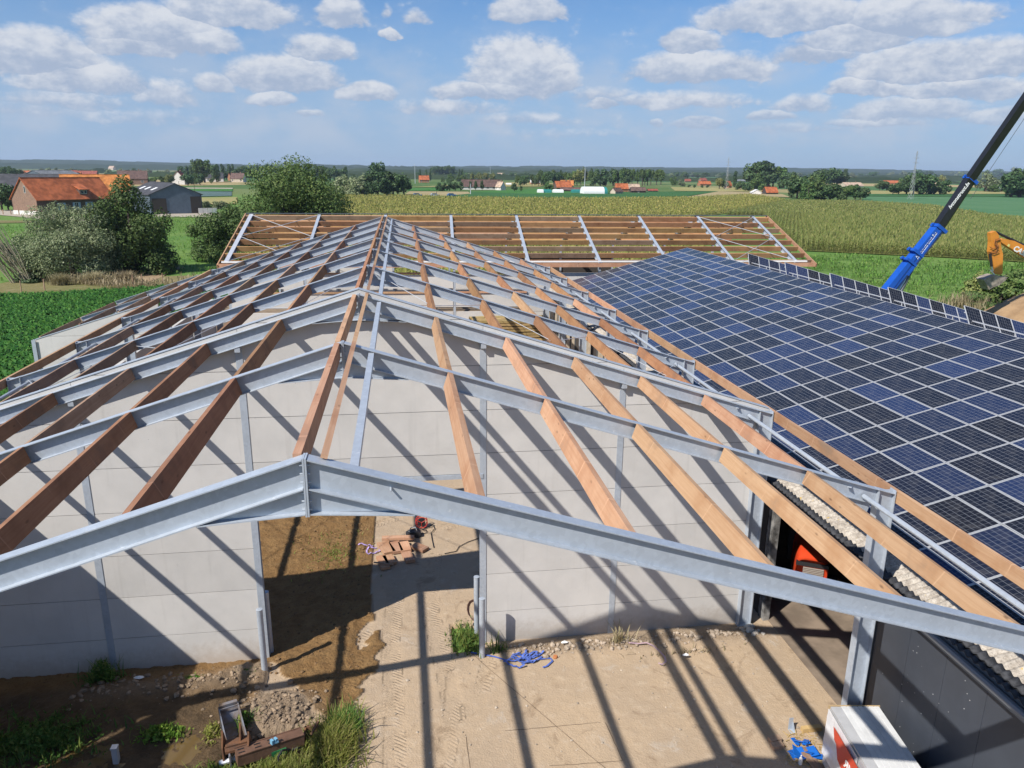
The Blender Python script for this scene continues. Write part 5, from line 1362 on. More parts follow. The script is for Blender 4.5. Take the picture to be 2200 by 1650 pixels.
def field_mat(name, c1, c2, c3=None, sc=(1, 1), rot=0.0, rowper=None, rowdark=0.5):
    m = bpy.data.materials.new(name); m.use_nodes = True
    t = NT(m.node_tree); out = t.n('ShaderNodeOutputMaterial'); b = t.n('ShaderNodeBsdfPrincipled'); t.l(b.outputs[0], out.inputs[0])
    b.inputs['Roughness'].default_value = 0.95; b.inputs['Specular IOR Level'].default_value = 0.1
    v = t.n('ShaderNodeTexCoord').outputs['Object']
    c = t.mix(t.ss(t.noise(v, 0.05*sc[0], 4.0, 0.6), 0.35, 0.65), c1, c2)
    c = t.mix(t.ss(t.noise(v, 0.8*sc[1], 5.0, 0.7), 0.45, 0.7, 0.0, 0.6), c, c3 or tuple(k*0.6 for k in c1))
    if rowper:
        mp = t.n('ShaderNodeMapping'); mp.inputs['Rotation'].default_value = (0, 0, rot); t.l(v, mp.inputs[0])
        sp = t.n('ShaderNodeSeparateXYZ'); t.l(mp.outputs[0], sp.inputs[0])
        w = t.m('ABSOLUTE', t.m('SUBTRACT', t.m('FRACT', t.m('MULTIPLY', sp.outputs[0], 1/rowper)), 0.5))
        c = t.mix(t.m('MULTIPLY', t.ss(w, 0.25, 0.5), rowdark), c, tuple(k*0.35 for k in c1))
    t.l(c, b.inputs['Base Color'])
    bp = t.n('ShaderNodeBump'); bp.inputs['Strength'].default_value = 0.6; bp.inputs['Distance'].default_value = 0.2
    t.l(t.noise(v, 1.2*sc[1], 4.0, 0.6), bp.inputs['Height']); t.l(bp.outputs[0], b.inputs['Normal'])
    return m
FM = {
 'beet': field_mat('beet soil', (0.022, 0.050, 0.012), (0.030, 0.065, 0.015)),
 'maize': field_mat('maize floor', (0.1378, 0.1540, 0.0454), (0.1782, 0.1782, 0.0568), (0.0810, 0.0972, 0.0292)),
 'green': field_mat('clover', (0.0513, 0.1553, 0.0351), (0.0675, 0.1755, 0.0432)),
 'dark': field_mat('dark crop', (0.0405, 0.1148, 0.0351), (0.0513, 0.1283, 0.0405)),
 'straw': field_mat('stubble', (0.36, 0.29, 0.16), (0.31, 0.25, 0.13), (0.24, 0.19, 0.09)),
 'pale': field_mat('ripe crop', (0.2754, 0.2592, 0.0972), (0.3402, 0.2916, 0.1296), (0.1944, 0.1944, 0.0728)),
 'blue': field_mat('cabbage', (0.085, 0.135, 0.125), (0.11, 0.16, 0.15), (0.06, 0.10, 0.085)),
 'blgreen': field_mat('sugar beet', (0.0743, 0.1688, 0.0743), (0.0945, 0.1890, 0.0878), (0.0540, 0.1215, 0.0540)),
 'path': field_mat('pale track', (0.36, 0.31, 0.24), (0.42, 0.37, 0.30)),
 'verge': field_mat('dry verge', (0.20, 0.17, 0.08), (0.15, 0.15, 0.055), (0.26, 0.21, 0.12)),
 'dirt': field_mat('bare earth', (0.34, 0.25, 0.155), (0.27, 0.19, 0.11), (0.19, 0.13, 0.07)),
 'lush': field_mat('lush grass', (0.0810, 0.1688, 0.0351), (0.1080, 0.1958, 0.0432), (0.0607, 0.1215, 0.0270)),
}
FM['yard'] = field_mat('trodden earth', (0.26, 0.20, 0.14), (0.21, 0.155, 0.105), (0.14, 0.10, 0.065))
def GP(*pts): return [g(*p) for p in pts]
sheet('site_ground', [(-30, -60), (60, -60), (60, -9), (12, -2.6), (12, 3), (-14, 3), (-30, 8)], FM['yard'])
sheet('site_ground', [(-16.5, 28), (-14, 46.9), (-14, 64), (32.5, 64), (32.5, -9), (10.6, -9), (10.6, 46.9), (-14, 46.9)] if False else [(-15, 46.0), (33, 44.0), (33, 62), (-15, 66)], FM['yard'])
BEET = GP((-60, 634), (70, 632), (150, 628), (335, 617), (420, 608))+[(-14.5, 76), (-16.4, 40), (-16.4, 29.9), (-10.6, 29.9), (-10.6, 14), (-62, 10)]
sheet('beet_field', BEET, FM['beet'])
sheet('dry_verge', GP((-60, 618), (60, 596), (150, 594), (250, 598), (340, 592), (410, 590), (425, 605), (335, 617), (150, 628), (-60, 634)), FM['verge'])
sheet('bare_earth_patch', GP((236, 606), (268, 600), (300, 588), (320, 578), (350, 571), (385, 570), (396, 574), (372, 581), (350, 592), (330, 602), (290, 606), (262, 610)), FM['dirt'])
sheet('farm_track', GP((-60, 449), (60, 452), (75, 455), (205, 470), (205, 482), (120, 472), (-60, 456)), FM['path'])
sheet('farm_track', GP((-60, 473), (75, 473), (85, 477), (-60, 480)), FM['verge'])
sheet('farmyard', GP((330, 458), (425, 456), (520, 462), (500, 466), (330, 466)), FM['path'])
MAIZE1 = GP((640, 430), (735, 424), (870, 424), (1000, 428), (1180, 430), (1300, 430), (1480, 428), (1610, 421), (1688, 433), (1556, 459), (1490, 466))+[(34, 70), (-16, 72), (-22, 120)]
sheet('maize_field', MAIZE1, FM['maize'])
MAIZE2 = GP((1640, 467), (1800, 469), (1990, 473), (2190, 480), (2290, 500), (2290, 566), (2200, 562), (2030, 552), (1725, 538))
MAIZE3 = GP((1556, 461), (1625, 448), (1695, 434), (1858, 437), (2000, 446), (2180, 476), (1990, 469), (1800, 465), (1640, 463))
sheet('maize_field', MAIZE2, FM['maize']); sheet('maize_field', MAIZE3, FM['maize'])
sheet('sugar_beet_field', GP((1850, 431), (1860, 422), (2300, 424), (2300, 476), (2195, 472), (2010, 443)), FM['blgreen'])
sheet('clover_field', GP((850, 423), (1010, 412), (1160, 413), (1545, 411), (1480, 421), (1300, 426), (1180, 425), (1000, 424)), FM['dark'])
sheet('pasture_strip', GP((1000, 412), (1180, 405), (1350, 411), (1160, 417)), FM['green'])
sheet('stubble_field', GP((868, 419), (880, 411), (1005, 412), (1012, 416), (955, 421)), FM['straw'])
sheet('stubble_field', GP((1470, 424), (1545, 411), (1610, 413), (1680, 417), (1700, 424), (1600, 421)), FM['straw'])
sheet('clover_field', GP((875, 410), (880, 404), (960, 403), (960, 410)), FM['green'])
sheet('ripe_field', GP((1450, 410), (1440, 402), (1620, 404), (1620, 412), (1545, 411)), FM['pale'])
sheet('cabbage_field', GP((395, 423), (400, 411), (498, 412), (498, 421)), FM['blue'])
sheet('clover_field', GP((330, 411), (330, 404), (500, 406), (500, 411)), FM['green'])
sheet('farm_track', GP((250, 402), (500, 404), (500, 406), (250, 404.5)), FM['path'])
sheet('pasture_strip', GP((95, 393), (100, 381), (262, 380), (262, 393)), FM['green'])
sheet('pasture_strip', GP((420, 440), (425, 425), (510, 424), (510, 438)), FM['pale'])
sheet('ripe_field', GP((880, 402), (1100, 392), (1200, 394), (1160, 401)), FM['pale'])
sheet('ripe_field', GP((1840, 417), (1850, 410), (2190, 411), (2190, 417)), FM['pale'])
sheet('dark_crop_field', GP((1820, 422), (1840, 417), (2300, 418), (2300, 424)), FM['dark'])

# beet leaves and maize plants: masses built from small leaf faces
def scatter_mesh(name, pts, tv, tf, smin, smax, m, seed, zs=None):
    """replicates a template (tv, tf quads) at pts with random turn and size"""
    rs = np.random.RandomState(seed); n = len(pts); tv = np.asarray(tv, float); tf = np.asarray(tf)
    a = rs.uniform(0, 2*PI, n); s_ = rs.uniform(smin, smax, n); c, sn = np.cos(a), np.sin(a)
    V = np.empty((n, len(tv), 3))
    V[:, :, 0] = (tv[None, :, 0]*c[:, None]-tv[None, :, 1]*sn[:, None])*s_[:, None]+pts[:, 0:1]
    V[:, :, 1] = (tv[None, :, 0]*sn[:, None]+tv[None, :, 1]*c[:, None])*s_[:, None]+pts[:, 1:2]
    V[:, :, 2] = tv[None, :, 2]*(s_ if zs is None else s_*rs.uniform(*zs, n))[:, None]+pts[:, 2:3]
    Fq = (np.arange(n)[:, None, None]*len(tv)+tf[None]).reshape(-1, tf.shape[1])
    o = link(name, np_mesh(name, V.reshape(-1, 3), Fq, m)); tag(o, kind='stuff'); return o
def rosette(nl, L, W, rise, seed, droop=0.4):
    rs = random.Random(seed); V = []; F = []
    for i in range(nl):
        a = 2*PI*i/nl+rs.uniform(-.4, .4); l_ = L*rs.uniform(.7, 1.2); r_ = rise*rs.uniform(.6, 1.3); u = (math.cos(a), math.sin(a)); w = (-u[1]*W/2, u[0]*W/2); o = len(V)
        V += [(0, 0, r_*0.1), (u[0]*l_*.5+w[0], u[1]*l_*.5+w[1], r_), (u[0]*l_, u[1]*l_, r_*(1-droop)), (u[0]*l_*.5-w[0], u[1]*l_*.5-w[1], r_)]
        F.append((o, o+1, o+2, o+3))
    return V, F
MT['beet'] = leaf_mat('beet leaf', (0.0260, 0.1105, 0.0182), (0.0520, 0.1625, 0.0260), (0.0910, 0.2145, 0.0390), 0.22, 0.0)
MT['maize'] = leaf_mat('maize leaf', (0.2242, 0.2535, 0.0585), (0.3217, 0.3217, 0.0878), (0.4875, 0.3997, 0.1365), 0.3, 0.0)
MT['maize_g'] = leaf_mat('greener maize leaf', (0.165, 0.20, 0.052), (0.25, 0.265, 0.080), (0.36, 0.32, 0.125), 0.3, 0.0)
MT['grassblade'] = leaf_mat('meadow blade', (0.1037, 0.2356, 0.0377), (0.1602, 0.2922, 0.0565), (0.2451, 0.3110, 0.0849), 0.3, 0.0)
rs = np.random.RandomState(4)
def fill_poly(P, dx, dy, jit, rot=0.0, ymax=1e9, vis=True):
    P = np.array(P); c, s_ = math.cos(rot), math.sin(rot)
    Q = np.stack([P[:, 0]*c+P[:, 1]*s_, -P[:, 0]*s_+P[:, 1]*c], -1)
    gx, gy = np.meshgrid(np.arange(Q[:, 0].min(), Q[:, 0].max(), dx), np.arange(Q[:, 1].min(), Q[:, 1].max(), dy))
    gx = gx.ravel()+rs.normal(0, jit, gx.size)*0.35; gy = gy.ravel()+rs.normal(0, jit, gy.size)
    x = gx*c-gy*s_; y = gx*s_+gy*c
    k = inpoly(x, y, P.tolist()) & (y < ymax)
    x, y = x[k], y[k]
    if vis:
        d = np.stack([x, y, np.full_like(x, 0.5)], -1)-CAM; zc = d@cF; px = 1100+FPX*(d@cR)/zc; k = (px > -90) & (px < 2290) & (zc > 0)
        x, y = x[k], y[k]
    return np.stack([x, y, np.full_like(x, G0)], -1)
tv, tf = rosette(9, 0.36, 0.17, 0.30, 1)
p_ = fill_poly(BEET, 0.47, 0.33, 0.06, R(-62)); k_ = fbm(p_[:, 0]*.25, p_[:, 1]*.25, 3, 2) > 0.22; p_ = p_[k_]
scatter_mesh('beet_plants', p_, tv, tf, 0.8, 1.35, MT['beet'], 1)
def maize_t(seed):
    rs_ = random.Random(seed); V = []; F = []
    for i in range(6):
        z = 0.5+1.45*i/6; a = rs_.uniform(0, 6.28); L = rs_.uniform(.5, .8)*(1-.25*i/6); u = (math.cos(a), math.sin(a)); w = (-u[1]*.055, u[0]*.055); o = len(V)
        V += [(w[0], w[1], z), (-w[0], -w[1], z), (u[0]*L*.5-w[0], u[1]*L*.5-w[1], z+.26), (u[0]*L*.5+w[0], u[1]*L*.5+w[1], z+.26), (u[0]*L, u[1]*L, z+.02), (u[0]*L*.98, u[1]*L*.98, z)]
        F += [(o, o+1, o+2, o+3), (o+3, o+2, o+4, o+5)]
    o = len(V); V += [(-.02, 0, 0), (.02, 0, 0), (.02, 0, 2.1), (-.02, 0, 2.1), (-.10, 0, 2.0), (.10, .02, 2.0), (.05, 0, 2.45), (-.05, -.02, 2.45)]; F += [(o, o+1, o+2, o+3), (o+4, o+5, o+6, o+7)]
    return V, F
tv, tf = maize_t(3)
scatter_mesh('maize_plants', fill_poly(MAIZE2, 0.78, 0.50, 0.10, R(-28)), np.array(tv)*np.array([1, 1, .85]), tf, 0.9, 1.2, MT['maize_g'], 2)
q1 = fill_poly(MAIZE1, 0.85, 0.80, 0.12, R(-75), 165); q2 = fill_poly(MAIZE1, 1.7, 1.5, 0.3, R(-75)); q2 = q2[(q2[:, 1] >= 165) & (q2[:, 1] < 520)]
scatter_mesh('maize_plants', q1, np.array(tv)*np.array([1.2, 1.2, .7]), tf, 0.95, 1.35, MT['maize'], 5)
tv2 = np.array(tv)*np.array([1.9, 1.9, 0.62])
scatter_mesh('maize_plants', q2, tv2, tf, 0.95, 1.3, MT['maize'], 6)
scatter_mesh('maize_plants', fill_poly(MAIZE3, 1.3, 1.0, 0.15, R(-25)), tv2, tf, 0.9, 1.2, MT['maize_g'], 7)
# meadow tufts, left and right of the buildings
tvg, tfg = rosette(6, 0.30, 0.05, 0.30, 5, 0.3)
ML_ = GP((240, 466), (520, 464), (520, 600), (440, 600), (400, 585), (330, 592), (240, 590)); MR_ = GP((1700, 545), (2290, 570), (2290, 720), (2000, 720), (1500, 575))
p_ = np.concatenate([fill_poly(ML_, 0.9, 0.9, 0.45), fill_poly(MR_, 0.55, 0.55, 0.3), fill_poly(GP((-60, 486), (240, 484), (240, 594), (60, 594), (-60, 616)), 1.0, 1.0, 0.5)])
kk = fbm(p_[:, 0]*.5, p_[:, 1]*.9, 3, 6); p_ = p_[kk > 0.40]
scatter_mesh('meadow_grass', p_, tvg, tfg, 0.7, 1.9, MT['grassblade'], 9)
p_ = fill_poly(GP((-60, 618), (60, 600), (150, 595), (250, 600), (340, 594), (420, 590), (425, 605), (335, 617), (150, 628), (-60, 634)), 0.42, 0.42, 0.2); p_ = p_[fbm(p_[:, 0]*.16, p_[:, 1]*.3, 3, 9) > .52]
scatter_mesh('dry_verge_grass', p_, *rosette(6, .35, .05, .55, 8, .1), 0.7, 1.9, MT['straw'], 10)

# ------------------------------------------------------------------ trees
MT['bark'] = mat('bark', (0.075, 0.058, 0.045), 0.95, 0, .3, 4, bump=.4)
MT['palebark'] = mat('pale willow rod', (0.33, 0.29, 0.20), 0.9)
MT['lf_willow'] = leaf_mat('willow leaf', (0.14, 0.18, 0.085), (0.22, 0.265, 0.13), (0.33, 0.35, 0.21), 0.3)
MT['lf_dark'] = leaf_mat('dark leaf', (0.0407, 0.0814, 0.0296), (0.0666, 0.1184, 0.0407), (0.1018, 0.1517, 0.0518), 0.15)
MT['lf_mid'] = leaf_mat('mid leaf', (0.0658, 0.1212, 0.0312), (0.1005, 0.1662, 0.0450), (0.1646, 0.2165, 0.0623), 0.2)
MT['lf_yel'] = leaf_mat('yellow green leaf', (0.1388, 0.1665, 0.0481), (0.2035, 0.2220, 0.0703), (0.2775, 0.2682, 0.0925), 0.2)
def crown(seed, n, rx, rz, z0, leaf, lobes=9, shape='round', fill=0.35):
    """leaf faces gathered in clumps over an uneven crown; base of the crown at z0"""
    rs_ = np.random.RandomState(seed); C = []
    for i in range(lobes):
        if shape == 'round':
            d = rs_.normal(size=3); d /= np.linalg.norm(d); r_ = rs_.uniform(.35, .78); c = np.array([d[0]*rx*r_, d[1]*rx*r_, z0+rz+d[2]*rz*r_*.95]); rad = rs_.uniform(.24, .46)
        elif shape == 'poplar':
            f = (i+.5)/lobes; c = np.array([rs_.normal(0, .12)*rx, rs_.normal(0, .12)*rx, z0+2*rz*f]); rad = rs_.uniform(.5, .85)*(1-.6*abs(f-.42)); 
        else:   # bushy: broad at the bottom
            a = rs_.uniform(0, 6.28); q = math.sqrt(rs_.uniform(0, 1)); f = rs_.uniform(0.05, 1)*(1-.45*q*q); c = np.array([math.cos(a)*q*rx*.85, math.sin(a)*q*rx*.85, z0+2*rz*f*.86+.1]); rad = rs_.uniform(.24, .42)
        C.append((c, rad))
    w = np.array([r_**2 for _, r_ in C]); w /= w.sum(); k = rs_.choice(lobes, n, p=w)
    d = rs_.normal(size=(n, 3)); d /= np.linalg.norm(d, axis=1)[:, None]
    rr_ = np.where(rs_.uniform(size=n) < fill, rs_.uniform(.3, 1, n), rs_.uniform(.84, 1.06, n))
    # bumpy surface on each lobe
    bump = 1+.22*np.sin(d[:, 0]*7+k)*np.sin(d[:, 1]*6+2*k)*np.cos(d[:, 2]*6.5+k*.7)
    cen = np.array([c for c, _ in C])[k]; rad = np.array([r_ for _, r_ in C])[k]
    sxy = rx; P = cen+d*(rr_*bump*rad)[:, None]*np.array([sxy, sxy, (rz if shape != 'poplar' else rx*1.3)])
    nn = d+rs_.normal(size=(n, 3))*.55+np.array([0, 0, .25]); nn /= np.linalg.norm(nn, axis=1)[:, None]
    t_ = np.cross(nn, rs_.normal(size=(n, 3))); t_ /= np.linalg.norm(t_, axis=1)[:, None]; u_ = np.cross(nn, t_)
    L = leaf*rs_.uniform(.55, 1.5, n)[:, None]; W = L*rs_.uniform(.4, .8, n)[:, None]
    V = np.stack([P-t_*L*.5, P+u_*W*.5, P+t_*L*.5, P-u_*W*.5], 1); k2 = P[:, 2] > z0*.6
    V = V[k2]; m_ = len(V)
    return V.reshape(-1, 3), np.arange(m_*4).reshape(m_, 4), C
def trunk_mb(h, r, C, seed, n_l=5, lean=0.0):
    b = MB(); rs_ = random.Random(seed)
    b.tube([(0, 0, -.3), (lean*.3, 0, h*.4), (lean, 0, h*.8), (lean, 0, h)], [r*1.25, r, r*.6, r*.25], 7)
    for c, rad in C[:n_l]:
        p = (lean*.4, 0, h*rs_.uniform(.25, .6)); b.tube([p, ((p[0]+c[0])/2, c[1]/2, (p[2]+c[2])/2+.1*h*rs_.uniform(0, 1)), tuple(c)], [r*.5, r*.32, r*.1], 5)
    return b
def big_tree(name, label, base, seed, n, rx, rz, z0, leaf, lobes, shape, lm, r, th, nl=8, extra=None, group=None):
    t_ = thing(name, label, 'tree' if 'bush' not in name and 'shrub' not in name else 'bush', (base[0], base[1], G0), 0, group)
    V, F, C = crown(seed, n, rx, rz, z0, leaf, lobes, shape)
    link('crown', np_mesh('crown', V, F, MT[lm]), t_, (0, 0, 0), local=True)
    b = trunk_mb(th, r, C, seed, nl)
    if extra:
        e = MB(); extra(e); part('bare_stems', e, MT['palebark'], t_, local=True)
    part('trunk', b, MT['bark'], t_, local=True)
    return t_
def stems(b):
    rs_ = random.Random(8)
    for i in range(34):
        a = rs_.uniform(1.7, 5.2); L = rs_.uniform(4, 8.5); x = -rs_.uniform(.2, 2.4); b.tube([(x-2.0, -3.6+rs_.uniform(-1, 1), -.1), (x-2+math.cos(a)*L*.22-.6, -4.6+math.sin(a)*.8, L*.5), (x-2+math.cos(a)*L*.34-1.6, -5.0+math.sin(a)*1.4, L)], [.075, .05, .015], 5)
    return b
bb = g(138, 604)
big_tree('willow_bush', 'broad grey green willow bush with pale bare stems at its left side', (bb[0]-.6, bb[1]+4), 11, 52000, 5.0, 4.9, 0.0, .19, 36, 'bush', 'lf_willow', .25, 6.0, 14, stems)
bb = g(262, 592)
big_tree('willow_tree', 'darker leafy tree grown together with the right side of the willow bush', (bb[0]+.2, bb[1]+4), 12, 36000, 4.5, 6.2, 0.1, .26, 32, 'bush', 'lf_mid', .35, 7.0, 12)
bb = g(610, 555)
big_tree('broad_tree', 'large round green tree rising behind the left end of the timber wing', (bb[0]-1.6, 116), 13, 52000, 10.2, 7.6, 0.0, .33, 48, 'bush', 'lf_mid', .5, 10.0, 14)
bb = g(490, 550); big_tree('broad_shrub', 'lower green shrub at the left foot of the large round tree', (bb[0], bb[1]-3), 14, 14000, 4.6, 3.9, 0.0, .30, 18, 'bush', 'lf_mid', .2, 3.5, 6)
bb = g(20, 548); big_tree('hedge_shrub', 'low dark shrub at the left picture edge', bb, 15, 2600, 3.2, 1.5, 0.0, .35, 12, 'bush', 'lf_dark', .12, 1.5, 5)
bb = g(80, 600); big_tree('bramble_shrub', 'dark bramble clump at the foot of the willow bush', bb, 16, 2200, 2.6, 0.8, 0.0, .25, 12, 'bush', 'lf_dark', .06, 1.0, 4)
for (px_, py_, w_, lab) in ((270, 606, 1.1, 'pale dry shrub at the right foot of the dark tree'), (200, 608, 1.7, 'pale dry grass clump in front of the willow bush'), (130, 611, .9, 'small dry thicket left of the pale clump')):
    bb = g(px_, py_); n_ = int(620*w_); V, F = blades(n_, pick(bb, w_, w_*.45), .3, 1.5, .05, px_, 1.2); o = link('dry_thicket', np_mesh('dry_thicket', V, F, MT['straw'])); tag(o, kind='stuff'); o['label'] = lab

# shared crowns for the farther trees: three kinds, several forms each
KIND = {}
def make_kind(key, lm, forms):
    KIND[key] = []
    for i, (seed, n, rx, rz, z0, leaf, lobes, shape) in enumerate(forms):
        V, F, C = crown(seed, n, rx, rz, z0, leaf, lobes, shape, .25)
        KIND[key].append((np_mesh('crown', V, F, MT[lm]), trunk_mb(z0+rz*1.2, .028*(z0+2*rz), C, seed, 4).mesh('trunk', MT['bark']), z0+2*rz, rx))
make_kind('dark', 'lf_dark', [(21+i, 1700, 4.2+.3*i, 4.8-.2*i, 0.7, .85, 16, ('round', 'bush', 'round')[i % 3]) for i in range(3)])
make_kind('mid', 'lf_mid', [(31+i, 1700, 4.5+.2*i, 4.9, 0.5, .85, 16, ('bush', 'round', 'bush')[i % 3]) for i in range(3)])
make_kind('yel', 'lf_yel', [(41+i, 1500, 4.0, 5.0, 0.8, .85, 14, 'round') for i in range(2)])
make_kind('poplar', 'lf_dark', [(51+i, 1300, 2.7, 7.5, 0.6, .85, 9, 'poplar') for i in range(3)])
make_kind('belt', 'lf_mid', [(61+i, 1500, 3.6, 6.6, 1.6, .95, 13, 'round') for i in range(3)])
make_kind('grey', 'lf_willow', [(71+i, 1500, 4.6, 4.2, 0.2, .85, 15, 'bush') for i in range(2)])
rt = random.Random(99)
def tree(key, px_, py_, h, label, group, wide=1.0, cat='tree', name=None):
    x, y = g(px_, py_)
    cm, tm, H, rx = KIND[key][rt.randrange(len(KIND[key]))]; s_ = h/H
    t_ = bpy.data.objects.new(name or {'dark': 'dark_tree', 'mid': 'green_tree', 'yel': 'yellowish_tree', 'poplar': 'poplar_tree', 'belt': 'tall_tree', 'grey': 'grey_green_tree'}[key], None); COL.objects.link(t_)
    t_.location = (x, y, G0); t_.rotation_euler = (0, 0, rt.uniform(0, 6.28)); t_.scale = (s_*wide*rt.uniform(.9, 1.1), s_*wide*rt.uniform(.9, 1.1), s_)
    tag(t_, label, cat, group)
    for nm, me_ in (('crown', cm), ('trunk', tm)):
        o = bpy.data.objects.new(nm, me_); COL.objects.link(o); o.parent = t_
    return t_
def hpx(px_, pyb, pyt):
    x, y = g(px_, pyb); d = math.hypot(x-CAM[0], y-CAM[1]); return (pyb-pyt)*d/FPX*1.02
# clump left of the long farmhouse
for px_, top in ((742, 375), (765, 378), (790, 372), (812, 366), (835, 370), (855, 374), (868, 382), (775, 380), (845, 378), (755, 382)):
    tree('grey' if px_ < 800 else 'dark', px_, 419+rt.uniform(-1, 1), hpx(px_, 419, top), 'tree of the dark clump right of the large round tree', 'trees of the dark clump', 1.15)
tree('dark', 812, 405, hpx(812, 405, 347), 'tall round dark tree standing above the dark clump', None, .9)
for px_ in (944, 955, 966, 978, 990): tree('dark', px_, 410, hpx(px_, 410, 391), 'low dark tree in the row left of the long farmhouse', 'row left of the long farmhouse', .9)
for px_, top in ((1010, 389), (1022, 388), (1036, 387)): tree('dark', px_, 409, hpx(px_, 409, top), 'small dark tree in front of the long brown roofed farmhouse', 'trees before the long farmhouse', .5)
for px_, top in ((1105, 393), (1119, 399)): tree('dark', px_, 411, hpx(px_, 411, top), 'round dark garden tree right of the long farmhouse', 'garden trees right of the long farmhouse')
tree('mid', 1180, 407, hpx(1180, 407, 389), 'broad round shrub tree left of the orange farm roof', None, 1.6)
# tree belt in the middle
for i in range(40):
    px_ = 1108+i*7.9+rt.uniform(-4, 4); k_ = 'yel' if 1238 < px_ < 1262 else ('belt' if rt.random() < .75 else 'dark')
    tree(k_, px_, 399+rt.uniform(-3, 1), hpx(px_, 399, 363+rt.uniform(-2, 7)+(10 if px_ < 1160 else 0)), 'tall tree of the long belt behind the white tunnel tent' if k_ != 'yel' else 'yellowish tree in the long belt behind the white tunnel tent', 'tree belt behind the white tent' if k_ != 'yel' else 'yellowish trees in the belt', .85)
for px_, top in ((1016, 372), (1030, 370), (1044, 369), (1000, 374), (985, 376), (1058, 371), (968, 372), (952, 380)): tree('yel' if px_ > 1005 else 'mid', px_, 391+rt.uniform(-2, 2), hpx(px_, 391, top), 'light green tree behind the long brown roofed farmhouse', 'trees behind the long farmhouse', 1.1)
for px_ in (938, 946, 955, 964, 972): tree('dark', px_, 380, hpx(px_, 380, 356), 'tall dark tree of the square skyline clump', 'square clump on the skyline')
for px_ in (903, 916, 925, 987, 993): tree('poplar', px_, 388, hpx(px_, 388, 366), 'slender poplar behind the dark clump', 'slender poplars in the middle', .8)
# right hand groups
for px_, pb, top, k_ in ((1622, 406, 352, 'dark'), (1640, 404, 350, 'dark'), (1660, 404, 357, 'belt'), (1676, 404, 360, 'belt'), (1690, 406, 372, 'dark'), (1632, 408, 372, 'mid')):
    tree(k_, px_, pb, hpx(px_, pb, top), 'tall dark tree of the high group above the red roofed shed', 'high trees above the red roofed shed', 1.1)
for px_, pb, top, k_ in ((1700, 424, 378, 'poplar'), (1712, 426, 376, 'dark'), (1728, 429, 380, 'dark'), (1745, 430, 382, 'mid'), (1764, 431, 395, 'dark'), (1782, 431, 396, 'dark'), (1800, 431, 398, 'dark'), (1818, 431, 397, 'mid'), (1836, 430, 399, 'dark'), (1848, 429, 402, 'dark'), (1735, 431, 392, 'mid'), (1756, 425, 376, 'dark')):
    tree(k_, px_, pb, hpx(px_, pb, top), 'tree of the dense dark thicket right of the red roofed shed', 'dense dark thicket on the right', 1.15)
for px_, top in ((1765, 364), (1783, 361), (1797, 368), (1812, 370)): tree('dark' if px_ < 1805 else 'poplar', px_, 400, hpx(px_, 400, top), 'tall tree rising behind the dense dark thicket', 'tall trees behind the thicket', 1.1)
for px_, pb, top in ((1890, 409, 388), (1905, 409, 391), (1918, 418, 396), (1930, 418, 394), (1947, 418, 380), (1962, 418, 374), (1978, 418, 375), (1990, 418, 386), (2005, 418, 392), (2018, 418, 394), (2030, 418, 391)):
    tree('dark', px_, pb, hpx(px_, pb, top), 'dark tree of the shaded row behind the right pylon', 'shaded row behind the right pylon', 1.1)
tree('yel', 2018, 398, hpx(2018, 398, 379), 'pale round tree above the shaded row by the crane boom', None, 1.3)
tree('grey', 2118, 412, hpx(2118, 412, 374), 'grey green tree just right of the crane boom', None, 1.0); tree('mid', 2136, 413, hpx(2136, 413, 398), 'small tree beside the slate roofed shed right of the crane boom', None, 1.4)
for px_, top in ((2172, 378), (2190, 369), (2212, 366), (2235, 368)): tree('dark', px_, 424, hpx(px_, 424, top), 'big dark tree at the right picture edge', 'big dark trees at the right edge', 1.25)
for px_, pb, top, k_ in ((1545, 406, 380, 'yel'), (1556, 406, 384, 'mid'), (1590, 408, 388, 'dark'), (1602, 410, 391, 'dark'), (1612, 409, 394, 'mid'), (1520, 404, 396, 'dark'), (1508, 404, 397, 'dark'), (1480, 403, 396, 'dark'), (1492, 404, 396, 'dark'), (1463, 400, 385, 'grey'), (1578, 402, 372, 'poplar'), (1448, 398, 380, 'mid')):
    tree(k_, px_, pb, hpx(px_, pb, top), 'garden tree around the houses by the left pylon', 'garden trees by the left pylon', 1.1)
# left hand groups
for i in range(44):
    px_ = 385+i*8.4+rt.uniform(-5, 5); tree('poplar' if rt.random() < .6 else 'dark', px_, 391+rt.uniform(-6, 0), hpx(px_, 390, 358+rt.uniform(-3, 6)), 'tall tree of the long dark belt on the left skyline', 'long dark belt on the left', 1.0)
for px_, pb, top, k_ in ((427, 392, 344, 'belt'), (440, 392, 344, 'belt'), (366, 399, 374, 'yel'), (352, 398, 378, 'mid'), (330, 397, 380, 'mid'), (318, 396, 382, 'mid'), (404, 398, 374, 'dark'), (415, 396, 372, 'mid'), (430, 397, 375, 'dark'), (455, 394, 382, 'mid')):
    tree(k_, px_, pb, hpx(px_, pb, top), 'tree among the scattered houses left of the large round tree' if k_ != 'belt' else 'tall bushy tree standing above the left skyline', 'trees among the left houses' if k_ != 'belt' else 'tall pair above the left skyline', 1.1)
for px_, pb, top in ((5, 452, 398), (18, 450, 405), (30, 388, 364), (42, 387, 366), (20, 384, 360), (8, 384, 364)):
    tree('dark', px_, pb, hpx(px_, pb, top), 'dark tree at the left edge by the farmhouse' if pb > 420 else 'dark round tree above the black barn roof at the left edge', 'dark trees by the farmhouse' if pb > 420 else 'dark trees above the black barn roof')
for i in range(18):
    px_ = 70+i*17+rt.uniform(-6, 6); tree(rt.choice(['mid', 'dark', 'grey']), px_, 378-(6 if i % 2 else 0), hpx(px_, 378, 364+rt.uniform(-2, 4)), 'small far tree among the village roofs on the left', 'trees among the village roofs', 1.1)
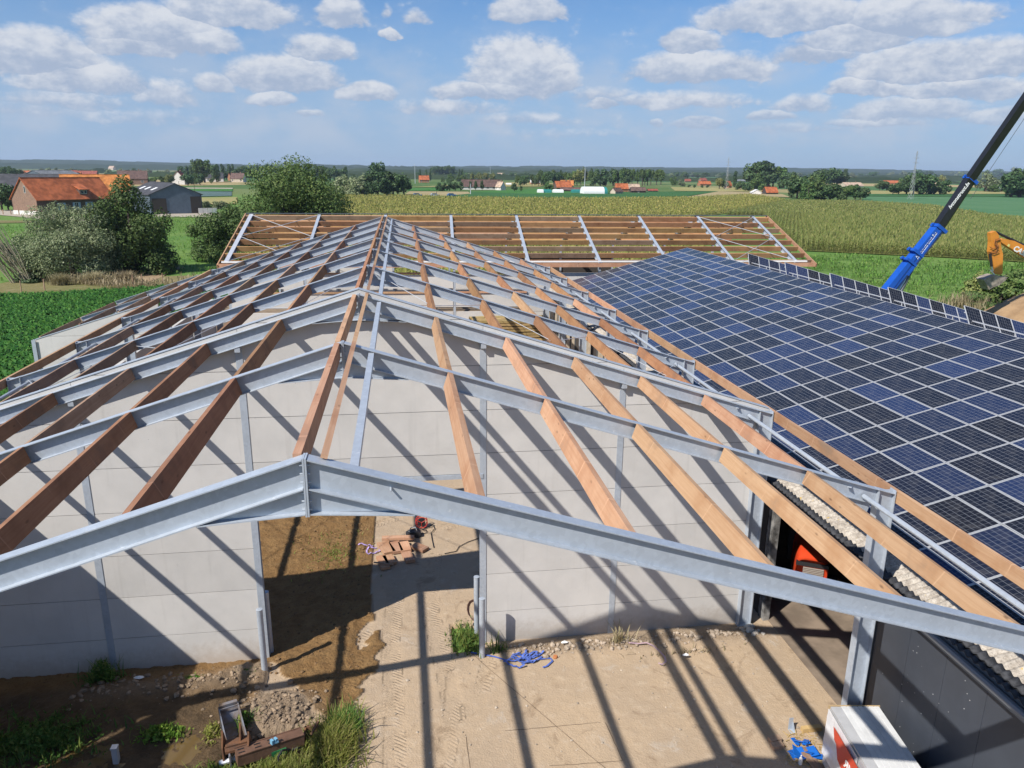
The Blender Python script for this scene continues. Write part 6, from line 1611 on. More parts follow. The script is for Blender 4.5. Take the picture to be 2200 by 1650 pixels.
for px_ in (430, 446, 462, 478): tree('grey', px_, 448, hpx(px_, 448, 431), 'low hedge bush right of the blue grey barn', 'hedge right of the blue grey barn', 1.5, 'bush', 'hedge_bush')
for i in range(120):
    px_ = 850+i*11.5+rt.uniform(-20, 20); tree(rt.choice(['mid', 'dark', 'grey']), px_, 382+rt.uniform(-3, 3), hpx(px_, 382, 371+rt.uniform(-2, 3)), 'small far tree in the plain left of the white tunnel tent' if px_ < 1260 else ('small far tree between the white tent and the left pylon' if px_ < 1560 else 'small far tree in the plain right of the left pylon'), 'far trees in the plain', 1.3)

ORD = ['leftmost', 'second from left', 'third from left']+[f'{w} from left' for w in 'fourth fifth sixth seventh eighth ninth tenth eleventh twelfth thirteenth fourteenth fifteenth sixteenth seventeenth eighteenth nineteenth twentieth'.split()]+[f'{a}-{b_} from left' for a in ('twenty', 'thirty', 'forty', 'fifty', 'sixty') for b_ in 'first second third fourth fifth sixth seventh eighth ninth tenth'.split()]
def ordinals():
    gr = {}
    for o in list(bpy.data.objects):
        if o.parent is None and 'label' in o and o.get('kind') is None: gr.setdefault(o['label'], []).append(o)
    for lab, L in gr.items():
        if len(L) > 1:
            L.sort(key=lambda o: pxof(tuple(o.location))[0])
            if len(L) > len(ORD): continue
            for i, o in enumerate(L):
                o['label'] = ('rightmost ' if i == len(L)-1 else ORD[i].replace(' from left', ' from the left')+' ')+lab if False else f"{'rightmost' if i == len(L)-1 else ORD[i]}: {lab}"
# far wooded hills and tree lines, one mass each
def ridge(y0, y1, zt, seed, x0=-5200, x1=5600, n=900, rough=1.0):
    xs_ = np.linspace(x0, x1, n); h = zt*(0.62+0.5*fbm(xs_*.0011, xs_*0+seed, 3, seed)); hc = h+rough*(9*fbm(xs_*.02, xs_*0, 3, seed+1)+5*vnoise(xs_*.09, xs_*0, seed+2)-7)
    V = []; rows = [(0, 0), (0.15, .45), (.5, 1.0), (1, 1.02)]
    for f, k_ in rows:
        V.append(np.stack([xs_, np.full(n, y0+(y1-y0)*f), np.where(np.full(n, k_) > .9, hc, h*k_)+G0-.3], -1))
    V = np.concatenate(V); id_ = np.arange(4*n).reshape(4, n); F = np.stack([id_[:-1, :-1], id_[:-1, 1:], id_[1:, 1:], id_[1:, :-1]], -1).reshape(-1, 4)
    return V, F
wood_m = field_mat('far woodland', (0.024, 0.042, 0.018), (0.038, 0.056, 0.024), (0.016, 0.028, 0.012), (.12, .06))
for (y0, y1, zt, sd, lab) in ((3300, 3700, 26, 3, 'wooded_hill'), (4400, 5200, 50, 8, 'wooded_hill'), (1500, 1560, 10, 14, 'far_wood'), (2200, 2260, 15, 19, 'far_wood'), (1050, 1090, 8, 24, 'far_wood')):
    V, F = ridge(y0, y1, zt, sd, rough=1.0 if y0 > 3000 else .8)
    if lab == 'far_wood':   # broken into stretches
        xc = V[:, 0]; V[:, 2] = np.where(fbm(xc*.0035, xc*0+sd, 2, sd+7) > .31, V[:, 2], G0-.5)
    tag(link(lab, np_mesh(lab, V, F, wood_m)), kind='structure' if lab == 'wooded_hill' else 'stuff')

# ------------------------------------------------------------------ houses, barns and sheds of the plain
def tile_mat(name, c): return mat(name, tuple(k*.92+.008 for k in c), .85, 0, .38, .7, bump=.5, bscale=3)
ROOF = {'orange': tile_mat('orange tiles', (0.46, 0.125, 0.040)), 'bright': tile_mat('bright orange tiles', (0.56, 0.20, 0.045)), 'red': tile_mat('red tiles', (0.30, 0.075, 0.045)), 'brown': tile_mat('brown tiles', (0.13, 0.075, 0.06)), 'dark': tile_mat('slate', (0.055, 0.055, 0.062)), 'pale': tile_mat('pale tiles', (0.50, 0.36, 0.26)), 'grey': tile_mat('grey sheet', (0.20, 0.21, 0.22)), 'white': MT['white'], 'teal': mat('teal tarp', (0.03, 0.22, 0.20), .5, 0, .2, 2)}
WALL = {'brick': mat('brown brick', (0.24, 0.15, 0.105), .9, 0, .2, 2.5, bump=.2), 'brickdark': mat('dark brick', (0.11, 0.072, 0.058), .9, 0, .2, 2.5), 'white': mat('white wash', (0.66, 0.63, 0.58), .85, 0, .1, 1), 'cream': mat('cream wall', (0.50, 0.43, 0.33), .85, 0, .1, 1), 'bluegrey': mat('blue grey sheet', (0.105, 0.135, 0.17), .6, 0, .12, 1.5), 'dark': MT['dark'], 'orange': mat('orange brick', (0.36, 0.17, 0.09), .9, 0, .2, 2)}
GLASS = mat('window pane', (0.03, 0.04, 0.05), .1, 0, 0)
def house(name, label, base, rz, L, W, hw, hr, wall, roof, wins=(), doors=(), chim=0, ov=.35, cat='house', gwall=None, group=None, skirt=None, half=None):
    """gabled house, ridge along local x; wins/doors: (x, z, w, h, side) side -1 faces the viewer"""
    t_ = thing(name, label, cat, (base[0], base[1], G0), rz, group)
    b = MB(); b.box(-L/2, L/2, -W/2, -W/2+.25, 0, hw); b.box(-L/2, L/2, W/2-.25, W/2, 0, hw); part('wall', b, WALL[wall], t_, local=True)
    for s_ in (-1, 1):
        b = MB(); b.prism([(-W/2+.002, 0), (W/2-.002, 0), (W/2-.002, hw), (0, hr), (-W/2+.002, hw)], (0, 1, 0), (0, 0, 1), (1, 0, 0), (s_*(L/2-.12)-.12, 0, 0), .24); part('gable', b, WALL[gwall or wall], t_, local=True)
    if skirt: b = MB(); b.box(-L/2-.03, L/2+.03, -W/2-.03, W/2+.03, 0, skirt); part('plinth', b, WALL['white'], t_, local=True)
    sl = (hr-hw)/(W/2); up_ = .10
    rf = None
    for s_ in (-1, 1):
        b = MB(); y1 = W/2+ov; b.prism([(0, hr+up_), (s_*y1, hr-sl*y1+up_), (s_*y1, hr-sl*y1+up_-.16), (0, hr+up_-.16)], (0, 1, 0), (0, 0, 1), (1, 0, 0), (-L/2-ov*.7, 0, 0), L+ov*1.4); r_ = part('roof', b, ROOF[roof], t_, local=True); rf = rf or r_
    b = MB(); b.bar((-L/2-ov*.7, 0, hr+up_+.02), (L/2+ov*.7, 0, hr+up_+.02), .28, .12); part('ridge_tiles', b, ROOF[roof], t_, local=True)
    for i in range(chim):
        x = -L/2+.8+i*(L-1.6) if chim > 1 else L*.22; b = MB(); b.box(x-.35, x+.35, -.35, .35, hr-.6, hr+1.1); b.box(x-.42, x+.42, -.42, .42, hr+1.1, hr+1.2); part('chimney', b, WALL['brick'], t_, local=True)
    for (x, z, w, h, s_) in wins:
        f = MB(); 
        if s_ in (-1, 1):
            y = s_*(W/2+.01); f.box(x-w/2-.09, x+w/2+.09, y-.04, y+.04, z-.09, z+h+.09); o = part('window', f, WALL['white'], t_, local=True)
            for k_ in (-1, 1):
                p_ = MB(); p_.box(x+k_*w/4-w*.2, x+k_*w/4+w*.2, y+s_*.035, y+s_*.05, z, z+h); part('pane', p_, GLASS, o, local=True)
        else:
            xx = (s_/2)*(L/2+.012); f.box(xx-.04, xx+.04, x-w/2-.08, x+w/2+.08, z-.08, z+h+.08); o = part('window', f, WALL['white'], t_, local=True)
            p_ = MB(); q = .035*(1 if s_ > 0 else -1); p_.box(min(xx+q, xx+q*1.4), max(xx+q, xx+q*1.4), x-w/2, x+w/2, z, z+h); part('pane', p_, GLASS, o, local=True)
    for (x, z, w, h, s_, c) in doors:
        y = s_*(W/2+.012); p_ = MB(); p_.box(x-w/2, x+w/2, y-.05, y+.05, z, z+h); part('door', p_, WALL[c], t_, local=True)
    return t_
def px_len(px0, px1, py):
    a, b_ = g(px0, py), g(px1, py); return math.hypot(a[0]-b_[0], a[1]-b_[1])
# the orange roofed farmhouse
fb = g(112, 460); FL = 22.0
fh = house('farmhouse', 'brick farmhouse with an orange tiled roof and blue white shutters at the left', (fb[0]+.5, fb[1]+7.5), R(57), FL, 10.0, 4.2, 9.2, 'brickdark', 'orange', ((-4.6, 1.2, 1.1, 1.7, -1), (-.3, 1.2, 1.0, 1.7, -1), (3.4, 1.2, 1.0, 1.7, -1), (-.9, 5.6, .5, 1.6, -2)), (), 0, .5, gwall='brick', skirt=.02)
b = MB(); b.box(-FL/2-.03, -FL/2+.3, -5.03, 5.03, 0, 1.1); part('white_plinth', b, WALL['white'], fh, local=True)
sh = mat('pale blue shutter', (.30, .38, .50), .6)
for x in (-5.5, -3.7, -1.15, .55, 2.55, 4.25):
    b = MB(); b.box(x-.28, x+.28, -5.10, -5.06, 1.0, 3.0); part('shutter', b, sh, fh, local=True)
b = MB(); b.box(1.6, 3.8, -4.4, -2.2, 4.9, 6.3); part('dormer', b, WALL['brickdark'], fh, local=True)
b = MB(); b.prism([(-4.9, 6.15), (-1.6, 7.5), (-1.6, 7.65), (-4.9, 6.3)], (0, 1, 0), (0, 0, 1), (1, 0, 0), (1.2, 0, 0), 3.0); part('dormer_roof', b, ROOF['orange'], fh, local=True)
for x in (2.2, 3.2):
    b = MB(); b.box(x-.4, x+.4, -4.46, -4.41, 5.1, 6.1); o = part('window', b, WALL['white'], fh, local=True); b = MB(); b.box(x-.3, x+.3, -4.48, -4.455, 5.2, 6.0); part('pane', b, GLASS, o, local=True)
ob_ = g(190, 440); house('farm_barn', 'bright orange roofed barn behind the farmhouse', (ob_[0]+1, ob_[1]+6), R(20), 20, 11, 4.2, 9.6, 'brick', 'bright', (), (), 0, .4, 'barn')
kb = g(45, 432); house('black_barn', 'long black roofed barn behind the farmhouse at the left edge', (kb[0]-6, kb[1]+18), R(3), 38, 16, 5.0, 9.2, 'bluegrey', 'dark', (), (), 0, .4, 'barn')
kb = g(75, 410); house('black_barn', 'dark barn with bluish roof panels behind the black barn', (kb[0]-2, kb[1]+28), R(70), 26, 22, 6.0, 10.0, 'bluegrey', 'grey', (), (), 0, .4, 'barn')
kb = g(148, 402); house('long_shed', 'low pale shed with dark openings behind the orange barn', (kb[0], kb[1]), R(2), 26, 8, 3.0, 3.6, 'white', 'grey', (), tuple((x, .3, 2.4, 2.0, -1, 'dark') for x in (-10, -6, -2, 2, 6, 10)), 0, .3, 'shed')
# blue grey steel barn
sb = g(380, 459); BL = 13.2
sbn = house('steel_barn', 'blue grey steel barn with a gabled front and open bays beside the willow', (sb[0]-7.0, sb[1]+14), R(118), 30, BL, 5.2, 8.0, 'bluegrey', 'dark', (), (), 0, .4, 'barn')
for x0, x1, z1 in ((-6.3, -3.6, 4.6), (2.6, 6.2, 4.2)):
    b = MB(); b.box(-15.10, -15.03, x0, x1, 0.02, z1); part('open_bay', b, WALL['dark'], sbn, local=True)
for k_ in range(4):
    b = MB(); b.box(-15.8-.02*k_, -15.7-.02*k_, -6.4-k_*1.25, -5.25-k_*1.25, 0, 1.5); part('concrete_block', b, WALL['white'], sbn, local=True)
for (x, y) in ((-9, -4.0), (-1, -4.0), (6, -4.0)):
    b = MB(); z = 8.0-2.8/(BL/2)*3.9+.12; b.prism([(-4.6, z-.30), (-3.2, z+.30), (-3.2, z+.34), (-4.6, z-.26)], (0, 1, 0), (0, 0, 1), (1, 0, 0), (x, 0, 0), 2.2); b = MB(); s0 = 2.8/(BL/2)
    b.prism([(3.0, 8.0-s0*3.0+.12), (4.6, 8.0-s0*4.6+.12), (4.6, 8.0-s0*4.6+.15), (3.0, 8.0-s0*3.0+.15)], (0, 1, 0), (0, 0, 1), (1, 0, 0), (x, 0, 0), 2.4); part('skylight', b, MT['white'], sbn, local=True)
# small houses, far left to right
def far_house(px_, py_, wpx, hpx_, rz, wall, roof, label, name='house', cat='house', depth=.55, chim=1, gwall=None, wr=.45, wins=2):
    x, y = g(px_, py_); d = math.hypot(x-CAM[0], y-CAM[1]); L = wpx*d/FPX; H = hpx_*d/FPX
    W = max(4, L*depth)
    wn = tuple((-L*.32+L*.64*(i/(max(1, wins-1)) if wins > 1 else .5), H*.12, min(1.6, L*.08), H*.2, -1) for i in range(wins))
    return house(name, label, (x, y+W*.4), rz, L, W, H*wr, H, wall, roof, wn, (), chim, .4, cat, gwall)
far_house(283, 396, 50, 25, R(14), 'brick', 'brown', 'brown roofed house with a pale gable in the left fields', chim=1, gwall='cream', wins=2)
far_house(300, 391, 20, 20, R(-30), 'brick', 'orange', 'orange roof behind the brown roofed house in the left fields')
far_house(385, 396, 22, 24, R(85), 'white', 'red', 'white house with a red roof half hidden by a pale tree', depth=1.1)
far_house(459, 390, 34, 17, R(10), 'white', 'dark', 'white gabled house with a slate roof left of the large round tree', gwall='white')
far_house(511, 391, 26, 17, R(-14), 'cream', 'brown', 'cream house with a brown roof nearest to the large round tree', gwall='white')
far_house(497, 388, 12, 15, R(60), 'orange', 'red', 'small red roofed house between two pale houses')
for (px_, py_, w_, h_, rz, wl, rf, lab) in ((55, 379, 36, 10, 5, 'orange', 'orange', 'long orange roof above the black barn'), (62, 384, 26, 8, 0, 'orange', 'orange', 'lower orange roof beside the long orange roof'), (95, 380, 40, 9, 0, 'white', 'white', 'white flat greenhouse roof among the village roofs'), (140, 379, 34, 11, 20, 'orange', 'red', 'red roofed farm with several wings in the left plain'), (165, 379, 14, 8, 0, 'orange', 'orange', 'small orange outbuilding between the red roofs'), (186, 379, 32, 10, 8, 'orange', 'red', 'right red roof of the farm in the left plain'), (122, 380, 14, 7, -20, 'orange', 'red', 'left low red outbuilding of the farm'),
    (212, 364, 14, 8, 40, 'white', 'red', 'white gabled village house on the left skyline'), (228, 363, 16, 7, 10, 'white', 'orange', 'orange roofed village house beside the white gable'), (240, 365, 12, 7, -30, 'cream', 'pale', 'pale village house right of the orange one'), (262, 364, 26, 7, 5, 'white', 'white', 'long white village building on the left skyline'), (280, 365, 22, 6, 0, 'white', 'pale', 'right end building of the white village row'), (150, 361, 10, 5, 0, 'white', 'white', 'tiny white farm on the left skyline'), (172, 362, 18, 5, 0, 'cream', 'grey', 'grey roofed hall on the left skyline'), (66, 357, 14, 5, 0, 'orange', 'red', 'tiny red house on the wooded slope at the left')):
    far_house(px_, py_, w_, h_, R(rz), wl, rf, lab, chim=0, wins=1 if w_ > 15 else 0)
# the long farmhouse and its neighbours
lf = far_house(1034, 407, 80, 20, R(3), 'white', 'brown', 'long whitewashed farmhouse with a brown roof in the middle distance', depth=.24, wins=5, wr=.36)
far_house(1076, 408, 18, 17, R(-60), 'white', 'pale', 'white annex with a pale roof at the right end of the long farmhouse')
far_house(1150, 396, 20, 9, R(5), 'orange', 'white', 'orange shed with a white roof right of the long farmhouse', chim=0, wins=0)
far_house(1093, 397, 10, 3.5, 0, 'white', 'white', 'low white trailer roof in the fields right of the long farmhouse', 'field_shed', 'shed', chim=0, wins=0)
far_house(1210, 406, 34, 16, R(12), 'brickdark', 'orange', 'large orange roofed farm left of the white tunnel tent', wr=.3, wins=0)
far_house(1219, 403, 26, 15, R(-6), 'brickdark', 'bright', 'second orange roof behind the large orange roofed farm', wr=.4, wins=0)
far_house(1236, 411, 62, 8, R(2), 'dark', 'brown', 'low dark sheds in front of the orange roofed farm', 'farm_shed', 'shed', chim=0, wins=0, depth=.2)
far_house(1372, 414, 30, 11, R(-4), 'dark', 'brown', 'brown shed right of the white tunnel tent', 'farm_shed', 'shed', chim=0, wins=1)
far_house(1336, 412, 26, 17, R(5), 'orange', 'orange', 'orange roofed barn behind the white tunnel tent', chim=0, wins=0); far_house(1360, 411, 28, 15, R(3), 'brick', 'pale', 'weathered roof beside the orange barn', chim=0, wins=0)
far_house(1326, 416, 24, 12, R(35), 'cream', 'brown', 'small beige shed next to the white tunnel tent', 'farm_shed', 'shed', chim=0, wins=1)
far_house(1403, 411, 20, 5, R(0), 'dark', 'red', 'low red roofed shed at the right of the tent yard', 'farm_shed', 'shed', chim=0, wins=0)
far_house(911, 392, 20, 14, R(10), 'orange', 'orange', 'small orange house just right of the dark clump'); far_house(1076, 379, 14, 7, 0, 'cream', 'pale', 'far pale house on the plain above the long farmhouse', chim=0, wins=0)
# tunnel tent
tx, ty = g(1281, 416); dt = math.hypot(tx, ty); TL = 46*dt/FPX; TH_ = 14.5*dt/FPX
tent = thing('tunnel_tent', 'white tunnel tent with a teal end in the middle distance', 'tent', (tx, ty+3, G0), R(4))
def arch(x0, x1, r_, h, m, nm):
    n = 14; V = []; 
    for x in (x0, x1):
        for i in range(n+1): a = PI*i/n; V.append((x, -r_*math.cos(a), h*math.sin(a)**.7))
    F = [(i, i+1, n+2+i, n+1+i) for i in range(n)]+[tuple(range(n+1)), tuple(range(n+1, 2*n+2))[::-1]]; b = MB(); b.add(V, F); return part(nm, b, m, tent, local=True)
arch(-TL*.62, TL*.36, 4.0, TH_, MT['white'], 'cover'); arch(TL*.362, TL*.5, 4.0, TH_*.97, ROOF['teal'], 'end_cover')
b = MB(); b.box(TL*.503, TL*.51, -1.6, 1.6, 0, TH_*.7); part('entrance', b, WALL['white'], tent, local=True)
for (px_, w_, c) in ((1175, 20, 'teal'), (1240, 22, 'teal'), (1200, 22, 'white'), (1162, 12, 'white')):
    x, y = g(px_, 414); d = math.hypot(x, y); L = w_*d/FPX; t_ = thing('covered_stack', f'{"teal" if c == "teal" else "white"} covered stack {"left" if px_ < 1190 else "right"} in the yard before the orange roofed farm', 'stack', (x, y+2, G0)); b = MB(); b.prism([(-2, 0), (2, 0), (1.8, 1.4), (0, 2.0), (-1.8, 1.4)], (0, 1, 0), (0, 0, 1), (1, 0, 0), (-L/2, 0, 0), L); part('tarpaulin', b, ROOF[c], t_, local=True)
# right
far_house(1515, 399, 24, 9, R(4), 'orange', 'orange', 'long orange roof among hedges left of the left pylon', chim=0, wins=1); far_house(1511, 391, 16, 8, R(20), 'brick', 'red', 'red house behind the long orange roof', chim=1); far_house(1478, 391, 12, 6, 0, 'brick', 'red', 'small brick house in the trees left of the left pylon', chim=1, wins=0)
far_house(1566, 404, 10, 14, R(30), 'orange', 'orange', 'orange gable just right of the left pylon', chim=0, wins=0); far_house(1592, 391, 18, 5, 0, 'white', 'grey', 'grey hall roof right of the left pylon', chim=0, wins=0)
far_house(1627, 417, 20, 9, R(75), 'white', 'white', 'white gabled shed beside the red roofed shed', 'farm_shed', 'shed', chim=0, wins=0, depth=.9); far_house(1657, 417, 26, 14, R(8), 'dark', 'orange', 'red roofed open shed before the high trees', 'farm_shed', 'shed', chim=0, wins=0, wr=.35); far_house(1651, 404, 9, 9, R(50), 'orange', 'orange', 'orange roof peeping from the high trees', chim=1, wins=0); far_house(1681, 404, 7, 12, R(40), 'orange', 'orange', 'narrow orange gable beside the thicket', chim=0, wins=0)
far_house(1834, 401, 38, 8, R(3), 'cream', 'pale', 'house with a broad pale roof behind the thicket', chim=1, wins=1, wr=.3); far_house(1917, 396, 30, 7, R(0), 'orange', 'orange', 'long orange roof left of the right pylon', chim=0, wins=0); far_house(2014, 399, 16, 6, 0, 'white', 'pale', 'pale house above the shaded row by the crane boom', chim=0, wins=0); far_house(2143, 412, 22, 12, R(6), 'brickdark', 'grey', 'slate roofed shed right of the crane boom', 'farm_shed', 'shed', chim=0, wins=0)
# parked vehicles in the field, tiny
def car(px_, py_, c, lab, L=4.4):
    x, y = g(px_, py_); t_ = thing('parked_car', lab, 'car', (x, y, G0), R(10))
    b = MB(); b.prism([(-L/2, .35), (L/2, .35), (L/2, .85), (L*.28, .95), (L*.15, 1.45), (-L*.3, 1.45), (-L*.42, .95), (-L/2, .9)], (1, 0, 0), (0, 0, 1), (0, 1, 0), (0, -.85, 0), 1.7, 0); part('body', b, c, t_, local=True)
    b = MB(); b.prism([(L*.25, .97), (L*.14, 1.38), (-L*.28, 1.38), (-L*.38, .97)], (1, 0, 0), (0, 0, 1), (0, 1, 0), (0, -.87, 0), 1.74); part('window', b, GLASS, t_, local=True)
    for xx in (-L*.3, L*.3):
        b = MB(); b.tube([(xx, -.88, .33), (xx, .88, .33)], .33, 10); part('wheel', b, MT['black'], t_, local=True)
carb = mat('blue car paint', (.08, .17, .34), .3, .2); carw = mat('silver car paint', (.45, .47, .50), .3, .3)
car(896, 421, carb, 'blue car at the far field edge below the dark clump'); car(934, 421, carw, 'silver car at the far field edge beside the thin pole'); car(970, 421, carb, 'blue car furthest right at the far field edge'); car(424, 395, carw, 'silver vehicle in the fields left of the large round tree')

# ------------------------------------------------------------------ pylons, masts, poles
PYL = mat('pylon steel', (0.34, 0.35, 0.36), .6, .2)
def pylon(px_, pyb, pyt, label, arms=True):
    x, y = g(px_, pyb); d = math.hypot(x-CAM[0], y-CAM[1]); H = (pyb-pyt)*d/FPX; t_ = thing('lattice_pylon', label, 'pylon', (x, y, G0), R(20))
    w0, w1 = H*.085, H*.014; b = MB(); n = 11; r_ = H*.0019
    def cor(f, i): w = w0+(w1-w0)*min(1, f/.78) if f < .78 else w1; return ((-1, 1, 1, -1)[i]*w/2, (-1, -1, 1, 1)[i]*w/2, H*f)
    fs = [1-(1-i/n)**1.25 for i in range(n+1)]
    for i in range(4):
        for k_ in range(n): b.tube([cor(fs[k_], i), cor(fs[k_+1], i)], r_, 4); b.tube([cor(fs[k_], i), cor(fs[k_+1], (i+1) % 4)], r_*.7, 4); b.tube([cor(fs[k_], (i+1) % 4), cor(fs[k_+1], i)], r_*.7, 4)
    part('tower', b, PYL, t_, local=True)
    for f in (.76, .86, .94)[(0 if arms else 2):]:
        b = MB(); w = H*(.085 if f < .9 else .05); b.bar((-w, 0, H*f), (w, 0, H*f), H*.006, H*.006); 
        for s_ in (-1, 1): b.tube([(s_*w, 0, H*f), (0, 0, H*f+H*.03)], r_*.8, 4)
        part('cross_arm', b, PYL, t_, local=True)
pylon(1560, 408, 345, 'grey lattice pylon in the plain right of centre'); pylon(1956, 428, 342, 'grey lattice pylon just left of the crane boom')
def pole(px_, pyb, pyt, label, r_=.12, m='alu'):
    x, y = g(px_, pyb); d = math.hypot(x-CAM[0], y-CAM[1]); H = (pyb-pyt)*d/FPX; b = MB(); b.tube([(x, y, G0), (x, y, H)], [r_, r_*.6], 6); tag(part('pole', b, MT[m], None), label, 'pole')
pole(1011, 417, 396, 'pale pole in front of the long farmhouse', .22); pole(892, 394, 355, 'thin mast right of the dark clump', .25); pole(1053, 386, 360, 'thin mast behind the long farmhouse roof', .25); pole(1256, 402, 363, 'pale mast against the yellowish trees of the belt', .3); pole(420, 428, 395, 'dark wooden pole right of the steel barn', .12, 'bark'); pole(386, 410, 392, 'dark wooden pole above the steel barn roof', .15, 'bark'); pole(938, 421, 412, 'thin pole beside the silver car', .15, 'bark')
# fence posts along the meadow and by the farmhouse
for i, (px_, py_) in enumerate(((46, 628), (96, 624), (306, 612), (286, 614), (350, 610))):
    x, y = g(px_, py_); b = MB(); b.tube([(0, 0, G0-.1), (0.04, 0, 1.15)], [.07, .06], 6); tag(part('fence_post', b, MT['wood_grey'], None, loc=(x, y, 0)), 'grey wooden fence post on the dry verge behind the beet field', 'post', 'fence posts on the dry verge')
fen = thing('farm_fence', 'low post fence along the pale track in front of the farmhouse', 'fence', (*g(70, 462), G0))
for i in range(14):
    x, y = g(-10+i*17, 460+max(0, (i-4))*1.35); b = MB(); b.box(x-.08, x+.08, y-.08, y+.08, G0, 1.15); part('fence_post', b, MT['wood_grey'], fen)

# ------------------------------------------------------------------ mobile crane behind the old barn
blu = mat('blue crane paint', (0.012, 0.085, 0.42), .35, 0, .1, 1.5, coat=.2); blk = mat('black crane paint', (0.016, 0.016, 0.018), .4, 0, .15, 2, spec=.5)
CY = 45.0
c0 = Vector(at(1912, 615, Y=CY)); c1 = Vector(at(2017, 491, Y=CY)); c2 = Vector(at(2085, 387, Y=CY)); c3 = Vector(at(2211, 205, Y=CY-2))
bd = (c2-c0).normalized(); side = Vector((0, -1, 0)); side = (side-side.dot(bd)*bd).normalized(); upb = side.cross(bd).normalized()
if upb.z < 0: upb = -upb
foot = c0-bd*4.0
crane = thing('mobile_crane', 'mobile crane with a blue and black telescopic boom leaning right behind the solar roof', 'crane', (foot.x-1.0, CY, G0))
BS = .66
def bsec(name, p, q, hw, hh, m, round_=.55, tap=1.0):
    hw *= BS; hh *= BS
    """telescope section: flat sides, rounded belly"""
    pr = [(-hw, hh), (hw, hh), (hw, -hh*.35), (hw*.72, -hh*.8), (hw*.3, -hh), (-hw*.3, -hh), (-hw*.72, -hh*.8), (-hw, -hh*.35)]
    b = MB(); n = len(pr); V = [p+side*a+upb*c for a, c in pr]+[q+side*a*tap+upb*c*tap for a, c in pr]
    b.add(V, [tuple(range(n)), tuple(range(n, 2*n))[::-1]]+[(i, n+i, n+(i+1) % n, (i+1) % n) for i in range(n)]); return part(name, b, m, crane)
W1, W2_, W3 = .60, .52, .45
bsec('boom_base', foot, c1, .52, .66, blu)
bsec('boom_section', c1-bd*.5, c2, .45, .575, blk)
bsec('boom_section', c2-bd*.5, c2+(c3-c2)*1.15, .39, .50, blk)
bsec('boom_section', c2+(c3-c2)*1.1, c2+(c3-c2)*2.0, .33, .43, blk)
def collar(c, hw, hh, m, th=.12):
    hw *= BS; hh *= BS
    b = MB()
    b.frame_box(c+upb*(hh+.04), side, bd, upb, hw+.06, th, .035); b.frame_box(c-upb*(hh+.03), side, bd, upb, hw*.7, th, .06)
    for s_ in (-1, 1): b.frame_box(c+side*s_*(hw+.05), side, bd, upb, .05, th, hh+.03)
    b.frame_box(c+upb*(hh+.14), side, bd, upb, .05, .07, .11); part('collar', b, m, crane)
collar(c1, .52, .66, blu); collar(c2, .45, .575, blu); collar(c0+bd*3.0, .53, .67, blu, .10); collar(c2+(c3-c2)*1.12, .39, .5, blu); collar(c0+bd*2.2, .53, .67, blu, .08)
b = MB(); b.frame_box((foot+c1)/2+upb*.03+side*.35, side, bd, upb, .012, (c1-foot).length/2-.4, .035); part('side_rail', b, mat('dark blue edge', (0.008, .04, .2), .4), crane)
b = MB(); q = c0-bd*2.0-upb*1.5; b.tube([q, c0+bd*2.2-upb*.58], .13, 12); part('lift_cylinder', b, MT['steel_dark'], crane); b = MB(); b.tube([c0+bd*.2-upb*.80, c0+bd*3.3-upb*.48], .07, 10); part('cylinder_rod', b, MT['alu'], crane)
b = MB(); b.frame_box(c0+bd*4.0+side*.37-upb*.34, side, bd, upb, .02, 1.3, .08); b.frame_box(c0+bd*1.8+side*.37-upb*.42, side, bd, upb, .02, .5, .07); part('bracket', b, blu, crane)
b = MB(); b.tube([c1-upb*.62+bd*3, c2+(c3-c2)*2.0-upb*.52], .018, 5); part('hoist_rope', b, MT['steel_dark'], crane)
for (c, f, hw, m_) in ((c1-bd*2.75, 0, .523, 'white'), (c2-bd*2.55, 0, .453, 'white'), (c2+(c3-c2).normalized()*6.9, 0, .393, 'white')):
    text('lettering', 'lvconstruct.be', .40, c+side*(hw*BS+.008)+upb*.07, bd, upb, MT['white'], crane, .25, .003, .012)
# the carrier below
b = MB(); zc = 1.2; b.box(foot.x-6.0, foot.x+5.0, CY-1.25, CY+1.25, zc-.45, zc+.15); part('carrier', b, blu, crane)
b = MB(); b.box(foot.x+2.6, foot.x+4.9, CY-1.2, CY+1.2, zc+.16, zc+1.5); part('driver_cab', b, blu, crane)
b = MB(); b.box(foot.x+4.905, foot.x+4.92, CY-1.0, CY+1.0, zc+.7, zc+1.35); part('windscreen', b, GLASS, crane)
b = MB(); b.box(foot.x-2.6, foot.x+1.5, CY-1.1, CY+1.1, zc+.16, zc+1.7); part('superstructure', b, blu, crane)
b = MB(); b.box(foot.x-3.6, foot.x-2.61, CY-1.2, CY+1.2, zc+.3, zc+1.5); part('counterweight', b, blk, crane)
b = MB(); b.bar((foot.x, CY, zc+1.5), foot+bd*.6, 1.0, .9); part('boom_foot', b, blu, crane)
for i in range(4):
    for s_ in (-1, 1):
        x = foot.x-4.9+i*2.75; b = MB(); b.tube([(x, CY+s_*1.0, .5), (x, CY+s_*1.32, .5)], .62, 18); w_ = part('wheel', b, MT['black'], crane); b = MB(); b.tube([(x, CY+s_*1.02, .5), (x, CY+s_*1.335, .5)], .32, 12); part('rim', b, MT['alu'], w_)

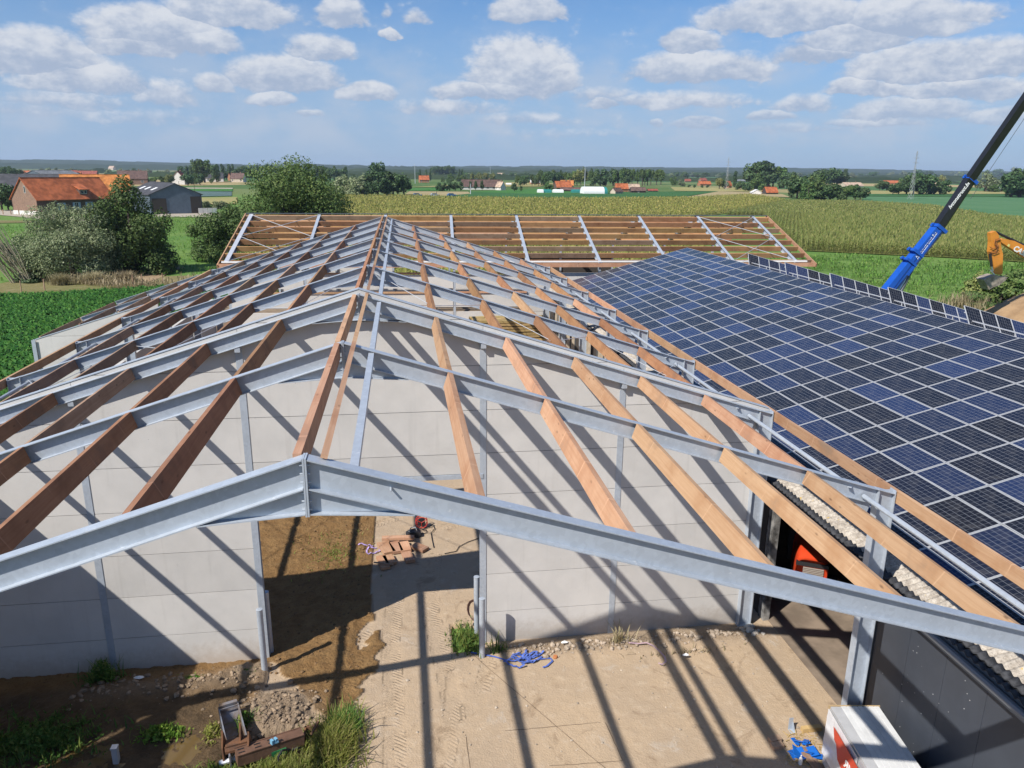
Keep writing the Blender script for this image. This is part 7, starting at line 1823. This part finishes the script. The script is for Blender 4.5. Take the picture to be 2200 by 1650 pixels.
# ------------------------------------------------------------------ excavator
org = mat('orange excavator paint', (0.62, 0.235, 0.035), .4, 0, .12, 1.5); mudst = mat('muddy bucket steel', (0.32, 0.27, 0.225), .75, .1, .4, 3, bump=.4)
EY = 50.0
def EP(px_, py_, dy=0.0): return Vector(at(px_, py_, Y=EY+dy))
ex0 = EP(2330, 640); exc = thing('excavator', 'orange excavator reaching in from the right over the earth heap', 'excavator', (ex0.x, EY, G0))
def plate_arm(name, pts, th, m, y=EY):
    poly = [(p.x, p.z) for p in (EP(*q) for q in pts)]; b = MB(); b.prism(poly, (1, 0, 0), (0, 0, 1), (0, 1, 0), (0, y-th/2, 0), th); return part(name, b, m, exc)
plate_arm('stick', [(2125, 500), (2135, 496), (2141, 503), (2146, 520), (2148, 536), (2151, 545), (2150, 585), (2146, 590), (2134, 588), (2129, 560), (2124, 541), (2126, 520)], .42, org)
plate_arm('boom', [(2142, 516), (2150, 512), (2175, 517), (2215, 537), (2280, 580), (2330, 640), (2305, 640), (2255, 585), (2200, 553), (2148, 521)], .50, org)
plate_arm('bucket', [(2105, 599), (2114, 594), (2130, 589), (2146, 594), (2156, 594), (2152, 600), (2138, 611), (2124, 616), (2116, 621), (2112, 612)], .95, mudst)
for i in range(4):
    b = MB(); p_ = EP(2156, 594, -.4+.27*i); b.bar(p_, p_+Vector((.26, 0, .12)), .07, .05); part('tooth', b, mudst, exc)
b = MB(); b.tube([EP(2127, 545, -.3), EP(2130, 572, -.3)], .11, 8); part('bucket_cylinder', b, MT['black'], exc); b = MB(); b.tube([EP(2130, 572, -.3), EP(2133, 582, -.3)], .06, 8); b.bar(EP(2128, 580, -.3), EP(2137, 591, -.3), .08, .08); part('cylinder_rod', b, MT['alu'], exc)
b = MB(); b.tube([EP(2140, 499), EP(2200, 527)], .10, 8); b.tube([EP(2172, 514), EP(2220, 540)], .13, 8); part('stick_cylinder', b, MT['black'], exc)
for k_, pts in enumerate((((2148, 512), (2139, 515), (2137, 524), (2142, 532), (2146, 535)), ((2150, 514), (2142, 517), (2141, 527), (2144, 533), (2140, 540), (2127, 542)), ((2126, 530), (2133, 535), (2142, 530), (2146, 526)), ((2124, 541), (2135, 546), (2147, 541)))):
    b = MB(); b.tube([EP(*q, -.30) for q in pts], .028, 6); part('hose', b, mat('hose', (.16, .06, .03), .5) if k_ == 0 else bpy.data.materials['hose'], exc)
bdx = (EP(2200, 545)-EP(2160, 522)).normalized(); text('lettering', 'CASE', .62, EP(2175.5, 536.5, -.26)+Vector((0, 0, 0)), bdx, Vector((bdx.z*-1, 0, bdx.x)), MT['white'], exc, .2, .003, .02)
b = MB(); p_ = EP(2165, 526, -.262); b.bar(p_, p_+bdx*.22, .004, .2, (0, 0, 1)); part('sticker', b, mat('yellow sticker', (.7, .6, .2), .5), exc)
ez = 1.4
b = MB(); b.box(ex0.x-1.0, ex0.x+3.4, EY-1.4, EY+1.4, ez+.3, ez+1.7); part('upper_body', b, org, exc); b = MB(); b.box(ex0.x+2.2, ex0.x+3.7, EY-1.4, EY+1.4, ez+.4, ez+1.9); part('counterweight', b, MT['steel_dark'], exc)
b = MB(); b.box(ex0.x-1.2, ex0.x+.6, EY+.3, EY+1.4, ez+1.0, ez+3.0); part('cab', b, org, exc); b = MB(); b.box(ex0.x-1.22, ex0.x-1.205, EY+.4, EY+1.3, ez+1.4, ez+2.8); part('windscreen', b, GLASS, exc)
for s_ in (-1, 1):
    b = MB(); b.prism([(-1.9, .3), (-1.5, 0), (1.5, 0), (1.9, .3), (1.9, .6), (1.5, .95), (-1.5, .95), (-1.9, .6)], (1, 0, 0), (0, 0, 1), (0, 1, 0), (ex0.x+1.1, EY+s_*1.2-.28, .4), .56); part('track', b, MT['black'], exc)

# earth heap and hedge by the excavator
def heap(cx, cy, rx, ry, h, seed, m, name):
    n = 60; u = np.linspace(-1, 1, n); X_, Y_ = np.meshgrid(u, u); r_ = np.hypot(X_, Y_)
    wx, wy = cx+X_*rx, cy+Y_*ry; Z_ = h*np.clip(1-r_**1.8, 0, 1)**.8*(.72+.5*fbm(wx*.35, wy*.35, 3, seed))+.22*(fbm(wx*1.3, wy*1.3, 4, seed+2)-.5)*(r_ < 1)+np.where(r_ >= .98, -.4, 0)
    id_ = np.arange(n*n).reshape(n, n); F = np.stack([id_[:-1, :-1], id_[:-1, 1:], id_[1:, 1:], id_[1:, :-1]], -1).reshape(-1, 4)
    return link(name, np_mesh(name, np.stack([wx, wy, Z_+G0], -1).reshape(-1, 3), F, m, True))
hm = mat('heap soil', (0.36, 0.235, 0.125), .95, 0, .3, .7, (.25, .155, .08), bump=.6, bscale=3)
tag(heap(59.0, 49.5, 8.5, 7.0, 3.3, 5, hm, 'earth_heap'), 'heap of brown earth at the right edge below the excavator', 'earth heap')
for (px_, py_, rx_, rz_, lab, lm) in ((2150, 640, 3.0, 1.4, 'green hedge shrub in front of the excavator bucket', 'lf_mid'), (2195, 612, 3.4, 1.5, 'green hedge shrub at the right edge behind the earth heap', 'lf_mid'), (2098, 630, 1.6, 1.5, 'thin yellowish shrub left of the excavator bucket', 'lf_yel'), (2120, 655, 2.2, 1.1, 'low shrub between the solar racks and the earth heap', 'lf_mid')):
    bb = g(px_, py_+8, 0.3); big_tree('hedge_shrub', lab, bb, px_, 4200 if lm != 'lf_yel' else 1300, rx_, rz_, 0.0, .30, 14, 'bush', lm, .08, 1.6, 8)
bb = g(2075, 668); V, F = blades(700, pick(bb, 1.6, 2.4), .8, 1.9, .06, 5, .7); o = link('dry_thicket', np_mesh('dry_thicket', V, F, MT['straw'])); tag(o, kind='stuff'); o['label'] = 'pale dry grass by the solar racks'

# stack of long yellow timber inside the far end of the hall
st = thing('timber_stack', 'stack of long yellow timber seen through the far right purlins', 'timber stack', (7.6, 40.5, 0)); rs_ = random.Random(6)
z = .1
for r_ in range(15):
    for k_ in range(3):
        h = .15; b = MB(); n = 8; L = 4.9; x0 = 5.2+rs_.uniform(-.1, .1); y0_ = 39.2+k_*.55; ph = rs_.uniform(0, 6); V = []
        for i in range(n+1):
            x = x0+L*i/n; dz = .025*math.sin(x*1.6+ph)+.012*rs_.uniform(-1, 1)
            V += [(x, y0_, z+dz), (x, y0_+.5, z+dz), (x, y0_+.5, z+dz+h), (x, y0_, z+dz+h)]
        F = [(0, 3, 2, 1), (4*n, 4*n+1, 4*n+2, 4*n+3)]
        for i in range(n):
            a = 4*i; c = a+4; F += [(a, a+1, c+1, c), (a+1, a+2, c+2, c+1), (a+2, a+3, c+3, c+2), (a+3, a, c, c+3)]
        if k_ == 0 or r_ == 14: b.add(V, F); part('plank', b, MT['wood_yellow'], st)
    z += .195

ordinals()
# ------------------------------------------------------------------ air
b = MB(); b.box(-6000, 6200, -60, 7000, -3.0, 90.0)
m = bpy.data.materials.new('haze'); m.use_nodes = True; t = NT(m.node_tree); out = t.n('ShaderNodeOutputMaterial'); pv = t.n('ShaderNodeVolumePrincipled')
pv.inputs['Color'].default_value = (0.66, 0.80, 1.0, 1); pv.inputs['Density'].default_value = 0.000085; pv.inputs['Anisotropy'].default_value = 0.1
t.l(pv.outputs[0], out.inputs['Volume'])
tag(part('haze', b, m, None), kind='stuff')
